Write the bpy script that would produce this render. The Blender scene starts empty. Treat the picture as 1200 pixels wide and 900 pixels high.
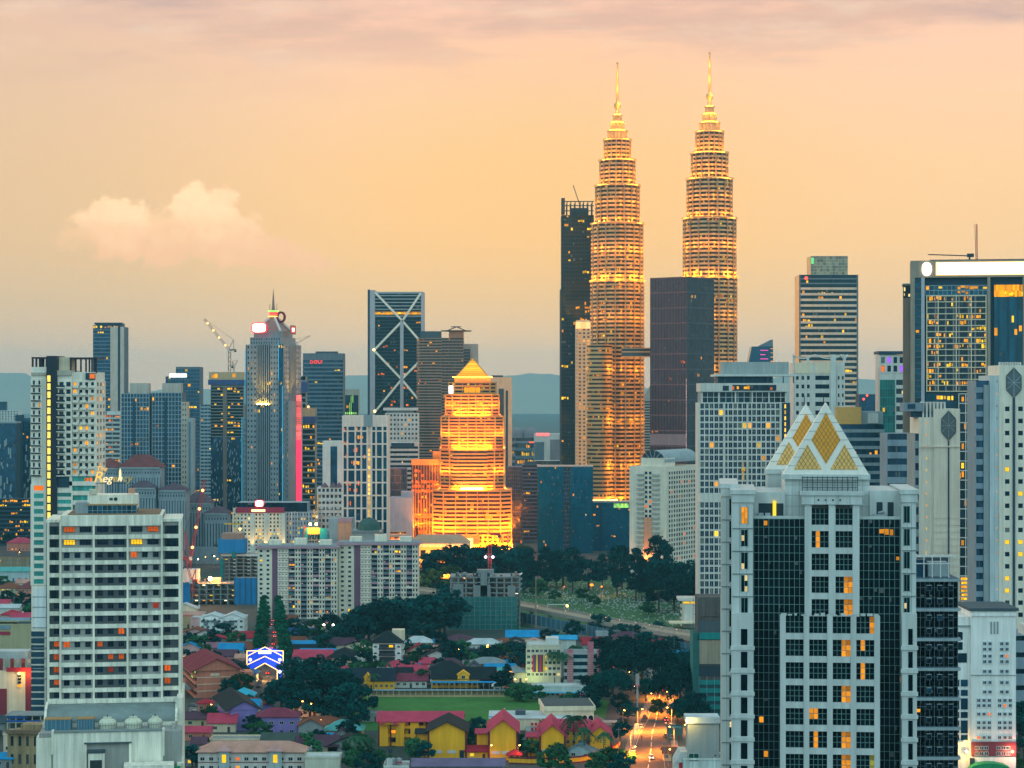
import bpy,math,random
from math import sin,cos,pi,hypot,atan2,radians as R
from mathutils import Vector,Matrix
rng=random.Random(7)
SC=bpy.context.scene
COL=SC.collection
F,EYE,HY=2574.0,134.0,460.0
# ------------------------------------------------------------------ camera
cd=bpy.data.cameras.new('camera'); cam=bpy.data.objects.new('camera',cd); COL.objects.link(cam)
cam.location=(0,0,EYE); cam.rotation_euler=(R(90),0,0)
cd.sensor_width=36; cd.lens=36*F/1200; cd.shift_y=10/1200
cd.clip_start=1; cd.clip_end=60000
SC.camera=cam
# ------------------------------------------------------------------ exposure and render
SC.view_settings.view_transform='Standard'; SC.view_settings.look='None'
SC.view_settings.exposure=0.0; SC.view_settings.gamma=1.0; SC.view_settings.use_curve_mapping=False
SC.render.engine='CYCLES'
cy=SC.cycles
cy.use_denoising=True; cy.use_adaptive_sampling=True; cy.adaptive_threshold=0.02
cy.max_bounces=5; cy.diffuse_bounces=2; cy.glossy_bounces=3; cy.transmission_bounces=3; cy.volume_bounces=0
cy.transparent_max_bounces=8
cy.sample_clamp_indirect=4.0; cy.caustics_reflective=False; cy.caustics_refractive=False
def lin(c):return tuple(((x/255)/12.92 if x/255<=.04045 else((x/255+.055)/1.055)**2.4)for x in c[:3])
class NT:
 """small node-tree helper"""
 def __init__(s,tree):s.t=tree; s.n=tree.nodes; s.l=tree.links
 def add(s,typ,**kw):
  n=s.n.new(typ)
  for k,v in kw.items():setattr(n,k,v)
  return n
 def put(s,sock,v):
  if hasattr(v,'is_output'):s.l.new(v,sock)
  elif isinstance(v,(tuple,list))and len(v)==3 and sock.type=='RGBA':sock.default_value=(*v,1)
  else:sock.default_value=v
 def math(s,op,a,b=None,c=None,clamp=False):
  n=s.add('ShaderNodeMath',operation=op); n.use_clamp=clamp
  for i,v in enumerate((a,b,c)):
   if v is not None:s.put(n.inputs[i],v)
  return n.outputs[0]
 def mix(s,f,a,b,mode='MIX'):
  n=s.add('ShaderNodeMix',data_type='RGBA',blend_type=mode)
  s.put(n.inputs[0],f); s.put(n.inputs[6],a); s.put(n.inputs[7],b)
  return n.outputs[2]
 def ramp(s,f,stops,interp='LINEAR'):
  n=s.add('ShaderNodeValToRGB'); r=n.color_ramp; r.interpolation=interp
  while len(r.elements)<len(stops):r.elements.new(.5)
  for e,(p,c)in zip(r.elements,stops):
   e.position=p; e.color=(*c,1)if len(c)==3 else c
  s.put(n.inputs[0],f); return n.outputs[0]
 def sstep(s,v,a,b,lo=0.,hi=1.):
  n=s.add('ShaderNodeMapRange',interpolation_type='SMOOTHSTEP')
  for i,x in enumerate((v,a,b,lo,hi)):s.put(n.inputs[i],x)
  return n.outputs[0]
 def noise(s,vec,scale,detail=4,rough=.55):
  n=s.add('ShaderNodeTexNoise'); s.put(n.inputs['Vector'],vec)
  n.inputs['Scale'].default_value=scale; n.inputs['Detail'].default_value=detail; n.inputs['Roughness'].default_value=rough
  return n.outputs[0]
 def mapping(s,vec,scale=(1,1,1),loc=(0,0,0)):
  n=s.add('ShaderNodeMapping'); s.put(n.inputs[0],vec); n.inputs[3].default_value=scale; n.inputs[1].default_value=loc
  return n.outputs[0]
# ------------------------------------------------------------------ sky: dusk glow ahead, cool open sky behind
W=bpy.data.worlds.new('World'); SC.world=W; W.use_nodes=True
nt=NT(W.node_tree); nt.n.clear()
wo=nt.add('ShaderNodeOutputWorld'); bg=nt.add('ShaderNodeBackground'); nt.l.new(bg.outputs[0],wo.inputs[0])
gen=nt.add('ShaderNodeTexCoord').outputs['Generated']
sp=nt.add('ShaderNodeSeparateXYZ'); nt.l.new(gen,sp.inputs[0]); dx,dy,dz=sp.outputs
el=nt.math('ADD',dz,.1)
L_=lin
front=nt.ramp(nt.math('DIVIDE',el,.6),[(0,L_((170,160,140))),(.16,L_((244,206,166))),(.2,L_((252,214,164))),(.235,L_((245,208,150))),(.28,L_((254,209,141))),(.33,L_((254,210,148))),(.385,L_((252,211,165))),(.44,L_((249,206,176))),(.5,L_((232,194,180))),(.7,(.48,.68,.80)),(1,(.42,.78,.94))])
ady=nt.math('MAXIMUM',dy,.05)
u=nt.math('DIVIDE',dx,ady); v=nt.math('DIVIDE',dz,ady)
def ellip(cu,cv,ru,rv,u=u,v=v):
 a=nt.math('DIVIDE',nt.math('SUBTRACT',u,cu),ru); b=nt.math('DIVIDE',nt.math('SUBTRACT',v,cv),rv)
 return nt.math('SQRT',nt.math('ADD',nt.math('MULTIPLY',a,a),nt.math('MULTIPLY',b,b)))
# left of the glow the sky is duller, right of it paler
front=nt.mix(nt.sstep(u,-.26,-.02,.46,0.),front,L_((186,172,152)))
front=nt.mix(nt.sstep(ellip(.02,.09,.16,.10),0.,1.,.5,0.),front,L_((255,202,118)))
front=nt.mix(nt.sstep(u,.06,.25,0.,.22),front,L_((246,222,190)))
front=nt.mix(1.0,front,(1.13,1.01,.95),'MULTIPLY')
# cumulus
uv=nt.add('ShaderNodeCombineXYZ'); nt.l.new(u,uv.inputs[0]); nt.l.new(v,uv.inputs[1]); uv=uv.outputs[0]
cn=nt.noise(uv,42,7,.62); cn2=nt.noise(uv,120,4,.6)
wn_=nt.add('ShaderNodeTexNoise'); nt.put(wn_.inputs['Vector'],uv); wn_.inputs['Scale'].default_value=60; wn_.inputs['Detail'].default_value=8; wn_.inputs['Roughness'].default_value=.68
ws=nt.add('ShaderNodeSeparateXYZ'); nt.l.new(wn_.outputs['Color'],ws.inputs[0])
uw=nt.math('MULTIPLY_ADD',nt.math('SUBTRACT',ws.outputs[0],.5),.042,u); vw=nt.math('MULTIPLY_ADD',nt.math('SUBTRACT',ws.outputs[1],.5),.030,v)
blobs=[(-.179,.079,.022,.0125),(-.144,.084,.018,.0165),(-.162,.069,.044,.012),(-.130,.070,.026,.013),(-.112,.064,.024,.009),(-.093,.060,.016,.006)]
d=None
for b in blobs:
 e=ellip(*b,uw,vw); d=e if d is None else nt.math('SMOOTH_MIN',d,e,.25)
d=nt.math('ADD',d,nt.math('MULTIPLY',nt.math('SUBTRACT',cn,.5),.9))
d=nt.math('ADD',d,nt.math('MULTIPLY',nt.math('SUBTRACT',cn2,.5),.3))
cm=nt.sstep(d,.62,.98,1.,0.)
cm=nt.math('MULTIPLY',cm,nt.sstep(v,.050,.061,.1,1.))
ccol=nt.mix(nt.sstep(nt.math('ADD',v,nt.math('MULTIPLY',nt.math('SUBTRACT',ws.outputs[1],.5),.06)),.060,.096),(1.10,.60,.31),(1.30,.84,.46))
front=nt.mix(nt.math('MULTIPLY',cm,.9),front,ccol)
# high streaks
sv=nt.mapping(uv,(6.0,34,1),(3.1,1.7,0)); s1=nt.noise(sv,1.0,8,.62)
s2=nt.noise(nt.mapping(uv,(16,70,1),(.4,8,0)),1.0,6,.6)
sm=nt.sstep(nt.math('ADD',s1,nt.math('MULTIPLY',s2,.25)),.56,.74)
top=nt.sstep(v,.128,.172)
front=nt.mix(nt.math('MULTIPLY',nt.math('MULTIPLY',sm,top),.6),front,L_((214,172,154)))
front=nt.mix(nt.math('MULTIPLY',nt.math('MULTIPLY',nt.sstep(s2,.5,.72),top),.5),front,L_((255,222,190)))
corner=nt.sstep(ellip(.235,.178,.06,.022),.3,1.0,.7,0.)
corner2=nt.sstep(ellip(-.19,.178,.11,.018),.2,1.0,.6,0.)
front=nt.mix(nt.math('MULTIPLY',nt.math('MAXIMUM',corner,corner2),nt.sstep(s1,.35,.62)),front,L_((200,168,160)))
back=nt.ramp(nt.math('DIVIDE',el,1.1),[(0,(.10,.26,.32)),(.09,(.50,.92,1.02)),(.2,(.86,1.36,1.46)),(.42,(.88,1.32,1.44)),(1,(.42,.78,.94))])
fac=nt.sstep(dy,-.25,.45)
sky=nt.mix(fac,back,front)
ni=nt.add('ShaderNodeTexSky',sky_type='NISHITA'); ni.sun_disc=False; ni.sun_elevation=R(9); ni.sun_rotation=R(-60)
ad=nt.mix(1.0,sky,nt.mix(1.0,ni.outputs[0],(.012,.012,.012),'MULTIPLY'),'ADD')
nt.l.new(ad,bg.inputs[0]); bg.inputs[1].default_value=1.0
W.cycles.sampling_method='AUTOMATIC'
# ------------------------------------------------------------------ low weak sun, soft, from behind the clouds on the left
sd=bpy.data.lights.new('sun','SUN'); so=bpy.data.objects.new('sun',sd); COL.objects.link(so)
sd.energy=0.7; sd.angle=R(14); sd.color=(1,.66,.36)
so.rotation_euler=Vector((.82,-.52,-.17)).to_track_quat('-Z','Y').to_euler()
# ------------------------------------------------------------------ pixel <-> place
def X(px,D):return(px-600)/F*D
def Z(py,D):return EYE-(py-HY)/F*D
def GD(py,z=0.):return F*(EYE-z)/(py-HY)
def GP(px,py,z=0.):D=GD(py,z); return Vector((X(px,D),D,z))
def scr(p):return 600+p[0]/p[1]*F,HY-(p[2]-EYE)/p[1]*F
# ------------------------------------------------------------------ materials
MATS={}
def newmat(name):
 m=bpy.data.materials.new(name); m.use_nodes=True; t=NT(m.node_tree)
 return m,t,m.node_tree.nodes['Principled BSDF']
def wall(name,col,rough=.75,var=.22,metal=0.,streak=.2,scale=.12):
 """painted or bare wall with blotches and rain streaks"""
 if name in MATS:return MATS[name]
 m,t,b=newmat(name)
 co=t.add('ShaderNodeTexCoord').outputs['Object']
 n1=t.noise(co,scale,5); n2=t.noise(t.mapping(co,(.9,.9,.05)),1.0,3); n3=t.noise(co,1.7,3)
 f=t.math('ADD',t.math('MULTIPLY',t.math('SUBTRACT',n1,.5),var*2),t.math('MULTIPLY',t.math('SUBTRACT',n2,.5),streak*3))
 f=t.math('ADD',f,t.math('MULTIPLY',t.math('SUBTRACT',n3,.5),var*.7))
 f=t.math('ADD',f,1.0)
 c=t.mix(1.0,col,f,'MULTIPLY')
 t.put(b.inputs['Base Color'],c); b.inputs['Roughness'].default_value=rough; b.inputs['Metallic'].default_value=metal; b.inputs['Specular IOR Level'].default_value=.2
 MATS[name]=m; return m
def roofm(name,col,rough=.6,pitch=1.4):
 """profiled or tiled roof: courses, patches of weathering"""
 if name in MATS:return MATS[name]
 m,t,b=newmat(name)
 co=t.add('ShaderNodeTexCoord').outputs['Object']
 wv=t.add('ShaderNodeTexWave',wave_type='BANDS',bands_direction='DIAGONAL'); t.put(wv.inputs['Vector'],co); wv.inputs['Scale'].default_value=pitch; wv.inputs['Distortion'].default_value=.4
 n1=t.noise(co,.18,5); n2=t.noise(co,2.2,3)
 f=t.math('ADD',t.math('MULTIPLY',t.math('SUBTRACT',n1,.5),.9),t.math('MULTIPLY',t.math('SUBTRACT',n2,.5),.5))
 f=t.math('ADD',f,t.math('MULTIPLY',wv.outputs[1],.16)); f=t.math('ADD',f,.92)
 t.put(b.inputs['Base Color'],t.mix(1.0,col,f,'MULTIPLY')); b.inputs['Roughness'].default_value=rough; b.inputs['Specular IOR Level'].default_value=.02
 MATS[name]=m; return m
def glass(name,tint,metal=.45,rough=.08,spread=.9,tilt=.03,spec=.5):
 """coated glazing; every pane differs a little in tone and tilt"""
 if name in MATS:return MATS[name]
 m,t,b=newmat(name)
 g=t.add('ShaderNodeNewGeometry'); r=g.outputs['Random Per Island']
 wn=t.add('ShaderNodeTexWhiteNoise',noise_dimensions='1D'); t.put(wn.inputs['W'],r)
 f=t.math('ADD',t.math('MULTIPLY',r,spread),1-spread*.5)
 t.put(b.inputs['Base Color'],t.mix(1.0,tint,f,'MULTIPLY'))
 b.inputs['Metallic'].default_value=metal; b.inputs['IOR'].default_value=1.5; b.inputs['Specular IOR Level'].default_value=spec
 t.put(b.inputs['Roughness'],t.math('ADD',t.math('MULTIPLY',r,.12),rough))
 vm=t.add('ShaderNodeVectorMath',operation='MULTIPLY_ADD'); t.put(vm.inputs[0],wn.outputs['Color']); vm.inputs[1].default_value=(tilt,)*3
 t.put(vm.inputs[2],g.outputs['Normal']); t.put(b.inputs['Normal'],vm.outputs[0])
 MATS[name]=m; return m
def lit(name,col=(),s=1.,vary=True,sample=False):
 """a lamp, a sign or a lit window"""
 if name in MATS:return MATS[name]
 m,t,b=newmat(name)
 b.inputs['Base Color'].default_value=(*[c*.25 for c in col],1); b.inputs['Specular IOR Level'].default_value=.1; b.inputs['Roughness'].default_value=.4
 t.put(b.inputs['Emission Color'],col)
 if vary:
  r=t.add('ShaderNodeNewGeometry').outputs['Random Per Island']
  co=t.add('ShaderNodeTexCoord').outputs['Object']; n=t.noise(co,1.1,2)
  k=t.math('MULTIPLY',t.math('ADD',t.math('MULTIPLY',r,1.0),.35),t.math('ADD',n,.4))
  t.put(b.inputs['Emission Strength'],t.math('MULTIPLY',k,s))
 else:b.inputs['Emission Strength'].default_value=s
 m.cycles.emission_sampling='AUTO' if sample else 'NONE'
 MATS[name]=m; return m
def plain(name,col,rough=.5,metal=0.):
 if name in MATS:return MATS[name]
 m,t,b=newmat(name)
 co=t.add('ShaderNodeTexCoord').outputs['Object']; n=t.noise(co,.8,3)
 t.put(b.inputs['Base Color'],t.mix(1.0,col,t.math('ADD',t.math('MULTIPLY',n,.4),.8),'MULTIPLY'))
 b.inputs['Roughness'].default_value=rough; b.inputs['Metallic'].default_value=metal
 MATS[name]=m; return m
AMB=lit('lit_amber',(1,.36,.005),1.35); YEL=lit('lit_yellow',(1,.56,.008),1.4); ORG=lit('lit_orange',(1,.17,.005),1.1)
PAL=lit('lit_pale',(1,.70,.24),1.1); BLD_=plain('window_blind',(.10,.105,.10),.9); GRN=lit('lit_green',(.45,1,.2),.9)
LITS=[AMB,AMB,YEL,YEL,ORG,PAL]
GD_=glass('glass_dark',(.004,.020,.034),.3,spec=.35); GB=glass('glass_blue',(.009,.055,.105),.35,spec=.35); GT=glass('glass_teal',(.003,.062,.10),.35,spec=.35)
GK=glass('glass_black',(.002,.009,.018),.1,spec=.15); GG=glass('glass_grey',(.05,.065,.08),.35,spec=.35); GN=glass('glass_green',(.008,.10,.085),.35,spec=.35)
GW=glass('glass_brown',(.05,.035,.03),.35,spec=.35); WD=glass('window_pane_dark',(.003,.016,.036),.08,.15,spec=.12)
WB=glass('window_pane_blue',(.004,.030,.075),.15,.12,spec=.2); WT=glass('window_pane_teal',(.02,.2,.19),.3,.12); CUR=plain('curtain',(.45,.42,.36),.9); CUR2=plain('drawn_curtain',(.17,.165,.15),.9); WV=glass('window_pane_grey',(.05,.07,.08),.1,.2,spec=.3)
WHITE=wall('white_paint',(.62,.58,.52)); CREAM=wall('cream_paint',(.76,.62,.44)); GREY=wall('grey_paint',(.27,.31,.32)); DGREY=wall('dark_grey_paint',(.06,.085,.10))
CONC=wall('bare_concrete',(.22,.235,.23)); PINK=wall('pink_paint',(.62,.36,.34)); STEEL=wall('steel',(.5,.5,.5),.35,.1,.7,.05); DARK=wall('dark_metal',(.02,.04,.055),.5)
BEIGE=wall('beige_stone',(.66,.48,.33)); SILV=wall('silver_panel',(.32,.36,.38),.4,.1,.4)
# ------------------------------------------------------------------ mesh builder
class MB:
 def __init__(s):s.v=[]; s.f=[]; s.mi=[]; s.mats=[]
 def k(s,m):
  if m not in s.mats:s.mats.append(m)
  return s.mats.index(m)
 def face(s,pts,m):
  i=len(s.v); s.v+=[tuple(p)for p in pts]; s.f.append(tuple(range(i,i+len(pts)))); s.mi.append(s.k(m))
 def box(s,x0,x1,y0,y1,z0,z1,m,skip=''):
  i=len(s.v); k=s.k(m)
  s.v+=[(x0,y0,z0),(x1,y0,z0),(x1,y1,z0),(x0,y1,z0),(x0,y0,z1),(x1,y0,z1),(x1,y1,z1),(x0,y1,z1)]
  for c,q in(('D',(3,2,1,0)),('U',(4,5,6,7)),('F',(0,1,5,4)),('R',(1,2,6,5)),('B',(2,3,7,6)),('L',(3,0,4,7))):
   if c not in skip:s.f.append(tuple(i+a for a in q)); s.mi.append(k)
 def loft(s,p0,z0,p1,z1,m,cap=True,cap0=False,capm=None):
  n=len(p0); i=len(s.v); k=s.k(m)
  s.v+=[(p[0],p[1],z0)for p in p0]+[(p[0],p[1],z1)for p in p1]
  for a in range(n):
   b=(a+1)%n; s.f.append((i+a,i+b,i+n+b,i+n+a)); s.mi.append(k)
  kc=s.k(capm)if capm else k
  if cap:s.f.append(tuple(i+n+a for a in range(n))); s.mi.append(kc)
  if cap0:s.f.append(tuple(i+a for a in reversed(range(n)))); s.mi.append(kc)
 def prism(s,p,z0,z1,m,cap=True,cap0=False,capm=None):s.loft(p,z0,p,z1,m,cap,cap0,capm)
 def tube(s,a,b,r,m,n=6,r2=None):
  a,b=Vector(a),Vector(b); d=(b-a)
  if d.length<1e-6:return
  d.normalize(); e=d.orthogonal().normalized(); g=d.cross(e); i=len(s.v); k=s.k(m); r2=r if r2 is None else r2
  for c,q in((a,r),(b,r2)):
   for j in range(n):
    t=2*pi*j/n; s.v.append(tuple(c+(e*cos(t)+g*sin(t))*q))
  for j in range(n):
   l=(j+1)%n; s.f.append((i+j,i+l,i+n+l,i+n+j)); s.mi.append(k)
  s.f.append(tuple(i+j for j in reversed(range(n)))); s.mi.append(k); s.f.append(tuple(i+n+j for j in range(n))); s.mi.append(k)
 def beam(s,a,b,w,h,m):
  """square bar from a to b"""
  a,b=Vector(a),Vector(b); d=(b-a).normalized(); up=Vector((0,0,1))if abs(d.z)<.95 else Vector((1,0,0))
  e=d.cross(up).normalized()*w/2; g=e.cross(d).normalized()*h/2; i=len(s.v); k=s.k(m)
  for c in(a,b):s.v+=[tuple(c-e-g),tuple(c+e-g),tuple(c+e+g),tuple(c-e+g)]
  for q in((3,2,1,0),(4,5,6,7),(0,1,5,4),(1,2,6,5),(2,3,7,6),(3,0,4,7)):s.f.append(tuple(i+x for x in q)); s.mi.append(k)
 def lathe(s,prof,m,n=16,c=(0,0)):
  k=s.k(m); i=len(s.v)
  for r,z in prof:
   for j in range(n):
    t=2*pi*j/n; s.v.append((c[0]+r*cos(t),c[1]+r*sin(t),z))
  for a in range(len(prof)-1):
   for j in range(n):
    l=(j+1)%n; s.f.append((i+a*n+j,i+a*n+l,i+(a+1)*n+l,i+(a+1)*n+j)); s.mi.append(k)
 def ball(s,c,r,m,n=10,sq=1.):
  s.lathe([(max(.01,r*sin(pi*a/n)),c[2]-r*sq*cos(pi*a/n))for a in range(n+1)],m,n+2,(c[0],c[1]))
 def mesh(s,name,smooth=False):
  me=bpy.data.meshes.new(name); me.from_pydata(s.v,[],s.f)
  for x in s.mats:me.materials.append(x)
  me.polygons.foreach_set('material_index',s.mi)
  if smooth:me.polygons.foreach_set('use_smooth',[True]*len(s.f))
  me.update(); return me
 def build(s,name,parent=None,smooth=False,loc=None):
  if not s.f:return None
  return link(name,s.mesh(name,smooth),parent,loc)
def link(name,data,parent=None,loc=None,rot=None):
 o=bpy.data.objects.new(name,data); COL.objects.link(o)
 if parent:o.parent=parent
 if loc is not None:o.location=loc
 if rot is not None:o.rotation_euler=rot
 return o
THINGS=[]; LANDMARKS=[]
def tag(o,label=None,cat=None,group=None,kind=None):
 if label:o['label']=label
 if cat:o['category']=cat
 if group:o['group']=group
 if kind:o['kind']=kind
 return o
def thing(name,label,cat,loc=(0,0,0),rz=0.,group=None):
 o=bpy.data.objects.new(name,None); COL.objects.link(o); o.location=loc; o.rotation_euler=(0,0,rz); o.empty_display_size=.5
 return tag(o,label,cat,group)
def landmark(phrase,px,py):LANDMARKS.append((phrase,px,py))
def dup(root,loc,rz=0.,scale=None,label=None):
 r=root.copy(); COL.objects.link(r); r.location=loc; r.rotation_euler=(0,0,rz)
 if scale:r.scale=scale
 if label:r['label']=label
 for c in root.children:
  k=c.copy(); COL.objects.link(k); k.parent=r
  for g in c.children:
   q=g.copy(); COL.objects.link(q); q.parent=k
 return r
def lamp(kind,parent,loc,e,col,r=.4,spot=None,aim=None,blend=.6):
 l=bpy.data.lights.new('lamp',kind); l.energy=e; l.color=col; l.shadow_soft_size=r
 if spot:l.spot_size=R(spot); l.spot_blend=blend
 o=bpy.data.objects.new('lamp_light',l); COL.objects.link(o); o.location=loc
 if parent:o.parent=parent
 if aim is not None:o.rotation_euler=Vector(aim).to_track_quat('-Z','Y').to_euler()
 return o
# ------------------------------------------------------------------ windows
WCACHE={}
def window_mesh(w,h,style,pane,frame):
 key=(round(w,2),round(h,2),style,pane.name,frame.name)
 if key in WCACHE:return WCACHE[key]
 p=MB(); p.face([(-w/2,0,0),(w/2,0,0),(w/2,0,h),(-w/2,0,h)],pane)
 f=MB(); b=min(.09,w*.06)
 f.box(-w/2,-w/2+b,-.08,.02,0,h,frame); f.box(w/2-b,w/2,-.08,.02,0,h,frame)
 f.box(-w/2+b,w/2-b,-.07,.02,0,b,frame); f.box(-w/2+b,w/2-b,-.07,.02,h-b,h,frame)
 if style>=1:
  n=style
  for i in range(n):
   x=-w/2+w*(i+1)/(n+1); f.box(x-b/2,x+b/2,-.06,.02,b,h-b,frame)
  if style>=2 or h>w:f.box(-w/2+b,w/2-b,-.05,.018,h*.62,h*.62+b,frame)
 q=MB(); q.v=p.v+f.v; q.f=p.f+[tuple(i+4 for i in x)for x in f.f]; q.mats=[pane,frame]; q.mi=[0]+[1]*len(f.f)
 r=(p.mesh('window_pane'),f.mesh('window_frame'),q.mesh('window')); WCACHE[key]=r; return r
SPLIT=set('glazing sunshade spandrel turret_cap side_wing dark_bay loggia roof_rail roof_house setback_ledge wing_opening wing_cap roof_plant roof_block fin pilaster roof_tank wall_panel corner_post stair_wing name_plate pylon safety_screen brace pier_panel roof_opening recess canopy_post lobby_post shear_wall netting crown blue_netting ledge_parapet'.split())
class Bld:
 def __init__(s,name,label,cat,loc,rz=0.,group=None,cap=100,mark=None,frame=None,sub=False):
  s.D=loc[1]; s.root=thing(name,label,cat,loc,rz,group); s.parts={}; s.multi=[]; s.win=[]; s.cap=cap; s.rx=loc[0]; s.frame=frame or DGREY; s.sub=sub; s.rz=rz
  if mark:landmark(*mark)
 def part(s,n):
  if n in SPLIT:s.multi.append((n,MB())); return s.multi[-1][1]
  if n not in s.parts:s.parts[n]=MB()
  return s.parts[n]
 def x(s,px,D=None):
  """photo column to local x, at local depth D - s.D (the thing may be turned)"""
  ly=(D or s.D)-s.D; k=(px-600)/F; c,q=cos(s.rz),sin(s.rz)
  return(k*(s.D+ly*c)-s.rx+ly*q)/(c-k*q)
 def z(s,py,D=None):return Z(py,D or s.D)
 def blk(s,x0,x1,y0,y1,z0,z1,mat,part='wall',skip='D'):
  s.part(part).box(x0,x1,y0,y1,z0,z1,mat,skip); return Blk(s,x0,x1,y0,y1,z0,z1,mat)
 def pblk(s,px0,px1,pt,pb,y0,d,mat,part='wall'):
  """block by photo pixels; front face y0 metres behind the root"""
  D=s.D+y0; return s.blk(s.x(px0,D),s.x(px1,D),y0,y0+d,0 if pb is None else s.z(pb,D),s.z(pt,D),mat,part)
 def add(s,name,mb,smooth=False,kind=None,label=None):
  o=mb.build(name,s.root,smooth)
  if o and kind:o['kind']=kind
  if o and label:o['label']=label
  return o
 def done(s):
  for n,mb in list(s.parts.items())+s.multi:mb.build(n,s.root)
  n=len(s.win); rest=MB()
  if n>s.cap:
   idx=set(rng.sample(range(n),s.cap))if s.cap else set()
  else:idx=set(range(n))
  for i,(p,ux,uy,w,h,style,pane)in enumerate(s.win):
   if i in idx:
    pm,fm,wm=window_mesh(w,h,style,pane,s.frame)
    a=atan2(uy,ux)
    if s.sub:o=link('window',pm,s.root,p,(0,0,a)); link('window_frame',fm,o)
    else:link('window',wm,s.root,p,(0,0,a))
   else:
    nx,ny=uy,-ux; q=[]
    for a,b in((-w/2,0),(w/2,0),(w/2,h),(-w/2,h)):q.append((p[0]+ux*a,p[1]+uy*a,p[2]+b))
    rest.face(q,pane)
    if w/s.D*F>2.2:
     q=[(p[0]+ux*a+nx*.05,p[1]+uy*a+ny*.05,p[2]+b)for a,b in((-.05,0),(.05,0),(.05,h),(-.05,h))]; rest.face(q,s.frame)
  if rest.f:
   o=rest.build('window',s.root); o['kind']='stuff'
  return s.root
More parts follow.
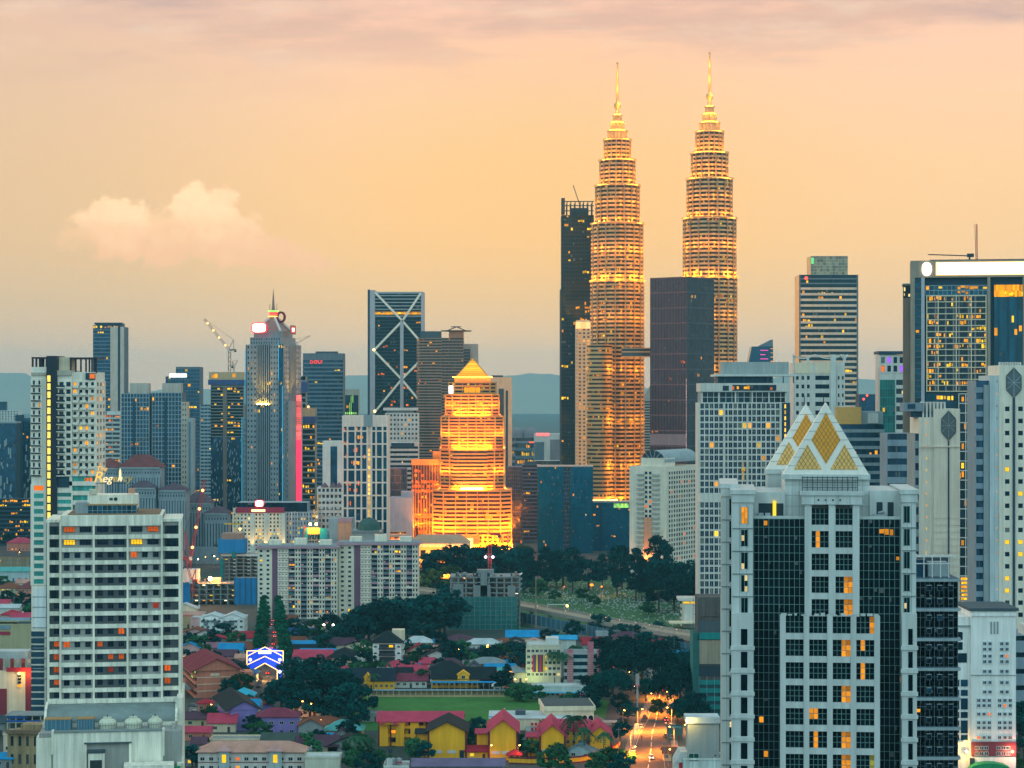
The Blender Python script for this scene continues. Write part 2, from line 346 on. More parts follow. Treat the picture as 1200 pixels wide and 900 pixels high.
class Blk:
 def __init__(s,B,x0,x1,y0,y1,z0,z1,mat):s.B=B; s.b=(x0,x1,y0,y1); s.z0=z0; s.z1=z1; s.mat=mat
 def fr(s,f):
  x0,x1,y0,y1=s.b
  return{'F':(x0,y0,1,0,0,-1,x1-x0),'R':(x1,y0,0,1,1,0,y1-y0),'L':(x0,y1,0,-1,-1,0,y1-y0),'B':(x1,y1,-1,0,0,1,x1-x0)}[f]
 def pt(s,r,u,z,o):return(r[0]+r[2]*u+r[4]*o,r[1]+r[3]*u+r[5]*o,z)
 def qd(s,mb,r,u0,u1,z0,z1,o,m):mb.face([s.pt(r,u0,z0,o),s.pt(r,u1,z0,o),s.pt(r,u1,z1,o),s.pt(r,u0,z1,o)],m)
 def bx(s,mb,r,u0,u1,z0,z1,o0,o1,m):
  a=s.pt(r,u0,z0,o0); b=s.pt(r,u1,z1,o1)
  mb.box(min(a[0],b[0]),max(a[0],b[0]),min(a[1],b[1]),max(a[1],b[1]),z0,z1,m)
 def rng_(s,f,u0,u1,z0,z1):
  r=s.fr(f); return r,0 if u0 is None else u0*r[6],r[6]if u1 is None else u1*r[6],s.z0 if z0 is None else z0,s.z1 if z1 is None else z1
 def pane(s,p,pane):
  if rng.random()<p*.6:return rng.choice(LITS)
  q=rng.random()
  if q<.07:return CUR2
  if q<.16:return WV
  return pane if pane else WD
 def punched(s,f,nc,nr,fw=.5,fh=.5,mat=None,t=.3,u0=None,u1=None,z0=None,z1=None,lit=.05,style=1,pane=None,part='wall',zo=.5,lits=None,uo=.5):
  B=s.B; mb=B.part(part); mat=mat or s.mat; r,a,b,z0,z1=s.rng_(f,u0,u1,z0,z1)
  ea=t if(f in 'FB' and u0 is None)else 0; eb=t if(f in 'FB' and u1 is None)else 0
  cw=(b-a)/nc; ch=(z1-z0)/nr; w=cw*fw; h=ch*fh; ins=.06
  for j in range(nr):
   zb=z0+ch*j+(ch-h)*zo; zt=zb+h; zprev=z0 if j==0 else z0+ch*(j-1)+(ch-h)*zo+h
   s.qd(mb,r,a-ea,b+eb,zprev,zb,t,mat)
   if j==nr-1:s.qd(mb,r,a-ea,b+eb,zt,z1,t,mat)
   up=a-ea
   for i in range(nc):
    ul=a+cw*i+(cw-w)*uo; ur=ul+w
    s.qd(mb,r,up,ul,zb,zt,t,mat); up=ur
    for q in(((ul,zb),(ul,zt)),((ur,zt),(ur,zb)),((ur,zb),(ul,zb)),((ul,zt),(ur,zt))):
     mb.face([s.pt(r,*q[0],t),s.pt(r,*q[0],0),s.pt(r,*q[1],0),s.pt(r,*q[1],t)],mat)
    pn=rng.choice(lits)if(lits and rng.random()<lit)else s.pane(0 if lits else lit,pane)
    B.win.append((s.pt(r,(ul+ur)/2,zb,ins),r[2],r[3],w,h,style,pn))
   s.qd(mb,r,up,b+eb,zb,zt,t,mat)
  for uu in(a-ea,b+eb):mb.face([s.pt(r,uu,z0,t),s.pt(r,uu,z0,0),s.pt(r,uu,z1,0),s.pt(r,uu,z1,t)],mat)
  for zz in(z0,z1):mb.face([s.pt(r,a-ea,zz,t),s.pt(r,b+eb,zz,t),s.pt(r,b+eb,zz,0),s.pt(r,a-ea,zz,0)],mat)
 def cells(s,f,nc,nr,gl,lit=.04,lits=None,u0=None,u1=None,z0=None,z1=None,o=.05,part='glazing',rowlit=None):
  mb=s.B.part(part); r,a,b,z0,z1=s.rng_(f,u0,u1,z0,z1); cw=(b-a)/nc; ch=(z1-z0)/nr
  for j in range(nr):
   run=0; pl=(lit if lit>.15 else lit*.7)*(rng.choice((.5,.8,1,1.2,1.5)if lit>.15 else(.2,.4,1,1,2.6))if lit else 0)
   for i in range(nc):
    if run>0:run-=1; m=cur
    elif rng.random()<pl:cur=rng.choice(lits or LITS); run=rng.choice((0,0,0,1,2)); m=cur
    else:m=gl
    s.qd(mb,r,a+cw*i,a+cw*(i+1),z0+ch*j,z0+ch*(j+1),o,gl)
    if m is gl and rng.random()<.06:w_=rng.uniform(.2,.9); h_=rng.uniform(.2,.6); s.qd(mb,r,a+cw*i,a+cw*(i+w_),z0+ch*(j+.95-h_),z0+ch*(j+.95),o+.01,BLD_)
    if m is not gl:
     w_=rng.uniform(.45,.95); c_=rng.uniform(0,1-w_); h_=rng.uniform(.35,.7); z_=rng.uniform(.12,.9-h_)
     s.qd(mb,r,a+cw*(i+c_),a+cw*(i+c_+w_),z0+ch*(j+z_),z0+ch*(j+z_+h_),o+.012,m)
 def bands(s,f,nc,nr,gl,mat=None,frac=.42,t=.5,lit=.04,lits=None,u0=None,u1=None,z0=None,z1=None,part='spandrel',vert=0,vm=None):
  s.cells(f,nc,nr,gl,lit,lits,u0,u1,z0,z1)
  mb=s.B.part(part); r,a,b,z0,z1=s.rng_(f,u0,u1,z0,z1); ch=(z1-z0)/nr; mat=mat or s.mat; e=t if f in 'FB' and u0 is None and u1 is None else 0
  for j in range(nr):s.bx(mb,r,a-e,b+e,z0+ch*j,z0+ch*(j+frac),-.05,t,mat)
  if vert:
   cw=(b-a)/vert
   for i in range(vert+1):
    c=min(max(a+cw*i,a+.25),b-.25); s.bx(s.B.part('pilaster'),r,c-.2,c+.2,z0,z1,-.04,t+.12,vm or mat)
 def curtain(s,f,nc,nr,gl,mm=None,lit=.04,lits=None,mw=.12,hw=.16,u0=None,u1=None,z0=None,z1=None,t=.14,part='mullion'):
  s.cells(f,nc,nr,gl,lit,lits,u0,u1,z0,z1)
  mb=s.B.part(part); r,a,b,z0,z1=s.rng_(f,u0,u1,z0,z1); cw=(b-a)/nc; ch=(z1-z0)/nr; mm=mm or SILV
  for i in range(nc+1):
   c=min(max(a+cw*i,a+mw/2),b-mw/2); s.bx(mb,r,c-mw/2,c+mw/2,z0,z1,0,t,mm)
  for j in range(nr+1):
   c=min(max(z0+ch*j,z0+hw/2),z1-hw/2); s.bx(mb,r,a+.01,b-.01,c-hw/2,c+hw/2,.01,t*.8,mm)
 def fins(s,f,n,w,t,mat,u0=None,u1=None,z0=None,z1=None,part='fin'):
  mb=s.B.part(part); r,a,b,z0,z1=s.rng_(f,u0,u1,z0,z1)
  for i in range(n):
   c=a+(b-a)*(i+.5)/n; s.bx(mb,r,c-w/2,c+w/2,z0,z1,-.05,t,mat)
 def slab(s,f,z0,z1,t,mat,u0=None,u1=None,part='cornice',e=0.):
  mb=s.B.part(part); r,a,b,_,_=s.rng_(f,u0,u1,None,None); s.bx(mb,r,a-e,b+e,z0,z1,-.05,t,mat)
 def balc(s,f,n,nr,out,mat,w=.8,rail=None,u0=None,u1=None,z0=None,z1=None,hgt=1.0,single=True,name='balcony'):
  """a stack of balconies, each one an object while they are few"""
  r,a,b,z0,z1=s.rng_(f,u0,u1,z0,z1); cw=(b-a)/n; ch=(z1-z0)/nr; rail=rail or mat; ww=cw*w
  mb=MB(); one=MB()
  one.box(-ww/2,ww/2,-out,-.02,0,.22,mat); one.box(-ww/2,ww/2,-out,-out+.1,.22,hgt,rail)
  one.box(-ww/2,-ww/2+.1,-out+.1,-.02,.22,hgt,rail); one.box(ww/2-.1,ww/2,-out+.1,-.02,.22,hgt,rail)
  me=one.mesh(name)
  ang=atan2(r[3],r[2]); k=0
  for j in range(nr):
   for i in range(n):
    p=s.pt(r,a+cw*(i+.5),z0+ch*j,0.0)
    if single and k<100:link(name,me,s.B.root,p,(0,0,ang))
    else:
     q0=len(mb.v); c_,s_=cos(ang),sin(ang)
     mb.v+=[(p[0]+x*c_-y*s_,p[1]+x*s_+y*c_,p[2]+z)for x,y,z in one.v]
     mb.f+=[tuple(q0+i2 for i2 in fc)for fc in one.f]; mb.mi+=[mb.k(one.mats[m2])for m2 in one.mi]
    k+=1
  if mb.f:o=mb.build(name,s.B.root); o['kind']='stuff'
def B_(name,label,cat,px0,px1,pt,D,d,mat,rz=0.,pb=None,**kw):
 """simple frontal building: returns builder and its main block"""
 cx=(X(px0,D)+X(px1,D))/2; b=Bld(name,label,cat,(cx,D,0),rz,**kw)
 w=(X(px1,D)-X(px0,D))/max(.3,cos(rz))
 k=b.blk(-w/2,w/2,0,d,0 if pb is None else Z(pb,D),Z(pt,D),mat)
 return b,k
def C_(name,label,cat,pl,pc,pr,pt,D,th,mat,**kw):
 """building seen on its corner: pl..pc front face, pc..pr right face, corner at distance D"""
 rz=-R(th); b=Bld(name,label,cat,(X(pc,D),D,0),rz,**kw)
 w=(pc-pl)/F*D/cos(R(th))*1.02; d=(pr-pc)/F*D/sin(R(th))*1.03
 return b,b.blk(-w,0,0,d,0,Z(pt,D),mat)
def poly(n,r,ph=0.,c=(0,0)):return[(c[0]+r*cos(2*pi*i/n+ph),c[1]+r*sin(2*pi*i/n+ph))for i in range(n)]
def poly_bands(b,P,z0,z1,nr,gl,band,frac=.45,t=.4,lit=.05,lits=None,step=1,glname='glazing',bname='spandrel',c=(0,0)):
 """banded facade round a closed outline P: glass cells with projecting sunshade rings"""
 g=b.part(glname); s=b.part(bname); n=len(P); ch=(z1-z0)/nr
 rm=sum(hypot(p[0]-c[0],p[1]-c[1])for p in P)/n; k=(rm+t)/rm; Q=[(c[0]+(p[0]-c[0])*k,c[1]+(p[1]-c[1])*k)for p in P]
 for j in range(nr):
  za=z0+ch*j; zb=za+ch*frac; zc=za+ch; pl=lit*rng.choice((.3,.7,1,1,2))
  for i in range(n):
   q=(i+1)%n
   g.face([(*P[i],zb),(*P[q],zb),(*P[q],zc),(*P[i],zc)],gl)
   if rng.random()<pl:
    u0=rng.uniform(0,.3); u1=rng.uniform(.6,1); e=1+.02/rm; A=[((P[i][0]+(P[q][0]-P[i][0])*u-c[0])*e+c[0],(P[i][1]+(P[q][1]-P[i][1])*u-c[1])*e+c[1])for u in(u0,u1)]; h0=zb+(zc-zb)*.15; h1=zb+(zc-zb)*rng.uniform(.6,.95)
    g.face([(*A[0],h0),(*A[1],h0),(*A[1],h1),(*A[0],h1)],rng.choice(lits or LITS))
   s.face([(*Q[i],za),(*Q[q],za),(*Q[q],zb),(*Q[i],zb)],band)
   s.face([(*Q[i],zb),(*Q[q],zb),(*P[q],zb),(*P[i],zb)],band)
   s.face([(*P[i],za),(*P[q],za),(*Q[q],za),(*Q[i],za)],band)
def text(b,body,name,loc,size,mat,ext=.12,shear=0.,rz=0.):
 c=bpy.data.curves.new(name,'FONT'); c.body=body; c.size=size; c.extrude=ext; c.shear=shear; c.align_x='LEFT'; c.resolution_u=3; c.offset=.004*size
 o=bpy.data.objects.new('t',c); COL.objects.link(o); dg=bpy.context.evaluated_depsgraph_get(); me=bpy.data.meshes.new_from_object(o.evaluated_get(dg)); bpy.data.objects.remove(o); me.name=name
 me.materials.clear(); me.materials.append(mat); return link(name,me,b,loc,(R(90),0,rz))
# ================================================================== ground, hills, roads
def sheet(name,pts,m,z=0.,kind='structure'):
 mb=MB(); mb.face([(p[0],p[1],z)for p in pts],m); return tag(mb.build(name),kind=kind)
gm,t,b=newmat('city_ground')
co=t.add('ShaderNodeTexCoord').outputs['Object']
n1=t.noise(co,.012,6); n2=t.noise(co,.09,5)
c=t.ramp(n1,[(0,(.008,.03,.028)),(.45,(.018,.042,.036)),(.55,(.045,.055,.052)),(1,(.08,.08,.075))])
t.put(b.inputs['Base Color'],t.mix(1.0,c,t.math('ADD',n2,.5),'MULTIPLY')); b.inputs['Roughness'].default_value=.9
sheet('ground',[(-12000,-1500),(12000,-1500),(12000,22000),(-12000,22000)],gm)
def ngr(name,ca,cb,s1,s2):
 m,t,b=newmat(name); co=t.add('ShaderNodeTexCoord').outputs['Object']
 f=t.math('ADD',t.math('MULTIPLY',t.noise(co,s1,5),.6),t.math('MULTIPLY',t.noise(co,s2,4),.4))
 t.put(b.inputs['Base Color'],t.ramp(f,[(.3,ca),(.7,cb)])); b.inputs['Roughness'].default_value=.9; b.inputs['Specular IOR Level'].default_value=.15; return m
GRASS=ngr('mown_grass',(.02,.10,.02),(.06,.22,.04),.06,.35)
ROUGH=ngr('rough_grass',(.02,.09,.035),(.06,.16,.06),.06,.9)
ASPH=ngr('asphalt',(.05,.05,.052),(.085,.082,.08),.08,1.5)
PAVE=ngr('paving',(.14,.13,.12),(.22,.21,.19),.1,1.1)
ROOFC=ngr('roof_screed',(.18,.19,.18),(.30,.31,.30),.1,.8)
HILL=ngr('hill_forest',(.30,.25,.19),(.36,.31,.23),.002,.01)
PAINT=plain('road_paint',(.5,.48,.4),.8)
# far ridges
def ridge(name,pts,D,depth,seed):
 r=random.Random(seed); mb=MB(); n=140
 def prof(px):
  for(a,ya),(b2,yb)in zip(pts,pts[1:]):
   if a<=px<=b2:k=(px-a)/(b2-a); k=k*k*(3-2*k); return ya+(yb-ya)*k
  return pts[-1][1]
 ph=[r.random()*6 for _ in range(6)]
 x0,x1=pts[0][0],pts[-1][0]; rows=9; g=[]
 for j in range(rows):
  a=j/(rows-1); row=[]
  for i in range(n+1):
   px=x0+(x1-x0)*i/n; h=max(0,Z(prof(px),D))
   nz=sum(sin(px*(.035*(q+1)*1.7)+ph[q]+a*(q+1))/(q+1.5)for q in range(6))*10
   y=D+depth*(a-.5); k=max(0,1-abs(a-.5)*2)**1.2
   row.append((X(px,D),y+nz*6,max(-5,h*k+nz*(k>0)*min(1,h/60))if 0<j<rows-1 else-5))
  g.append(row)
 for j in range(rows-1):
  for i in range(n):mb.face([g[j][i],g[j][i+1],g[j+1][i+1],g[j+1][i]],HILL)
 tag(mb.build(name),kind='structure')
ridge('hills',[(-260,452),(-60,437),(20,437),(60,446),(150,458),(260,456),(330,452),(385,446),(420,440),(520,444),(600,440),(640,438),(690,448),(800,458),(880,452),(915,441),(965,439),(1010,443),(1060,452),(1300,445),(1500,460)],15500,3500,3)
# playing field
sheet('playing_field',[GP(428,812),GP(640,812),GP(720,822),GP(720,846),GP(600,856),GP(404,856)],GRASS,.02)
# main road under the orange lamps
RL=[(715,915),(736,893),(743,875),(748,860),(757,845),(764,825),(768,812),(771,800),(768,786)]
RR=[(800,915),(790,893),(787,875),(784,860),(784,845),(784,825),(783,812),(783,800),(781,786)]
sheet('road',[GP(*p)for p in RL]+[GP(*p)for p in reversed(RR)],ASPH,.03)
def strip(name,pts,w0,w1,z,h,m):
 """kerb or pavement along a pixel path, offset w0..w1 metres in x"""
 mb=MB()
 for a,b in zip(pts,pts[1:]):
  p,q=GP(*a),GP(*b)
  A=[(p.x+w0,p.y),(p.x+w1,p.y),(q.x+w1,q.y),(q.x+w0,q.y)]; mb.prism(A,z,z+h,m)
 return tag(mb.build(name),kind='structure')
strip('pavement',RL,-3.2,0,0,.15,PAVE); strip('pavement',RR,0,2.6,0,.15,PAVE)
mk=MB()
mid=[((a[0]*.5+b_[0]*.5)-2,a[1])for a,b_ in zip(RL,RR)]
for a,b_ in zip(mid,mid[1:]):
 p,q=GP(*a),GP(*b_); n=max(1,int((q-p).length/15))
 for i in range(n):
  s,e=p.lerp(q,i/n),p.lerp(q,(i+.72)/n); mk.face([(s.x-.16,s.y,.036),(s.x+.16,s.y,.036),(e.x+.16,e.y,.036),(e.x-.16,e.y,.036)],PAINT)
for a,b_ in zip(RL,RL[1:]):
 p,q=GP(*a),GP(*b_); mk.face([(p.x+.5,p.y,.036),(p.x+.65,p.y,.036),(q.x+.65,q.y,.036),(q.x+.5,q.y,.036)],PAINT)
tag(mk.build('road_marking'),kind='structure')
# branch road behind the big tree, avenue through the gate, side lanes
def road_px(name,L,Rr,m=ASPH,z=.025):sheet(name,[GP(*p)for p in L]+[GP(*p)for p in reversed(Rr)],m,z)
road_px('side_road',[(705,800),(712,785),(718,772),(716,762),(706,752)],[(722,800),(728,785),(732,772),(730,762),(716,752)])
road_px('avenue',[(294,815),(302,795),(309,770),(313,740),(316,722)],[(330,815),(326,795),(325,770),(325,740),(324,722)],z=.028)
road_px('lane',[(338,870),(342,845),(345,832),(344,822)],[(356,870),(362,850),(356,835),(351,822)])
road_px('car_park',[(705,856),(714,820)],[(744,856),(742,820)],z=.027)
road_px('school_yard',[(220,850),(222,826)],[(246,850),(244,826)],PAVE,.026)
road_px('forecourt',[(560,850),(620,838)],[(720,850),(700,838)],PAVE,.031)
road_px('expressway',[(-40,652),(60,654),(205,668),(300,672)],[(-40,640),(60,643),(205,660),(300,664)],ASPH,.033)
sheet('cemetery_lawn',[GP(596,742),GP(812,752),GP(812,678),GP(596,678)],ROUGH,.015)
# air
hz,t,b=newmat('air_haze'); t.n.remove(b)
pv=t.add('ShaderNodeVolumePrincipled'); pv.inputs['Color'].default_value=(.30,.80,.98,1); pv.inputs['Density'].default_value=0.000046; pv.inputs['Anisotropy'].default_value=0
t.l.new(pv.outputs[0],[n for n in t.n if n.type=='OUTPUT_MATERIAL'][0].inputs['Volume'])
mb=MB(); mb.box(-9500,9500,-400,18500,-6.5,462,hz); tag(mb.build('haze'),kind='stuff')
# ================================================================== the twin towers
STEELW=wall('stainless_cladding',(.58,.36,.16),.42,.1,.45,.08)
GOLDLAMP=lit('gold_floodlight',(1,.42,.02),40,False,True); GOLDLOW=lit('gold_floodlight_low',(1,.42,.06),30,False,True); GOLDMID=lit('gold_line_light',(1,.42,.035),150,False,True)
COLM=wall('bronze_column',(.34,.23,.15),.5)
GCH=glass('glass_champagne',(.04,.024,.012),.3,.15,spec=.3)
WARM=[AMB,AMB,YEL,ORG]
def star16(r,rot=0.,c=(0,0)):
 """eight points with a round lobe in each of the eight recesses"""
 P=[]
 for i in range(16):
  a=2*pi*i/16+rot
  if i%2==0:
   P+=[(c[0]+r*cos(a+d)*k,c[1]+r*sin(a+d)*k)for d,k in((-.16,.905),(-.06,.965),(0,1.0),(.06,.965),(.16,.905))]
  else:
   P+=[(c[0]+r*cos(a+d)*k,c[1]+r*sin(a+d)*k)for d,k in((-.135,.945),(-.07,.965),(0,.972),(.07,.965),(.135,.945))]
 return P
GOLDLO2=lit('gold_line_light_low',(1,.40,.06),46,False,True)
def petronas(label,px,D,dz,bustle):
 b=Bld('twin_spire_tower',label,'skyscraper',(X(px,D),D,0),group='twin spired towers')
 tiers=[(0,242.5,26.6),(242.5,298.6,25.8),(298.6,336,22.2),(336,360.8,17.9),(360.8,381,13.4)]
 ledge=MB(); lampm=MB()
 for i,(z0,z1,r)in enumerate(tiers):
  if i:z0+=dz
  z1+=dz
  P=star16(r-.55,.07); nr=max(4,round((z1-z0)/3.95))
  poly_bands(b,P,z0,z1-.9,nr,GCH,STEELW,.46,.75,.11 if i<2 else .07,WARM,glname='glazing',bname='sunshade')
  k=(r+1.0)/r; ledge.prism([(x*k,y*k)for x,y in star16(r,.07)],z1-.9,z1,STEELW,True,True)
  for a in range(16):
   t_=2*pi*(a+.5)/16+.07; x,y=(r*.95+.35)*cos(t_),(r*.95+.35)*sin(t_)
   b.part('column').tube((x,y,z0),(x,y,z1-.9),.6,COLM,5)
  rn=tiers[i+1][2]if i+1<len(tiers)else 10
  ro=(r+rn)/2+.6
  lr=MB(); lr.loft(poly(32,ro),z1+.25,poly(32,ro-.55),z1+.6,GOLDLAMP if i else GOLDLOW,cap=False); lr.loft(poly(32,ro),z1+.02,poly(32,ro),z1+.24,DARK,cap=False)
  lr.build('floodlight_ring',b.root)
  rp=r+1.05; b.part('ledge_parapet').loft(poly(48,rp),z1,poly(48,rp),z1+1.0,STEELW,cap=False)
  hh=z1-z0
  for zq,rr_,e in(((z0+3,3.2,(1400+230*hh)*(.72 if i>1 else 1)),(z0+hh*.55,6.5,(1100+165*hh)*(.7 if i>1 else 1)))if i else((z1-35,11,8500),(z1-85,11,7500),(z1-135,11,7500),(z1-180,11,10000),(30,9,16000))):
   for q in range(10):
    t_=2*pi*(q+.5)/10; lamp('POINT',b.root,((r+rr_)*cos(t_),(r+rr_)*sin(t_),zq),e,(1,.40,.012),.4)  # added point lights hung clear of the tower to spread the gold
 lr=MB(); lr.loft(poly(32,31),14,poly(32,30),15,GOLDLOW,cap=False); lr.build('floodlight_ring',b.root)
 crown=b.part('crown'); z=381+dz
 for r0,r1,h in((10,9.4,9),(7,6.6,8),(4.4,3.8,7.5)):
  crown.loft(star16(r0,.07),z,star16(r1,.07),z+h-.8,STEELW); crown.prism(star16(r0+.7,.07),z+h-.8,z+h,STEELW,True,True)
  for q in range(3):crown.prism(star16(r0+.3,.07),z+1.6+q*h*.3,z+2.1+q*h*.3,STEELW,True,True)
  lr=MB(); ro=r0+1.6; lr.loft(poly(24,ro),z+.2,poly(24,ro-.4),z+.55,GOLDLAMP,cap=False); lr.build('floodlight_ring',b.root)
  z+=h
 lr=MB(); lr.loft(poly(16,3.6),z+.2,poly(16,3.3),z+.5,GOLDLAMP,cap=False); lr.build('floodlight_ring',b.root)
 spire=MB(); spire.lathe([(2.6,z),(1.9,z+4),(1.5,z+7)],STEELW,12); spire.ball((0,0,z+9.6),3.5,STEELW)
 for q in range(5):spire.lathe([(1.7,z+1+q*1.3),(2.4-q*.12,z+1.3+q*1.3),(1.7,z+1.6+q*1.3)],STEELW,12)
 spire.lathe([(1.7,z+12),(1.5,z+28),(1.05,z+44),(.7,z+50)],STEELW,8); spire.ball((0,0,z+50.6),1.2,STEELW,6)
 spire.build('spire',b.root)
 lamp('POINT',b.root,(0,-5.5,z+6),3500,(1,.5,.08),.4); lamp('POINT',b.root,(3.5,-4.5,z+12),3500,(1,.5,.08),.4); lamp('POINT',b.root,(0,-6,z+26),9000,(1,.45,.06),.4); lamp('POINT',b.root,(0,-5,z+40),6000,(1,.45,.06),.4)  # added lights beside the spire to gild it
 for q in range(6):t_=2*pi*(q+.25)/6; lamp('POINT',b.root,(15*cos(t_),15*sin(t_),z-18),1500,(1,.42,.04),.4)
 for q in range(8):t_=2*pi*(q+.5)/8; lamp('POINT',b.root,(11*cos(t_),11*sin(t_),z-8),2200,(1,.42,.015),.4)  # added lights round the crown to warm its grey tiers
 ledge.build('setback_ledge',b.root)
 if bustle:
  c=(X(702.5,D-26)-b.rx,-26); rb=12.2; zt=Z(404,D-26); Pc=poly(40,rb,0,c)
  poly_bands(b,Pc,0,zt-1,round(zt/4),GCH,STEELW,.55,.45,.16,WARM,glname='annex_glazing',bname='annex_sunshade',c=c)
  b.part('annex_roof').prism(poly(40,rb+.8,0,c),zt-1,zt,STEELW,True,True)
  lr=MB(); lr.loft(poly(24,rb+5,0,c),30,poly(24,rb+4.4,0,c),31,GOLDLOW,cap=False); lr.build('floodlight_ring',b.root)
 return b.done()
petronas('stepped gold lit spire tower with a round lower annex at its foot',723.5,2150,0,True)
petronas('stepped gold lit spire tower rising behind the dark gridded office block',831.5,2085,0,False)
b=Bld('sky_bridge','two storey bridge joining the twin spired towers high above ground','bridge',(X(760,2118),2118,0))
for z in(168,172.6):b.part('deck').box(-26,26,-3,3,z,z+1.1,STEELW)
b.part('glazing').box(-26,26,-2.6,2.6,169.1,172.6,GG); b.part('roof').box(-26,26,-3.1,3.1,176.4,177.2,STEELW); b.part('glazing').box(-26,26,-2.6,2.6,173.7,176.4,GG)
b.done()
# ================================================================== orange floodlit tower with a pyramid roof
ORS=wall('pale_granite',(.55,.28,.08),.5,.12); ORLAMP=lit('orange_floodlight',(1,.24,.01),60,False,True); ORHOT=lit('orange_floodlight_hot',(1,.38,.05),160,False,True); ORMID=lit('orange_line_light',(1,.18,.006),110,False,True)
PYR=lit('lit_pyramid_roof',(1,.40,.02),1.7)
D=1750; b=Bld('pyramid_roof_tower','stepped office tower floodlit orange with a glowing pyramid roof','skyscraper',(X(553,D),D,0),mark=('the orange floodlit tower',553,640))
mp=D/F
def oct_(hw,ch,c=(0,0)):return[(c[0]+x,c[1]+y)for x,y in((-hw+ch,-hw),(hw-ch,-hw),(hw,-hw+ch),(hw,hw-ch),(hw-ch,hw),(-hw+ch,hw),(-hw,hw-ch),(-hw,-hw+ch))]
def seg(P,L=3.0):
 Q=[]
 for a,c in zip(P,P[1:]+P[:1]):
  n=max(1,round(hypot(c[0]-a[0],c[1]-a[1])/L))
  Q+=[(a[0]+(c[0]-a[0])*i/n,a[1]+(c[1]-a[1])*i/n)for i in range(n)]
 return Q
c0=(0,31)
LO=[AMB,ORG,AMB,YEL]
for(p0,p1,yt,yb,nr,chf,lp)in((507,598.5,575,640,17,.28,ORLAMP),(516,590,527,575,11,.3,ORLAMP),(516,588,488,527,10,.26,ORLAMP),(521.3,583,462,488,6,.26,ORLAMP),(525,579.6,447.6,462,3,.25,None)):
 hw=(p1-p0)/2*mp; z0=0 if yb==640 else b.z(yb); z1=b.z(yt)
 P=seg(oct_(hw,hw*chf,c0))
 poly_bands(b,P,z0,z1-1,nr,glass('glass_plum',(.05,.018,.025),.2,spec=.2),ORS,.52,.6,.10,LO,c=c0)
 b.part('setback_ledge').prism(oct_(hw+.9,hw*chf,c0),z1-1,z1,ORS,True,True)
 for vx,vy in oct_(hw+.35,hw*chf,c0):b.part('pier').box(vx-.5,vx+.5,vy-.5,vy+.5,z0,z1-1,ORS)
 for q in(-.42,-.14,.14,.42):b.part('pier').box(hw*q-.3,hw*q+.3,c0[1]-hw-.75,c0[1]-hw+.1,z0,z1-1,ORS)
 if lp:
  o=1.2; Q=oct_(hw+o,hw*chf,c0); Q2=oct_(hw+o-.4,hw*chf,c0); zz=z0+(.4 if z0 else 9)
  lr=MB(); lr.loft(Q,zz,Q2,zz+.5,lp,cap=False); lr.build('floodlight_ring',b.root)
  if z0:QP=oct_(hw+1.7,hw*chf,c0); b.part('ledge_parapet').loft(QP,z0-.5,QP,z0+1.1,ORS,cap=False)
  hh=z1-z0; a0=9 if z0 else 16
  for an in(-90,-45,-135,0,180,90):
   ca,sa=cos(R(an)),sin(R(an))
   for zq,out,e in((z0+1.5 if z0 else 12,a0*.5,3600+420*hh),(z0+hh*.45,a0,1500+190*hh)):
    l=lamp('AREA',b.root,(c0[0]+ca*(hw+out),c0[1]+sa*(hw+out),zq),e*(2.7 if z0==0 else 1.15),(1,.26,.006),.4,None,(-ca,-sa,.75)); l.data.shape='RECTANGLE'; l.data.size=hw*1.2; l.data.size_y=.5  # added area lights set out from each face to spread the orange
# projecting middle bay of the wide stage, brightest at its foot
k=b.blk(X(531,D)-b.rx,X(571,D)-b.rx,c0[1]-27.6,c0[1]-24,b.z(575),b.z(529),ORS); k.bands('F',9,11,GW,ORS,.5,.5,.1,LO)
lr=MB(); z_=b.z(574); lr.box(-9,9,c0[1]-30.2,c0[1]-29.6,z_+.6,z_+1.3,ORHOT); lr.build('floodlight_bar',b.root)
b.part('neck').prism(oct_(14.4,3,c0),b.z(447.6),b.z(442),ORS)
bz,tz=b.z(442),b.z(419.6); hw=13.4
pm=MB()
for i in range(4):
 a,c=[(-1,-1),(1,-1),(1,1),(-1,1)][i],[(1,-1),(1,1),(-1,1),(-1,-1)][i]
 for j in range(9):
  k0,k1=j/9,(j+.86)/9; z0,z1=bz+(tz-bz)*k0,bz+(tz-bz)*k1; h0,h1=hw*(1-k0),hw*(1-k1)
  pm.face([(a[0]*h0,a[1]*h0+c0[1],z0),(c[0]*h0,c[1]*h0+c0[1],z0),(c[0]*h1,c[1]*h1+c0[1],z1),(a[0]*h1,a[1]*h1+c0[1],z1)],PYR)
 b.part('roof_ridge').tube((a[0]*hw,a[1]*hw+c0[1],bz),(0,c0[1],tz+.5),.45,ORS,5)
pm.build('pyramid_roof',b.root)
b.part('roof_core').loft([(-hw+.6,-hw+.6+c0[1]),(hw-.6,-hw+.6+c0[1]),(hw-.6,hw-.6+c0[1]),(-hw+.6,hw-.6+c0[1])],bz,[(-.05,c0[1]-.05),(.05,c0[1]-.05),(.05,c0[1]+.05),(-.05,c0[1]+.05)],tz-.6,GW)
lr=MB(); Q=oct_(15.9,3,c0); lr.loft(Q,bz+.1,oct_(15.5,3,c0),bz+.5,ORLAMP,cap=False); lr.build('floodlight_ring',b.root)
b.part('sign').box(X(525.5,D)-b.rx,X(530.5,D)-b.rx,c0[1]-19.6,c0[1]-19,b.z(461),b.z(452),lit('white_sign',(1,.95,.95),3,False))
g=MB(); g.box(-6.4,6.4,c0[1]-19.3,c0[1]-18.9,b.z(460),b.z(454),AMB); g.build('lit_panel',b.root)
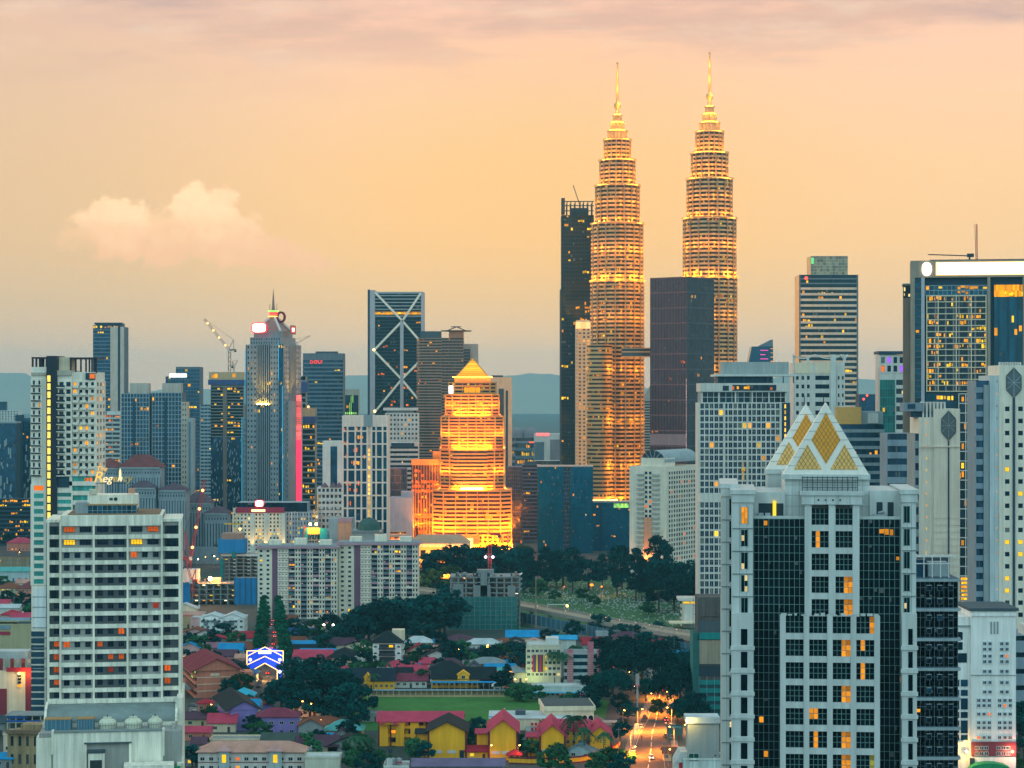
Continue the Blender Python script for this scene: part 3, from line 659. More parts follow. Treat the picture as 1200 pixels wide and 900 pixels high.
# bright entrance
e=b.part('entrance'); e.box(-13,6,-8,-1,0,b.z(628),ORS); en=MB(); en.box(-8,1,-8.3,-8,1,b.z(630),lit('lobby_glow',(1,.55,.12),4,False)); en.build('lobby_window',b.root)
for i in range(6):e.box(8+i*4,9.4+i*4,-3,-1.6,0,b.z(626),ORS)
b.done()
# orange lit slab to its left
D=1800; b,k=B_('fluted_office_slab','dark fluted office slab reflecting orange light beside the pyramid roof tower','office block',482,515,539,D,26,wall('copper_panel',(.36,.17,.10),.4,.15,.3))
k.cells('F',9,22,GW,.08,[ORG,AMB,ORG]); k.fins('F',10,.5,.7,wall('copper_panel',()))
k.slab('F',b.z(545),b.z(539)+.6,1.2,ORS); k.cells('F',9,2,ORG,.3,[ORG,AMB],z0=b.z(607),z1=b.z(602),o=.2,part='painted_reflection'); k.cells('F',9,3,GW,.75,[ORG],z0=b.z(578),z1=b.z(562),o=.2,part='painted_reflection')  # orange reflections made as glowing cells on the facade
b.pblk(507,516,529,545,2,12,ORS,'penthouse')
lamp('SPOT',b.root,(-3,-18,b.z(620)),260000,(1,.26,.03),.5,70,(0,.5,1)); b.done()
# low floodlit hall in front
D=1580; b=Bld('low_hall','long low hall glowing orange under floodlights below the pyramid roof tower','hall',(X(500,D),D,0),mark=('the orange lit low hall',515,660))
k=b.blk(b.x(478),b.x(549),0,24,0,b.z(641),wall('ochre_paint',(.62,.42,.20)))
k.punched('F',6,2,.55,.6,t=.5,lit=.6,lits=[ORG,AMB],z0=2); k.slab('F',b.z(641),b.z(637),1.8,CREAM,e=1.5)
b.part('roof').loft([(b.x(476),-2),(b.x(551),-2),(b.x(551),26),(b.x(476),26)],b.z(637),[(b.x(490),6),(b.x(540),6),(b.x(540),18),(b.x(490),18)],b.z(628),wall('glow_tinted_roof',(.50,.30,.19)))  # floodlight orange on the roof is put into its colour
for x in(483,503,523,541):lamp('SPOT',b.root,(b.x(x),-16,2.5),70000,(1,.34,.03),.4,100,(0,1,.55))
b.done()
D=1640; b=Bld('low_block','stepped low pale block catching orange light behind the flats','building',(X(455,D),D,0))
for p0,p1,yt,y0 in((430,484,634,0),(436,478,629,8),(455,476,623,16)):
 k=b.pblk(p0,p1,yt,None,y0,9,wall('warm_render',(.55,.36,.26))); k.bands('F',8,2,GW,frac=.6,t=.4,lit=.1,z0=k.z1-8)
lamp('SPOT',b.root,(8,-14,22),70000,(1,.30,.06),.4,110,(0,1,.3)); b.done()
# ================================================================== skyline, left to right
COOL=wall('cool_grey_panel',(.125,.17,.20)); PALEB=wall('pale_blue_panel',(.29,.35,.37)); TAN=wall('tan_panel',(.46,.40,.32)); PALE=wall('pale_render',(.60,.60,.56)); BROWN=wall('brown_panel',(.14,.11,.10))
NAVY=wall('navy_panel',(.018,.055,.09),.5); BLUENET=wall('blue_netting',(.02,.20,.45),.9,.2); GREENNET=wall('green_netting',(.01,.20,.19),.9,.2); OCRE=wall('ochre_formwork',(.50,.36,.20))
def strokes(b,name,x0,y,z,h,n,m,w=1.7):
 """a lit sign too far off to read: a row of letter-sized strokes"""
 g=MB()
 for i in range(n):
  x=x0+i*w*1.25; g.box(x,x+w*.28,y,y+.3,z,z+h,m)
  if i%3!=1:g.box(x+w*.3,x+w,y,y+.3,z+h*.78,z+h,m)
  if i%2:g.box(x+w*.3,x+w,y,y+.3,z+h*.4,z+h*.6,m)
  else:g.box(x+w*.3,x+w,y,y+.3,z,z+h*.2,m)
 g.build(name,b.root)
# far left dark condominium pair with pale broken panels and lower lit podium
D=2000; b,k=B_('dark_condominium','dark blue condominium block with broken pale panels at the left edge','apartment tower',-14,18,496,D,22,NAVY,cap=0)
k.cells('F',13,34,GB,.01); mb=b.part('panel')
for i in range(60):
 u_=rng.random()*.9; z_=14+rng.random()*(k.z1-34); k.bx(mb,k.fr('F'),u_*24,u_*24+1.2,z_,z_+rng.choice((3,6,9)),.05,.5,PALEB)
b.part('roof').box(-13,13,-1,21,k.z1,k.z1+1.5,PALEB); b.done()
D=2040; b,k=B_('dark_condominium','dark blue condominium block with a tall plain shaft beside the white balcony condominium','apartment tower',18,46,490,D,22,NAVY,cap=0)
k.cells('F',12,34,GB,.02,u0=.3); mb=b.part('panel')
for i in range(46):
 u_=.34+rng.random()*.6; z_=14+rng.random()*(k.z1-34); k.bx(mb,k.fr('F'),u_*22,u_*22+1.2,z_,z_+rng.choice((3,6,9)),.05,.5,PALEB)
b.part('shaft').box(-11,-4,-1,5,0,k.z1+3,NAVY); b.done()
D=1930; b,k=B_('podium_block','dark low block with rows of amber windows at the left edge','building',-20,46,585,D,20,NAVY,cap=0)
k.bands('F',26,11,GK,NAVY,.35,.3,.16,[AMB,YEL,AMB]); b.done()
D=3000; b,k=B_('apartment_tower','small pale far apartment block with a dark core under the left ridge','apartment tower',-12,22,481,D,20,PALE,cap=0)
k.punched('F',10,12,.5,.6,t=.5,lit=0,style=0,z0=k.z1-40); b.part('core').box(-18,2,3,10,k.z1,k.z1+12,NAVY); b.part('mast').tube((-8,6,k.z1+12),(-8,6,k.z1+26),.5,STEEL); b.done()
# tall slab tower, glass left and pale fin right
D=2300; b,k=B_('slab_tower','tall slender tower with banded glass on its left half and plain pale panel right','skyscraper',109,145.5,383,D,26,COOL,cap=0)
k.bands('F',8,52,GB,COOL,.3,.3,.05,[AMB,YEL],u1=.55); k.slab('F',0,k.z1,.9,wall('lilac_grey_panel',(.58,.47,.39)),.56,.8,'fin'); k.slab('F',0,k.z1-1,.4,NAVY,.8,.88,'slot'); k.slab('F',0,k.z1,.9,wall('lilac_grey_panel',()),.88,1,'fin')
b.part('crown').box(-14,13,2,22,k.z1,k.z1+4,NAVY); k.slab('F',k.z1+2.4,k.z1+4.4,1.5,NAVY,.05,.95); k.cells('F',12,1,GB,.5,[AMB,YEL],z0=k.z1-2,z1=k.z1+1.5,u1=.9,o=.7); b.done()
# small residential block with orange lights
D=1900; b,k=B_('apartment_tower','pale slim apartment block glowing orange beside the white balcony condominium','apartment tower',113,141,486,D,18,PALE,cap=0)
k.bands('F',8,30,GG,PALE,.45,.5,.16,[ORG,AMB],vert=3); b.part('roof_block').box(-2,10,3,12,k.z1,k.z1+3,PALE); b.done()
# twin gridded towers
for(p0,p1,q0,q1,pt,lab)in((142,175,152,174,461,'left one of two alike gridded blue apartment towers'),(178,213,190,212,460,'right one of two alike gridded blue apartment towers')):
 D=1850; b,k=B_('grid_tower',lab+' with a grey roof box','apartment tower',p0,p1,pt,D,24,COOL,group='pair of gridded apartment towers',cap=0)
 k.curtain('F',9,36,GB,PALEB,.02,[AMB,ORG],.5,.55,t=.45); k.slab('F',0,k.z1-4,.8,NAVY,.42,.5,'recess'); b.pblk(q0,q1,449,pt,4,12,wall('warm_grey_panel',(.48,.42,.36)),'roof_box'); k.slab('R',0,k.z1,.3,COOL); b.done()
# glass tower with lit sign
D=2400; b,k=B_('glass_tower','tall blue glass tower with a white lit sign, behind the right gridded tower','skyscraper',206,234,432,D,28,COOL,cap=0)
k.curtain('F',8,40,GB,COOL,.05,[AMB,YEL],.2,.5); b.part('crown').box(-13,13,.5,27,k.z1,k.z1+2,COOL)
k2=b.pblk(194,206,441,None,-1,20,COOL); k2.curtain('F',4,38,GB,COOL,.02,mw=.2,hw=.5); sm=MB(); sm.box(b.x(199),b.x(219),-2.4,-1.6,b.z(442),b.z(438),lit('white_sign',())); sm.build('lit_sign',b.root); b.done()
D=1780; b,k=B_('slim_tower','slim tan tower squeezed beside the right gridded tower','apartment tower',213,219,471,D,14,TAN,cap=0); k.punched('F',2,30,.4,.4,lit=.05,style=0); b.done()
D=1760; b,k=B_('slim_tower','slim pale blue slab with a blank column of wall beside the tan tower','apartment tower',219,226,490,D,14,PALEB,cap=0); k.slab('F',0,k.z1-3,.5,COOL,.3,.6,'fin'); b.done()
D=2200; b,k=B_('slim_tower','pale narrow far block left of the tower under construction','apartment tower',235,248,474,D,16,PALEB,cap=0); k.bands('F',4,34,GB,PALEB,.5,.4,.03,vert=3); b.done()
# tower under construction with crane
D=1950; b,k=B_('unfinished_tower','unfinished concrete tower with a blue screen band near its top and patterned glass below','construction tower',247,285,446,D,26,CONC,cap=0)
zz=b.z(512)
k.bands('F',10,16,GK,CONC,.3,.5,.16,[YEL,AMB,YEL],z0=zz,z1=k.z1-6); k.cells('F',16,26,GB,.03,z1=zz,o=.1); mb=b.part('pattern_panel')
for i in range(150):
 u_=rng.random()*.97; z_=rng.random()*(zz-5)+1; k.bx(mb,k.fr('F'),u_*28,u_*28+.7,z_,z_+2.5,.1,.35,PALEB)
k.slab('F',0,k.z1-6,1.4,wall('hoist_brown',(.22,.17,.15)),.38,.5,'hoist_shaft')
b.part('safety_screen').box(b.x(244),b.x(286),-1.6,27,b.z(451),b.z(445),wall('blue_screen',(.05,.09,.22),.8)); b.part('formwork').box(b.x(245),b.x(285),-1,26,b.z(445),b.z(436),OCRE)
k.cells('F',9,1,OCRE,.4,[AMB],z0=b.z(445),z1=b.z(437),o=1.2,part='site_lamp'); b.done()
def luffing(label,px,D,base,top,tip,col,lamps=False,w=1.6,back=5):
 """luffing crane: lattice mast, machinery deck, A-frame and raised jib. base/top in rows; tip in (px,row)"""
 b=Bld('tower_crane',label,'crane',(X(px,D),D,Z(base,D)if base else 0),cap=0); z0=0; z1=Z(top,D)-b.root.location.z
 def lattice(mb,a,c,w,n):
  a,c=Vector(a),Vector(c); d=(c-a).normalized(); s=Vector((0,1,0))*w/2; q=d.cross(Vector((0,1,0))).normalized()*w/2
  for i in(-1,1):
   for j in(-1,1):mb.beam(a+s*i+q*j,c+s*i+q*j,w*.16,w*.16,col)
  for k_ in range(n):
   p0,p1=a.lerp(c,k_/n),a.lerp(c,(k_+1)/n); f=1 if k_%2 else-1
   for j in(-1,1):mb.beam(p0+q*f+s*j,p1-q*f+s*j,w*.1,w*.1,col); mb.beam(p0+s*f+q*j,p1-s*f+q*j,w*.1,w*.1,col)
 lattice(b.part('mast'),(0,0,z0),(0,0,z1),w,max(3,int((z1-z0)/w/1.5)))
 tx,tz=X(tip[0],D)-b.rx,Z(tip[1],D)-b.root.location.z; sgn=-1 if tx<0 else 1
 b.part('machinery_deck').box(min(-sgn*back,sgn*1.5),max(-sgn*back,sgn*1.5),-1.4,1.4,z1,z1+1.6,col); b.part('counterweight').box(min(-sgn*back,-sgn*(back-1.6)),max(-sgn*back,-sgn*(back-1.6)),-1.5,1.5,z1-1.2,z1-.05,DARK)
 lattice(b.part('jib'),(sgn*1,0,z1+1.6),(tx,0,tz),w*.75,max(5,int(hypot(tx,tz-z1)/w)))
 ax,az=-sgn*back*.6,z1+max(5,(tz-z1)*.35); b.part('a_frame').beam((sgn*.5,0,z1+1.6),(ax,0,az),.5,.5,col); b.part('a_frame').beam((ax,0,z1+1.6),(ax,0,az),.4,.4,col)
 b.part('stay_rope').tube((ax,0,az),(tx,0,tz),.12,DARK,4); b.part('cab').box(sgn*1-.9,sgn*1+.9,-2.9,-1.5,z1-.6,z1+1.5,PALE)
 if lamps:
  for f in(.12,.38,.62,.86):
   lm=MB(); lm.ball((tx*f+sgn*(1-f),-1.0,z1+1.6+(tz-z1-1.6)*f),lamps,lit('work_lamp',(1,.42,.1),6,False),6); lm.build('work_lamp',b.root)
 return b.done()
CRED=wall('red_steel',(.42,.05,.05),.5); CYEL=wall('yellow_steel',(.62,.38,.06),.5); CGRY=wall('rust_steel',(.30,.20,.15),.5)
luffing('grey luffing crane with white lamps on the unfinished tower roof',269,1962,436,411,(239.5,374),CGRY,.8,2.2,6)
luffing('small crane leaning right behind the red crowned tower',347,2000,420,404,(363.5,393.5),CGRY,0,1.2,2)
luffing('small second crane beside the luffing crane on the unfinished tower',274,1958,436,430,(278.5,422),CGRY,0,1.2,2)
# ------------------------------------------------------------------ red-signed tower with spire
D=1800; rz=-R(19); STN=wall('blue_grey_stone',(.24,.27,.29)); CYAN=lit('cyan_led_line',(.08,.6,.9),.75,False); REDL=lit('red_led_panel',(1,.03,.1),1.5,False); REDP=lit('pink_led_panel',(1,.14,.14),1.5)
GLW=lit('crown_floodlight',(1,.46,.04),170,False,True)
b=Bld('spired_office_tower','tall stone office tower with a red lit crown, vertical light strips and a needle spire','skyscraper',(X(332,D),D,0),rz,cap=0,frame=NAVY,mark=('the red crowned spire tower',318,590))
w,d=34.,34.; zt=b.z(395)
def rect(hw0,hw1,z0,z1,m,part,y0=0):b.part(part).box(-w/2-hw0,w/2+hw1,y0,d,z0,z1,m)
b.rx0=-w/2
k=b.blk(-w,0,0,d,0,zt-6,STN)
zl=b.z(474)
k.punched('F',3,40,.4,.42,t=.5,u0=.03,u1=.3,lit=.03,style=0,lits=[AMB]); k.punched('F',3,40,.4,.42,t=.5,u0=.66,u1=.88,lit=.03,style=0,lits=[AMB])
k.cells('F',8,46,GB,.03,[YEL,AMB],u0=.3,u1=.66); k.fins('F',6,.7,1.0,STN,.31,.65,z0=0,z1=zt-6)
k.cells('F',4,46,GB,.03,[YEL],u0=.88,u1=1); k.cells('F',1,46,GB,.0,u0=0,u1=.03)
k2=b.blk(-w+3.4,-3.4,2,d-3,zt-6,zt,STN); k2.punched('F',12,2,.4,.5,lit=.05,style=0)
k3=b.blk(-w-2.8,-w,2,d-2,0,b.z(489),STN); k3.punched('F',2,26,.4,.4,t=.4,style=0); k4=b.blk(0,2.8,4,d-2,0,b.z(470),STN); k4.punched('F',2,30,.4,.4,t=.4,style=0,lit=.04)
k.punched('R',3,40,.4,.42,t=.5,u0=.0,u1=.3,lit=.06,style=0); k.cells('R',8,46,GB,.02,u0=.3,u1=.7); k.fins('R',6,.8,1.1,STN,.3,.7); k.punched('R',3,40,.4,.42,t=.5,u0=.7,u1=1,style=0)
led=MB()
for u_,z0,z1 in((-w-.2,zl,zt-10),(-w-3,0,b.z(489)),(-3.9,b.z(445),zt-4),(-.4,0,b.z(452))):led.box(u_-.15,u_+.15,-1.1,-.6,z0,z1,CYAN)
led.build('cyan_light_strip',b.root)
rl=MB(); rl.box(3.0,4.2,d*.55,d*.78,4,b.z(516),REDL); rl.build('red_light_strip',b.root); rp=MB()
for i in range(22):z_=b.z(516)+i*1.7; rp.box(3.0,4.2,d*.55,d*.78,z_,z_+1.3,REDP)
rp.build('red_light_strip',b.root)
# crown lamps wash the fluted strips upward from a ledge
ld=b.part('ledge'); ld.box(-w*.69,-w*.35,-2.4,-.4,zl-1,zl,STN); ld.box(.6,2.2,d*.25,d*.72,zl-1,zl,STN)
g=MB(); g.box(-w*.67,-w*.37,-2.2,-1.6,zl+.05,zl+.6,GLW); g.build('floodlight_bar',b.root); g=MB(); g.box(1.5,2.1,d*.28,d*.7,zl+.05,zl+.6,GLW); g.build('floodlight_bar',b.root)
for lx,ly,ax,ay in((-w*.6,-8,0,.22),(-w*.44,-8,0,.22),(8,d*.3,-.22,0),(8,d*.62,-.22,0)):lamp('SPOT',b.root,(lx,ly,zl-2),60000,(1,.46,.04),.4,44,(ax,ay,1))  # added spots hung out from the faces to lift the wash
# crown: open pyramid ribs, drum, rings, spire
cx,cyy=-w/2,d/2; CRN=wall('crown_bronze',(.28,.17,.15),.45,.15,.3)
cb=b.part('crown_base'); cb.box(cx-12,cx+12,cyy-12,cyy+12,zt,zt+5,STN); zc=zt+5
b.part('crown_roof').loft([(cx-11,cyy-11),(cx+11,cyy-11),(cx+11,cyy+11),(cx-11,cyy+11)],zc,[(cx-3,cyy-3),(cx+3,cyy-3),(cx+3,cyy+3),(cx-3,cyy+3)],zc+10,CRN)
for sx in(-1,1):
 for sy in(-1,1):b.part('crown_rib').beam((cx+sx*12,cyy+sy*12,zc),(cx+sx*2.6,cyy+sy*2.6,zc+11.5),1.5,1.5,PALE)
b.part('drum').lathe([(3.2,zc+9.5),(3.0,zc+18),(0,zc+18)],CRN,14,(cx,cyy))
for i,cl in enumerate((lit('ring_amber',(1,.6,.1),3,False),lit('ring_red',(1,.08,.05),3,False),lit('ring_red',()),lit('ring_green',(.3,1,.15),2.2,False))):
 g=MB(); g.lathe([(3.3,zc+12.2+i*1.5),(4.4,zc+12.4+i*1.5),(4.4,zc+12.8+i*1.5),(3.3,zc+13+i*1.5)],cl,16,(cx,cyy)); g.build('light_ring',b.root)
sp_=b.part('spire'); sp_.lathe([(1.5,zc+18),(1.1,zc+23),(.7,zc+28),(.3,zc+33),(.06,zc+36)],CRN,8,(cx,cyy))
for sx in(-1,1):sp_.tube((cx+sx*3.2,cyy,zc+15),(cx+sx*3.2,cyy,zc+23),.2,DARK,4)
SIGNW=lit('white_hot_sign',(1,.93,.9),6,False); SIGNR=lit('red_sign_rim',(1,.03,.03),2.2,False)
def oval(mb,c,rx,rz_,y,m,th=.4,pw=4):
 P=[(c[0]+rx*(abs(cos(t))**(2/pw))*(1 if cos(t)>=0 else-1),c[1]+rz_*(abs(sin(t))**(2/pw))*(1 if sin(t)>=0 else-1))for t in[2*pi*i/28 for i in range(28)]]
 n=len(P); mb.face([(p[0],y,p[1])for p in P],m)
 for i in range(n):q=(i+1)%n; mb.face([(P[i][0],y,P[i][1]),(P[q][0],y,P[q][1]),(P[q][0],y+th,P[q][1]),(P[i][0],y+th,P[i][1])],m)
g=MB(); oval(g,(cx-4.2,zc+2.8),7,4.4,-1.6,SIGNR,.6); oval(g,(cx-4.2,zc+2.8),5.9,3.5,-1.8,SIGNW,.3); g.build('oval_sign',b.root)
g=MB(); g.box(1.0,1.6,11,21,zc-2.5,zc+5,CRN); g.box(1.6,1.9,12.5,17.5,zc-.8,zc+3.4,SIGNR); g.box(1.9,2.1,13.3,16.7,zc,zc+2.7,SIGNW); g.build('side_sign',b.root)
g=MB()
for i in range(20):
 a0,a1=2*pi*i/20,2*pi*(i+1)/20; g.beam((cx+7+3.4*cos(a0),cyy,zc+12+4*sin(a0)),(cx+7+3.4*cos(a1),cyy,zc+12+4*sin(a1)),1.6,1.6,wall('dark_red_panel',(.22,.02,.03)))
g.build('ring_emblem',b.root); b.done()
# strips of construction behind and beside it
D=1950; b,k=B_('unfinished_tower','narrow unfinished tower with a dark blue screen, just right of the red crowned tower','construction tower',349,358,441,D,18,CONC,cap=0); k.bands('F',4,30,GK,CONC,.35,.4,.2,[AMB]); b.part('safety_screen').box(-4.6,4.6,-1.4,18,k.z1-14,k.z1-5,wall('blue_screen',())); b.done()
D=1880; b,k=B_('unfinished_tower','short unfinished tower with ochre top and amber lights beside the red light strip','construction tower',354,369,478,D,20,CONC,cap=0)
k.bands('F',5,26,GK,CONC,.3,.4,.4,[AMB,YEL]); b.part('safety_screen').box(-6,6,-1.4,20,b.z(496),b.z(488),wall('blue_screen',())); b.part('formwork').box(-5.4,5.4,-1,19,b.z(488),b.z(478),OCRE)
lm=MB(); lm.ball((0,-1.4,k.z1+1),.9,lit('work_lamp',()),6); lm.build('work_lamp',b.root); b.done()
# ribbon tower, green-lit tower, white frame block
D=2250; b,k=B_('ribbon_tower','broad blue ribbon windowed tower with red letters near its top','skyscraper',355,402,414,D,30,COOL,cap=0)
k.bands('F',14,40,GB,COOL,.42,.4,.045,[AMB,YEL],z1=k.z1-7); b.part('roof_plant').box(-8,14,5,20,k.z1,k.z1+2,DGREY); strokes(b,'red_sign',-13,-1,k.z1-10.5,3.2,6,lit('red_sign_text',(1,.05,.04),1.6,False)); b.done()
D=2700; b,k=B_('glass_tower','small dark glass tower with green neon lines behind the ribbon windowed tower','office block',403,420,456,D,24,TAN,cap=0)
k.cells('F',6,22,GD_,.05,z1=b.z(463)); g=MB()
for u_,z0,z1 in((.5,b.z(486),b.z(464)),(.4,b.z(486),b.z(472)),(.62,b.z(472),b.z(463))):g.box(-9+18*u_-.3,-9+18*u_+.3,-.6,-.2,z0,z1,GRN)
for i in range(6):g.box(-8+i*2.6,-6.2+i*2.6,-.6,-.2,b.z(485.5),b.z(483),GRN)
g.build('green_neon',b.root); b.done()
D=1700; b,k=B_('framed_block','pale block framing one tall dark glass panel, below the ribbon windowed tower','office block',378,400,517,D,20,PALE,cap=0); k.cells('F',2,20,GB,.0,u0=.42,u1=.78,z0=20,z1=k.z1-4,o=.1); b.done()
D=1640; b,k=B_('balcony_block','low white terraced apartment block with small balconies and hipped caps','apartment block',372,401,571,D,20,PALE,cap=0); k.punched('F',6,14,.6,.5,lit=.05,style=0,mat=PALE)
for q,p in enumerate((380,390,397)):b.part('roof').loft([(b.x(p-4),-1),(b.x(p+4),-1),(b.x(p+4),10),(b.x(p-4),10)],k.z1,[(b.x(p)-.3,4),(b.x(p)+.3,4),(b.x(p)+.3,5),(b.x(p)-.3,5)],k.z1+3.4,roofm('plum_roof',(.16,.09,.11)))
k.balc('F',3,10,1.6,PALE,.5,single=False,z0=10); b.done()
# ------------------------------------------------------------------ cross-braced tower
D=2500; b,k=B_('braced_tower','dark glass tower wrapped in huge pale diagonal braces between two tall fins','skyscraper',439.5,493.5,343,D,34,NAVY,cap=0)
k.bands('F',18,56,GK,DARK,.3,.3,.05,[AMB,ORG],z1=b.z(372)); k.bands('F',10,7,GK,SILV,.28,.6,0,z0=b.z(371),z1=b.z(343),part='louver')
k.cells('F',16,1,AMB,.5,[AMB,YEL],z0=b.z(368.5),z1=b.z(365.5),o=.6,part='lit_row'); k.slab('F',k.z1-1,k.z1+1,.8,SILV)
LV=wall('lilac_metal',(.40,.39,.42),.4,.1,.4); b.part('fin').box(b.x(431.5),b.x(439.5),-2,34,0,b.z(340),LV); b.part('fin').box(b.x(431),b.x(433.5),-2.6,33,0,b.z(339.5),NAVY); b.part('fin').box(b.x(493.5),b.x(496.6),-2,34,0,b.z(342),LV)
BR=wall('brace_metal',(.80,.72,.60),.4,.1,.3); N=lambda px,py:(b.x(px,D-2),-2.2,b.z(py,D-2))
for a,c in(((439.6,342.7),(471.6,376)),((493.3,343.3),(471.6,376)),((471.6,376),(438.2,410.5)),((438.2,410.5),(470.7,444.5)),((470.7,444.5),(439,483)),((471.6,376),(503,412)),((503,412),(470.7,444.5)),((470.7,444.5),(503,483))):
 e=MB(); e.beam(N(*a),N(*c),1.7,2.4,BR); e.build('brace',b.root)
e=MB(); e.box(b.x(469),b.x(473),-3.2,-.4,0,b.z(377),LV); e.build('mast_column',b.root)
for p in((438.4,410),(439.4,482)):lm=MB(); lm.ball(N(*p),1.6,lit('amber_lamp',(1,.6,.15),6,False),6); lm.build('node_lamp',b.root)
b.done()
# ------------------------------------------------------------------ brown curved tower with helipad
D=2120; b=Bld('curved_tower','dark brown balcony tower with a rounded left end and a helipad disc on top','apartment tower',(X(520,D),D,0),cap=0)
WB_=wall('warm_brown_panel',(.30,.19,.14)); xs=b.x(503); r_=b.x(503)-b.x(488.5)
P=[(xs+r_*cos(a),r_+r_*sin(a))for a in[R(90)+R(180)*i/16 for i in range(17)]]; P=[(p[0],p[1])for p in P]+[(b.x(517),0),(b.x(517),2*r_)]
poly_bands(b,seg(P,2.6),0,b.z(397),66,GW,WB_,.45,.7,.03,[AMB,ORG],c=(xs+4,r_)); b.part('roof').prism(P,b.z(397),b.z(396),WB_); b.part('glass_screen').box(b.x(492),b.x(517),3,20,b.z(396),b.z(388),GG)
k=b.pblk(517,543,396,None,1,26,WB_); k.bands('F',12,64,GW,WB_,.4,.3,.05,[AMB],vert=6,vm=BROWN); k=b.pblk(526,543,388,403,2,20,wall('copper_panel',()),'upper_box')
k=b.pblk(543,551,409,None,3,22,BROWN); k.bands('F',4,60,GW,BROWN,.4,.3,.03); k=b.pblk(543,560.5,403,420,12,3,wall('scaffold_grey',(.42,.38,.33)),'scaffold'); b.part('scaffold').box(b.x(548),b.x(560.5),12,15,0,b.z(420),wall('scaffold_grey',()))
g=b.part('helipad'); g.lathe([(0,b.z(388)),(14.5,b.z(388)),(15,b.z(387)),(0,b.z(386.6))],DARK,24,(b.x(534.5),12))
for p in(524,545):b.part('helipad_mast').tube((b.x(p),12,b.z(387)),(b.x(534.5),12,b.z(382.5)),.5,DARK,5)
b.part('helipad_mast').box(b.x(528),b.x(540),11.6,12.4,b.z(383),b.z(382),DARK); b.done()
# pale slab behind the orange tower, white flats and office below the braces
D=2300; b,k=B_('slab_tower','plain cream slab tower with two dark slots directly behind the orange floodlit tower','skyscraper',570,600,442,D,26,BEIGE,cap=0)
k.slab('F',0,k.z1-12,.5,DGREY,.48,.68,'slot'); k.slab('F',0,k.z1-14,.5,NAVY,.76,.84,'slot'); b.part('roof_plant').box(-8,4,5,15,k.z1,k.z1+2,DGREY); b.done()
D=2000; b,k=B_('apartment_tower','white apartment block with a stepped roof frame below the diagonal braces','apartment tower',452,490,484,D,24,WHITE,cap=60)
k.punched('F',9,18,.5,.45,t=.6,lit=.04,lits=[AMB],style=0,z0=40); b.pblk(449,489,478,481,1,20,WHITE,'roof_frame'); b.pblk(453,484,480.9,484,4,14,GREY,'roof_frame'); b.done()
D=1880; b,k=B_('office_block','white ribbon windowed office block at the foot of the brown balcony tower','office block',445,490,519,D,24,WHITE,cap=0)
k.bands('F',18,22,GD_,WHITE,.5,.4,.02,z1=k.z1-3); k.slab('F',k.z1-4,k.z1,.6,NAVY,.3,.9); b.done()
D=1820; b,k=B_('office_block','small plum grey office block with a few red lit windows','office block',457,476,549,D,20,wall('plum_panel',(.16,.14,.20)),cap=0); k.curtain('F',8,12,GG,wall('plum_panel',()),.04,[ORG],.3,.5); b.done()
D=1760; b,k=B_('plain_block','windowless pale lilac block between the white grid tower and fluted slab','building',457,484,583,D,22,wall('lilac_render',(.40,.38,.42)),cap=0); b.pblk(470,484,576,None,3,16,wall('lilac_render',())); k.slab('F',8,20,.3,GREY,.2,.45); b.done()
# white grid tower
D=1520; b,k=B_('grid_tower','white framed residential tower with orange lit bays and a pinkish top','apartment tower',401,455,487,D,24,wall('pinkish_white',(.84,.62,.52)),cap=0)
zt=b.z(500); gw=wall('pinkish_white',())
k.cells('F',12,24,GB,.12,[ORG,AMB,ORG],z1=zt,u0=.02,u1=.55); k.cells('F',8,24,GT,.03,[ORG],z1=zt,u0=.62,u1=.98); g=b.part('frame_grid')
for u_ in(.0,.1,.27,.40,.53,.62,.72,.86,.965):k.bx(g,k.fr('F'),u_*31.9,u_*31.9+1.1,0,zt,0,1.3,gw)
for j in range(13):k.bx(g,k.fr('F'),.02,31.85,j*zt/12.4,j*zt/12.4+1.0,.02,1.15,gw)
k.bx(g,k.fr('F'),0,31.9,zt,k.z1,0,1.3,gw); k.slab('F',zt+.2,k.z1+.5,1.6,GREY,.47,.66); g=MB(); r_=k.fr('F')
for j in range(30):k.bx(g,r_,.545*31.9,.60*31.9,j*3.0+6,j*3.0+8,.1,.5,lit('amber_strip',(1,.55,.06),1.6))
g.build('amber_light_column',b.root); b.part('canopy').box(-4,8,-5,0,b.z(616),b.z(611),gw); b.done()
# ================================================================== centre right and right
# far small blocks under the ridge, right of the orange tower
D=2900; b,k=B_('round_top_building','far grey building with twin rounded shoulders under the ridge','building',597,631,513,D,22,wall('violet_grey',(.22,.20,.22)),cap=0)
k.bands('F',12,9,GG,frac=.5,t=.3,lit=.06,lits=[AMB]);
for p in(606,621):b.part('rounded_top').lathe([(9.5,k.z1-.1),(9.2,k.z1+6),(7.5,k.z1+10),(4.5,k.z1+13),(0,k.z1+14.5)],wall('violet_grey',()),16,(b.x(p),10))
b.done()
D=2780; b,k=B_('office_block','low glass office with lit rows and a red line along its roof, under the ridge','office block',604,637,519,D,20,COOL,cap=0)
k.bands('F',14,7,GG,COOL,.4,.3,.3,[AMB,YEL]); g=MB(); g.box(b.x(620),b.x(637),-.9,-.3,k.z1,k.z1+1.6,lit('red_edge_light',(1,.12,.04),1.6,False)); g.build('roof_light',b.root); b.done()
D=2700; b,k=B_('signed_building','far white building with a red roof sign beside the dark tower','building',626,657,508,D,22,PALE,cap=0)
k.slab('F',0,b.z(515),.5,wall('violet_grey',()),.6,1); k.slab('F',0,b.z(516),1.2,WHITE,.38,.6,'frame'); k.slab('F',0,b.z(518),.6,COOL,0,.37)
strokes(b,'red_sign',b.x(628.5),-1.2,b.z(510.5),3.4,8,lit('red_sign_hot',(1,.12,.12),3,False),1.7); b.done()
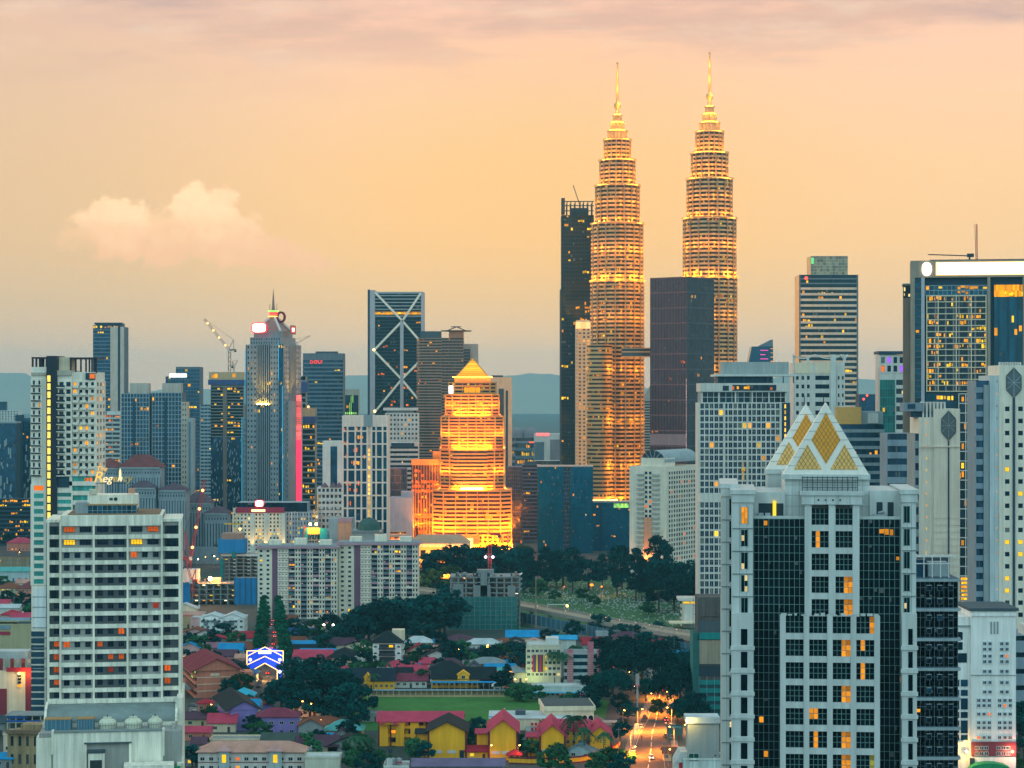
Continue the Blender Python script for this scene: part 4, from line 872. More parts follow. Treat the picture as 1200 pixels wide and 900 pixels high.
D=2500; b,k=B_('low_block','pale long low block before the far signed building','building',626,658,540,D,18,PALE,cap=0); k.bands('F',14,3,GG,PALE,.5,.4,.08); b.done()
# shadowy blocks right of the orange tower
D=1950; b,k=B_('office_block','shadowy plum office block in the glow right of the orange floodlit tower','office block',594,612,547,D,24,wall('plum_panel',()),cap=0); k.curtain('F',7,20,GW,wall('plum_panel',()),.02,[ORG],.25,.4); b.done()
D=1980; b,k=B_('office_block','wider plum office block half hidden by the dark glass cube','office block',611,634,545,D,24,wall('plum_panel',()),cap=0); k.bands('F',9,20,GW,wall('plum_panel',()),.4,.3,.03,[AMB]); b.part('roof_plant').box(-6,5,4,12,k.z1,k.z1+3,DGREY); b.done()
# dark glass pair
D=1830; b=Bld('glass_office','dark teal glass office cube with a recessed middle seam, behind the trees','office block',(X(663,D),D,0),cap=0,mark=('the dark teal glass cube',663,640))
GTC=glass('glass_deep_teal',(.0005,.105,.20),.5,.08,.35,.012,.3)
k=b.pblk(630,660,547,None,0,26,NAVY); k.curtain('F',18,26,GTC,NAVY,.02,[AMB,YEL],.08,.1,t=.06); k=b.pblk(660,668,547.4,None,2,22,NAVY); k.curtain('F',4,20,GB,COOL,.0,mw=.15,hw=.3); k=b.pblk(668,695,547,None,0,26,NAVY); k.curtain('F',17,26,GTC,NAVY,.025,[AMB,PAL],.08,.1,t=.06)
b.part('parapet').box(b.x(629.6),b.x(695.4),-.4,27,k.z1,k.z1+.8,SILV); b.done()
D=1860; b=Bld('glass_office','lower dark teal glass office at the foot of the twin spired tower','office block',(X(716,D),D,0),cap=0)
k=b.pblk(695,739,589,None,0,24,NAVY); k.curtain('F',15,18,GTC,NAVY,.03,[AMB],.08,.1,t=.06); k.cells('F',8,2,GRN,.5,[GRN,YEL],u0=.55,u1=.95,z0=b.z(595),z1=b.z(590),o=.12); b.part('parapet').box(b.x(694.6),b.x(739),-.4,25,k.z1,k.z1+.8,SILV); k.slab('F',0,k.z1,.3,GB,.17,.24,'seam'); b.done()
# dark tall tower left of the twins
D=2420; b,k=B_('dark_tower','very tall dark grey tower with an open roof frame, beside the twin spired towers','skyscraper',658,696,252,D,34,wall('charcoal_panel',(.055,.055,.06)),cap=0)
k.curtain('F',14,76,GK,wall('charcoal_panel',()),.035,[YEL,AMB],.12,.25); b.part('side_fin').box(b.x(656.5),b.x(658),-.6,30,0,b.z(339),wall('charcoal_panel',())); b.part('side_fin').box(b.x(658),b.x(662),-.8,20,b.z(250),b.z(232),wall('charcoal_panel',()))
g=b.part('roof_frame')
for p in(664.5,669,674,680,684,689,694):g.box(b.x(p)-.5,b.x(p)+.5,.2,1.2,k.z1,b.z(236),DARK); g.box(b.x(p)-.5,b.x(p)+.5,28,29,k.z1,b.z(236),DARK)
for z in(b.z(236),b.z(241),b.z(247)):g.box(b.x(662),b.x(696),.1,1.3,z-.5,z+.5,DARK)
b.part('roof_core').box(b.x(670),b.x(690),8,22,k.z1,b.z(243),wall('charcoal_panel',())); g=MB(); g.beam((b.x(680),10,b.z(240)),(b.x(672),10,b.z(216)),.9,.9,DGREY); g.build('roof_crane',b.root); b.done()
D=2280; b,k=B_('slim_tower','slim tan balcony tower with a glowing cap tucked left of the twin spired towers','apartment tower',674.5,692,384,D,18,TAN,cap=0)
k.punched('F',3,52,.45,.45,t=.5,lit=.12,lits=[AMB],style=0,u0=.15); k.balc('F',1,52,1.6,PALE,.9,u0=0,u1=.15,single=False); b.part('crown').box(-7,7,1,16,k.z1,k.z1+8,TAN); k.cells('F',3,1,lit('crown_glow',(1,.55,.2),1.8),0,z0=k.z1-1,z1=k.z1+6,o=1.2,part='lit_cap'); g=MB(); g.box(-4,7,-2.4,-1.8,26,26.6,GOLDLOW); g.build('floodlight_bar',b.root); b.done()
# dark gridded office on its corner
FR=wall('rose_dark_frame',(.24,.09,.09),.6); FR2=wall('blue_dark_frame',(.07,.085,.11),.6)
D=2010; b,k=C_('grid_office','dark office block seen on its corner, one side reddish framed and one blue grey','skyscraper',765,805,839.5,324,D,40,wall('charcoal_panel',()),cap=0)
k.cells('F',24,60,glass('glass_rose',(.07,.035,.04)),.012,[AMB,ORG]); k.cells('R',22,60,GG,.015,[AMB,PAL])
n=17; zs=k.z1/n
for f,m in(('F',FR),('R',FR2)):
 g=b.part('frame_'+('red' if f=='F' else 'blue')); r_=k.fr(f)
 for j in range(n+1):z=min(j*zs,k.z1-.5); k.bx(g,r_,0,r_[6],z-(.5 if j else 0),z+.5,-.05,.5,m)
 for i in range(25):u_=r_[6]*i/24; k.bx(g,r_,max(0,u_-.16),min(r_[6],u_+.16),0,k.z1,-.05,.34,m)
g=MB(); r_=k.fr('F')
for j in range(26):k.bx(g,r_,r_[6]-.5,r_[6]-.1,b.z(530)+j*2.6,b.z(530)+j*2.6+2,.5,.8,lit('rose_strip',(1,.55,.5),.8))
g.build('corner_light',b.root); k.slab('F',b.z(522),b.z(509),.6,wall('rose_fin',(.34,.2,.2)),part='plant_screen'); b.done()
D=2500; b,k=B_('glass_tower','sliver of teal tower with a slanting top, behind the gridded office block','skyscraper',752,772,470,D,20,COOL,cap=0); k.bands('F',5,40,GB,PALEB,.4,.3,.0); b.part('wedge').prism([(-9,0),(9,0),(9,20),(-9,20)],k.z1,k.z1+4,PALEB); b.part('wedge').loft([(-9,0),(9,0),(9,20),(-9,20)],k.z1+4,[(3,0),(9,0),(9,20),(3,20)],k.z1+20,PALEB); b.done()
# white hotel with barrel roof
CRM=wall('warm_white',(.74,.66,.53)); D=1560; b=Bld('white_hotel','cream hotel slab with a barrel roof and a regular grid of blue windows','hotel',(X(781,D),D,0),-R(30),mark=('the cream hotel slab',775,660))
h=b.z(547); wF=m_=(781-739)/F*D/cos(R(30)); k=b.blk(-wF,0,0,60,0,h,CRM)
k.punched('R',14,20,.6,.62,t=.35,lit=.03,lits=[ORG],pane=WB,style=0,z0=10,z1=h-3,u0=.04); k.punched('F',2,20,.62,.6,t=.3,lit=.06,lits=[ORG],pane=WB,style=0,u0=.40,u1=.62,z0=10,z1=h-3)
k.balc('F',1,20,1.8,PALE,.95,SILV,.21,.40,10,h-3,single=False); k.balc('F',1,20,1.8,PALE,.95,SILV,.62,.82,10,h-3,single=False)
g=MB(); r_=k.fr('F'); k.bx(g,r_,.4*wF,.61*wF,8,45,.4,.7,wall('salmon_and_glow_paint',(.62,.30,.18))); g.build('salmon_and_glow_paint',b.root)  # orange light in the recess is put into this panel's colour
lamp('POINT',b.root,(-wF*.5,-6,14),12000,(1,.4,.12),.5)
b.part('roof_house').box(-wF*.72,-wF*.1,2,20,h,h+6,CRM); bp=b.part('barrel_roof')
P=[(-wF*.75+wF*.66*(1-cos(a))/2,h+3+8.5*sin(a))for a in[R(180)*i/14 for i in range(15)]]
for i in range(14):bp.face([(P[i][0],3,P[i][1]),(P[i+1][0],3,P[i+1][1]),(P[i+1][0],58,P[i+1][1]),(P[i][0],58,P[i][1])],PALEB)
bp.face([(p[0],3.2,p[1])for p in P],GG)
for i in range(0,15,2):b.part('roof_arch_bar').tube((P[i][0],2.9,P[i][1]),(-wF*.42,2.9,h+3),.25,SILV,4)
b.part('podium').box(-wF-4,8,-6,64,0,9,PALE); b.done()
# white gridded hotel
D=1260; b,k=B_('grid_hotel','large white hotel with a fine grid of square bays and a flat canopy roof','hotel',820,914,472,D,30,WHITE,cap=100,frame=WHITE,mark=('the white gridded hotel',850,690))
zm=b.z(583)
for z0,z1,nr in((14,zm-2.2,14),(zm+2.2,k.z1,14)):k.punched('F',17,nr,.76,.76,t=.9,lit=.05,lits=[YEL,AMB,AMB],pane=WB,style=1,z0=z0,z1=z1)
k.slab('F',0,k.z1,1.3,WHITE,.29,.315,'pilaster'); k.slab('F',0,k.z1,1.3,WHITE,.58,.605,'pilaster'); k.slab('F',0,14,.8,WHITE); k.slab('F',zm-2.2,zm+2.2,.9,WHITE)
k2=b.pblk(914,926,472,None,1,26,NAVY); g=MB(); r_=k2.fr('F')
for j in range(26):k2.bx(g,r_,2.6,3.4,40+j*3.4,42.2+j*3.4,.05,.3,lit('amber_strip',()))
g.build('amber_dash',b.root)
sk=b.pblk(822,922,459,472,1.5,26,GREY,'sky_lobby'); sk.curtain('F',14,2,GD_,PALE,.05,[AMB],.3,.3)
for i in range(6):b.part('lobby_post').box(b.x(822)+i*9.6,b.x(822)+i*9.6+.8,.2,1.2,k.z1,b.z(459),WHITE)
b.part('parapet').box(b.x(821),b.x(924),-1,29,b.z(459),b.z(449),WHITE,'D'); g=MB()
pr=Blk(b,b.x(821),b.x(924),-1,29,b.z(459),b.z(449),WHITE); pr.cells('F',12,1,GD_,.7,[AMB,ORG,AMB],u0=.36,u1=.86,z0=b.z(458),z1=b.z(451),part='bar_window'); pr.cells('F',2,1,GD_,0,u0=.25,u1=.32,z0=b.z(458),z1=b.z(452),part='bar_window')
b.part('penthouse').box(b.x(842),b.x(906),4,24,b.z(449),b.z(441),NAVY); b.part('canopy').box(b.x(838),b.x(934),-1,30,b.z(441),b.z(438.5),PALE); b.part('upper_canopy').box(b.x(848),b.x(926),6,24,b.z(438.4),b.z(424),wall('canopy_grey',(.32,.35,.34)))
for p in(850,872,900,918,930):b.part('canopy_post').box(b.x(p)-.3,b.x(p)+.3,.5,1.1,b.z(449),b.z(441),DGREY)
b.part('podium').box(b.x(800),b.x(935),-9,-.95,0,13,WHITE); b.done()
D=3000; b=Bld('sail_tower','far blue glass tower with a slanted sail shaped top','skyscraper',(X(890,D),D,0),cap=0)
P0,P1=b.x(874),b.x(906); A=[(P0,0),(P1,0),(P1,26),(P0,26)]; k=b.blk(P0,P1,0,26,0,b.z(440),COOL); k.bands('F',10,20,GB,COOL,.35,.3,.0)
b.part('crown').loft(A,k.z1,[(b.x(881),0),(P1,0),(P1,26),(b.x(881),26)],b.z(406),GB); b.part('crown').loft([(b.x(889),.2),(P1-.2,.2),(P1-.2,25),(b.x(889),25)],b.z(406),[(P1-2,.2),(P1-.2,.2),(P1-.2,25),(P1-2,25)],b.z(398),COOL)
g=MB()
for j in range(6):g.box(b.x(891),b.x(897+j%2*3),-1,-.5,b.z(436-j*5),b.z(435.2-j*5),lit('magenta_line',(1,.08,.5),1.3,False)); g.box(b.x(903),b.x(906),-1,-.5,b.z(434-j*5),b.z(433-j*5),AMB)
g.build('light_line',b.root); b.done()
# white curved condo
D=1620; b,k=B_('white_condominium','white condominium with curved roof frames and blank rounded piers','apartment tower',930,990,425,D,24,WHITE,cap=90)
k.punched('F',3,20,.5,.45,t=.5,lit=.02,style=1,u0=.02,u1=.34,z0=20,z1=k.z1-8); k.punched('F',1,20,.86,.5,t=.5,lit=.02,style=1,u0=.40,u1=.72,z0=20,z1=k.z1-8); k.punched('F',2,20,.4,.4,t=.5,style=0,u0=.84,u1=1,z0=20,z1=k.z1-8)
k.slab('F',0,k.z1,1.0,WHITE,.34,.40,'pier'); k.slab('F',0,k.z1+6,1.8,PALE,.72,.82,'pier'); k.slab('F',k.z1-8,k.z1,.9,CREAM,.02,.72,'attic')
g=b.part('roof_frame')
for a,c,y in((929,955,0),(955,990,0),(985,994,0)):
 n=8
 for i in range(n):
  s0,s1=i/n,(i+1)/n; f=lambda s:4.8*(1-.55*sin(pi*s))
  g.beam((b.x(a+(c-a)*s0),y+s0*4,k.z1+1+f(s0)),(b.x(a+(c-a)*s1),y+s1*4,k.z1+1+f(s1)),1.6,.9,PALE)
for p in(931,947,977,990):g.box(b.x(p)-.9,b.x(p)+.9,1,3,k.z1,k.z1+5,PALE)
b.done()
# ribbon windowed tower
D=2120; b,k=B_('ribbon_tower','tall tower of pale ribbons with a glass box and red beacon on its roof','skyscraper',937,1005,322,D,36,TAN,cap=0)
k.bands('F',22,44,GD_,wall('sand_panel',(.66,.52,.39)),.42,.6,.06,[YEL,AMB],z1=b.z(333)); k.bands('F',20,2,GD_,COOL,.3,.3,.03,z0=b.z(333)); k2=b.pblk(950,993.5,300,322,3,28,TAN,'roof_box'); k2.curtain('F',12,6,glass('glass_bronze',(.22,.19,.12)),SILV,0,mw=.15,hw=.2)
g=MB(); g.box(b.x(951),b.x(954),2.2,2.7,b.z(309),b.z(302),lit('green_glow',(.2,1,.3),.8,False)); g.build('green_light',b.root); g=MB(); g.ball((b.x(944.5),-1.6,b.z(326)),1.5,lit('red_beacon',(1,.05,.03),5,False),6); g.build('red_beacon',b.root)
b.part('corner_rail').box(b.x(936.4),b.x(938),-1.2,1,0,k.z1,COOL); b.part('corner_rail').box(b.x(1003.8),b.x(1005.6),-1.2,1,0,k.z1,COOL); b.done()
# glass block with golden roof panel
D=1370; b,k=B_('glass_office','blue grey glass office with a golden panel on its roof, behind the gabled tower','office block',978,1036,497,D,26,PALEB,cap=0)
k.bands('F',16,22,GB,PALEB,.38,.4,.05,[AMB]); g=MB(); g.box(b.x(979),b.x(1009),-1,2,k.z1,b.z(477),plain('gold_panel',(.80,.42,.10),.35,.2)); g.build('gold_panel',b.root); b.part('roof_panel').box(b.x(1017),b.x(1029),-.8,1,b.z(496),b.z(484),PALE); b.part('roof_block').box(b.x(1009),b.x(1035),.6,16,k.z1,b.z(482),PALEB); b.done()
D=1800; b,k=B_('office_block','dark glass block with red beacons left of the teal condominium','office block',1007,1034,462,D,20,NAVY,cap=0); k.curtain('F',10,26,GB,NAVY,.03,[ORG],.2,.4); g=MB()
for p in(1012,1016):g.ball((b.x(p),-.5,k.z1-4 if p==1012 else k.z1-1),.9,lit('red_beacon',()),6)
g.build('red_beacon',b.root); b.done()
# teal condominium
D=1620; b,k=B_('teal_condominium','narrow condominium with green glass balconies, white attic and a dark flat roof','apartment tower',1031,1060,416,D,20,WHITE,cap=40)
k.punched('F',4,2,.6,.72,t=.4,lit=.4,lits=[lit('violet_window',(.45,.12,1),1.2),ORG,WD],style=0,z0=b.z(437),z1=b.z(417)); k.curtain('F',6,22,GN,GREENNET,.03,[YEL],.2,.5,u0=0,u1=.62,z1=b.z(445)); k.bands('F',2,22,GD_,WHITE,.4,1.2,.02,u0=.66,u1=1,z1=b.z(445))
b.part('roof').box(b.x(1029.5),b.x(1061),-1.6,21,b.z(415),b.z(411.5),NAVY); b.part('roof_house').box(b.x(1034),b.x(1058),2,16,k.z1,b.z(415),PALE); g=MB(); g.box(b.x(1052),b.x(1058),1.4,1.9,k.z1+.3,b.z(415.4),AMB); g.build('lit_window',b.root); b.done()
# ------------------------------------------------------------------ big framed hotel tower
TAUPE=wall('taupe_panel',(.33,.26,.20)); D=1270; b=Bld('framed_hotel_tower','broad hotel tower in a taupe frame with a glowing white rooftop sign and lit rooms','hotel',(X(1140,D),D,0),-R(9.6),cap=0)
k=b.pblk(1067,1222,324,None,2,34,NAVY)
b.part('frame').box(b.x(1067),b.x(1222),-1.5,34,b.z(325),b.z(305),TAUPE); b.part('frame').box(b.x(1067),b.x(1072),-1.4,34,0,b.z(325),TAUPE); b.part('frame').box(b.x(1079.5),b.x(1083.5),-1.4,4,0,b.z(325),wall('lilac_metal',()))
k.bands('F',1,60,GT,COOL,.25,.3,.05,[AMB],u0=.034,u1=.08);
gk=b.pblk(1085.5,1156,346,459,-.5,4,GREY,'room_block'); gk.cells('F',24,16,GD_,.2,[AMB,YEL,AMB]); RGM=wall('room_frame',(.74,.60,.40)); g=b.part('room_grid'); r_=gk.fr('F'); wG=r_[6]
for u_ in(0,.19,.49,.74,.985):gk.bx(g,r_,u_*wG,u_*wG+.55,gk.z0,gk.z1,0,1.1,RGM)
for j in range(17):z=gk.z0+(gk.z1-gk.z0-.5)*j/16; gk.bx(g,r_,.02,wG-.02,z,z+.5,.02,.95,RGM)
pw=b.part('pier_panel')
for u_ in(.14,.31,.44,.53,.69,.80):gk.bx(pw,r_,u_*wG,u_*wG+1.0,gk.z0+.6,gk.z1-.6,.06,.5,wall('violet_grey',()))
tl=b.pblk(1084,1157,334,346,.5,4,GREY,'bar_floor'); tl.curtain('F',14,2,GT,SILV,.1,[AMB,YEL],.2,.3)
rg=b.pblk(1165,1198,348,None,.2,4,NAVY,'glass_wing'); rg.cells('F',7,24,GT,.12,[AMB,YEL]); rg.fins('F',3,.5,.5,NAVY); gt=b.pblk(1165,1199,334,348,0,4,NAVY,'gold_bar'); gt.cells('F',14,2,AMB,.5,[YEL,AMB])
b.part('frame').box(b.x(1157),b.x(1160.5),-1.4,3,0,b.z(325),TAUPE); b.part('frame').box(b.x(1198.5),b.x(1203),-1.4,3,0,b.z(325),TAUPE)
lk=b.pblk(1123,1157,461,None,-.4,4,GREY,'lower_rooms'); lk.cells('F',10,24,GD_,.10,[AMB,YEL]); g=b.part('room_grid'); r_=lk.fr('F')
for u_ in(0,.24,.42,.60,.97):lk.bx(g,r_,u_*r_[6],u_*r_[6]+.5,0,lk.z1,0,1.2,WHITE)
for j in range(25):z=(lk.z1-.5)*j/24; lk.bx(g,r_,.02,r_[6]-.02,z,z+.5,.02,1.0,WHITE)
md=b.pblk(1085,1122,460,478,0,4,NAVY,'deck_floor'); md.cells('F',9,1,GT,.5,[AMB,YEL],z0=b.z(470),z1=b.z(463))
yb=b.pblk(1126,1158,677,None,-4,6,OCRE,'lit_podium'); yb.bands('F',9,12,AMB,GREY,.35,.5,.7,[AMB,YEL,YEL])
k3=b.pblk(1058.5,1067,332,None,6,30,wall('mocha_panel',(.22,.16,.12)),'side_wing'); k3.cells('F',3,2,GK,.4,[PAL],z0=b.z(348),z1=b.z(334)); b.part('side_cap').box(b.x(1057.5),b.x(1067),4,34,b.z(332),b.z(331),PALE)
sg=MB(); oval(sg,(b.x(1086),b.z(315)),(b.x(1091.5)-b.x(1080.5))/2,3.8,-2.1,lit('warm_sign',(1,.86,.62),5,False),.6,2.4); sg.box(b.x(1098),b.x(1200),-2.1,-1.55,b.z(321.5),b.z(308),lit('warm_sign',())); sg.build('rooftop_sign',b.root)
sg=MB(); sg.box(b.x(1096.5),b.x(1201),-1.75,-1.52,b.z(322.6),b.z(307),lit('sign_halo_rim',(1,.62,.2),1.6,False)); sg.build('sign_halo',b.root)  # amber border plate stands in for the glow round the sign
b.part('roof_deck').box(b.x(1090),b.x(1222),4,30,b.z(305),b.z(303.4),DGREY)
g=MB(); g.beam((b.x(1088),10,b.z(296.5)),(b.x(1136),10,b.z(298.5)),.6,.6,DARK); g.box(b.x(1134),b.x(1142),8,12,b.z(300),b.z(296),DARK); g.box(b.x(1136),b.x(1138),9,11,b.z(304),b.z(300),DARK); g.build('window_cleaning_gantry',b.root)
g=MB()
for i in range(12):z0,z1=b.z(304)+i*1.75,b.z(304)+(i+1)*1.75; g.beam((b.x(1145.5)-.5,10,z0),(b.x(1145.5)+.5,10,z1),.25,.25,CRED); g.beam((b.x(1145.5)+.5,10,z0),(b.x(1145.5)-.5,10,z1),.25,.25,CRED)
for s_ in(-.5,.5):g.beam((b.x(1145.5)+s_,10,b.z(304)),(b.x(1145.5)+s_-.6,10,b.z(261)),.3,.3,CRED)
g.build('red_mast',b.root); b.done()
# ------------------------------------------------------------------ blank slabs with diamond screens
D=960; LOUV=wall('slate_louver',(.11,.14,.155)); SLAB=wall('warm_white_panel',(.74,.66,.54),.7,.12)
def diamond(b,px,pt,pb,hwp,y):
 cx,zt,zb=b.x(px),b.z(pt),b.z(pb); hw=hwp/F*b.D; q=(zt-zb)*.27; g=MB()
 P=[(cx,zb),(cx+hw,zb+q),(cx+hw,zt-q),(cx,zt),(cx-hw,zt-q),(cx-hw,zb+q)]
 g.face([(p[0],y,p[1])for p in P],LOUV)
 for a,c in zip(P,P[1:]+P[:1]):g.beam((a[0],y,a[1]),(c[0],y,c[1]),.3,.3,DGREY)
 cz=(zt+zb)/2
 for p in P:g.beam((cx,y-.05,cz),(p[0],y-.05,p[1]),.22,.22,SILV)
 g.beam((cx-hw,y-.04,cz),(cx+hw,y-.04,cz),.22,.22,SILV); g.build('diamond_screen',b.root)
b=Bld('blank_slab_tower','shorter cream blank slab with a grey diamond screen and a line of small lamps','apartment tower',(X(1100,D),D,0),cap=100)
k=b.pblk(1094.5,1125,479,None,0,22,SLAB); k1=b.pblk(1077,1094.5,489,None,.8,22,SLAB); b.part('ledge').box(b.x(1077),b.x(1125),-.5,0,b.z(524),b.z(522.6),SLAB)
diamond(b,1111.5,481.5,516,8.2,-.25); b.part('slot').box(b.x(1110.8),b.x(1112.4),-.3,-.05,0,b.z(516),NAVY)
for j in range(26):
 b.part('rib').box(b.x(1095),b.x(1110),-.16,-.02,4+j*3.0,5.1+j*3.0,SLAB); b.part('rib').box(b.x(1113),b.x(1124.6),-.16,-.02,4+j*3.0,5.1+j*3.0,SLAB)
k1.punched('F',1,24,.1,.22,t=.2,lit=1,lits=[AMB,YEL,AMB],style=0,u0=.2,u1=.8)
sd_=b.pblk(1072.5,1077,508,None,1.5,20,GREY); sd_.bands('F',2,18,WB,GREY,.5,.4,0)
for p,q in((1078,1087),):b.part('roof_tank').box(b.x(p),b.x(q),4,10,b.z(489),b.z(483),NAVY)
for i in range(7):b.part('roof_fin').box(b.x(1082+i*4.2),b.x(1084+i*4.2),2,8,k.z1-4,b.z(471),PALE)
b.part('roof_block').box(b.x(1060),b.x(1083),1,12,b.z(482),b.z(472),wall('blue_grey_panel',(.22,.28,.33))); b.part('roof_slot').box(b.x(1064),b.x(1073),.7,.95,b.z(479),b.z(473.5),NAVY); b.part('roof_block').box(b.x(1069),b.x(1094),3,14,b.z(489),b.z(482),NAVY); b.done()
D=1060; b,k=B_('ribbon_office','blue grey ribbon windowed office with a chamfered left corner, beside the gabled tower','office block',1040,1078,508,D,22,wall('blue_grey_panel',()),cap=0)
k.bands('F',12,19,GB,wall('blue_grey_panel',()),.5,.6,.04,[ORG]); b.done()
D=905; b=Bld('blank_slab_tower','taller cream blank slab with a grey diamond screen at the right edge','apartment tower',(X(1182,D),D,0),cap=100,mark=('the right hand cream slab',1182,700))
k=b.pblk(1171,1216,428,None,0,22,SLAB); k1=b.pblk(1160,1171,440,None,.8,22,wall('cool_white_panel',(.48,.54,.55)))
diamond(b,1188,431,466,8.6,-.25); b.part('slot').box(b.x(1186.6),b.x(1189.4),-.3,-.05,0,b.z(466),NAVY)
for u0,u1 in((.10,.31),(.44,.66)):k.punched('F',1,22,.56,.38,t=.28,style=0,lit=.12,lits=[YEL],u0=u0,u1=u1,z0=20,z1=b.z(472))
k1.punched('F',1,28,.14,.2,t=.2,lit=.8,lits=[AMB,ORG],style=0,u0=.5,u1=1)
for i in range(9):b.part('roof_dish').box(b.x(1172+i*3),b.x(1173.4+i*3),1,3,k.z1,k.z1+1.3,PALE)
sd_=b.pblk(1144,1160,446,None,3,18,wall('blue_grey_panel',())); sd_.bands('F',5,28,GB,wall('blue_grey_panel',()),.45,.7,.02); b.part('stair').box(b.x(1154),b.x(1160),1.4,3,0,b.z(451),GREY); b.done()
# ================================================================== near towers
# gabled tower with diamond lattice pediments
PANEL=wall('pale_tower_panel',(.52,.55,.53),.55,.12,0,.22); PANJ=wall('panel_joint',(.16,.20,.21)); GOLD=plain('gold_lattice',(.95,.37,.02),.45,.05); GOLD2=plain('pale_gold_lattice',(.95,.52,.15),.45,.05)
BLK=glass('curtain_black',(.001,.008,.014),.05,.06,.9,.012,.12); MUL=wall('mullion_grey',(.14,.26,.24),.5)
TWARM=lit('room_amber',(1,.33,.01),.85); TPALE=lit('room_pale',(1,.74,.34),.8); TOL=lit('room_olive',(.55,.5,.06),.5); TL=[TWARM,TWARM,TPALE,TOL]
D=400; b=Bld('gabled_glass_tower','near black glass tower with pale stone bays and two gold latticed triangular gables','office tower',(X(966,D),D,0),-R(5.2),cap=100,frame=MUL,mark=('the gabled glass tower',960,760))
zb=b.z(915); fl=26.6/F*D
def seams(f0,mb,x0,x1,y,z0,z1,nx,nz):
 for i in range(1,nx):mb.box(x0+(x1-x0)*i/nx-.03,x0+(x1-x0)*i/nx+.03,y-.012,y+.02,z0,z1,PANJ)
 for j in range(1,nz):mb.box(x0+.01,x1-.01,y-.009,y+.02,z0+(z1-z0)*j/nz-.03,z0+(z1-z0)*j/nz+.03,PANJ)
body=b.blk(b.x(862),b.x(1071),3,36,0,b.z(609),BLK,'core')
# black curtain walls either side of the middle bay
for p0,p1,pt in((883,943,608),(1006,1060.5,608)):
 k=b.pblk(p0,p1,pt,None,1.2,4,BLK,'core'); k.curtain('F',10 if p0<900 else 9,58,BLK,MUL,.012,[TWARM,TOL],.09,.09,t=.1,z0=20); b.part('roof_rail').box(k.b[0],k.b[1],1.2,1.5,k.z1,k.z1+.5,PANEL)
kc=b.pblk(883,1060,608,None,1.6,26,BLK,'core')
def bay(p0,p1,pt,y0,nc,wl,rows,yfirst,lw=.34,topz=None,wins=True,lits_=.05):
 """white stone bay: piers and floor beams with a window in every opening"""
 D_=D+y0; x0,x1=b.x(p0,D_),b.x(p1,D_); zt=b.z(pt,D_); mb=b.part('stone_bay'); pw=(x1-x0)*lw/(nc+1); cw=(x1-x0-pw)/nc
 for i in range(nc+1):mb.box(x0+i*cw,x0+i*cw+pw,y0-.5,y0+2,zb,zt,PANEL)
 j=0; z=b.z(yfirst,D_)
 for j in range(rows):
  z0=z-j*fl; mb.box(x0+.02,x1-.02,y0-.38,y0+1.9,z0-fl*.27,z0,PANEL)
  for i in range(nc):
   a=x0+i*cw+pw; c=x0+(i+1)*cw; h=fl*.73
   q=rng.choice(TL)if rng.random()<lits_ else BLK
   warm=i==nc//2 and j>=3-(nc>2)*3 and rng.random()<.7
   if warm:q=TWARM
   pn=MB(); nx,nz=(4,3)if cw>2.4 else(2,3)
   w_=c-a
   ra,rb,rc=rng.randrange(nx),rng.randint(1,2),rng.randrange(2)
   if warm:ra,rb,rc=nx-rng.randint(1,2),2,0
   for ii in range(nx):
    for jj in range(nz):
     m=q if(q is not BLK and ra<=ii<ra+rb and jj>=rc)else BLK
     pn.face([(a+w_*ii/nx,y0+.3,z0+h*jj/nz),(a+w_*(ii+1)/nx,y0+.3,z0+h*jj/nz),(a+w_*(ii+1)/nx,y0+.3,z0+h*(jj+1)/nz),(a+w_*ii/nx,y0+.3,z0+h*(jj+1)/nz)],m)
   o=pn.build('window',b.root); fr=MB()
   for ii in range(1,nx):fr.box(a+w_*ii/nx-.05,a+w_*ii/nx+.05,y0+.2,y0+.32,z0,z0+h,MUL)
   for jj in range(1,nz):fr.box(a+.01,c-.01,y0+.22,y0+.31,z0+h*jj/nz-.045,z0+h*jj/nz+.045,MUL)
   fr.build('window_mullion',o)
 return x0,x1,zt
x0,x1,zt=bay(943,1007,577,0,2,1,13,615,.375,lits_=.16)
b.part('parapet').box(x0-.5,x1+.5,-.9,3,b.z(591),zt,PANEL); b.part('parapet').box(x0-.8,x1+.8,-1.2,3.2,zt-.5,zt+.15,PANEL); seams(0,b.part('panel_joint'),x0-.4,x1+.4,-.9,b.z(591),zt-.6,5,1)
for i in range(4):b.part('vent').box(x0+2.3+i*1.3,x0+2.6+i*1.3,-.95,-.85,zt-1.5,zt-1.2,DARK)
D0=D; D=396; x0,x1,zt=bay(915,1033,724,-4,4,1,7,745,.28,lits_=.22); D=D0
for i in range(15):b.part('broken_coping').box(x0+.2+i*1.18,x0+.2+i*1.18+rng.uniform(.4,1.0),-4.5,-3.9,zt,zt+rng.uniform(.15,.5),PANEL)
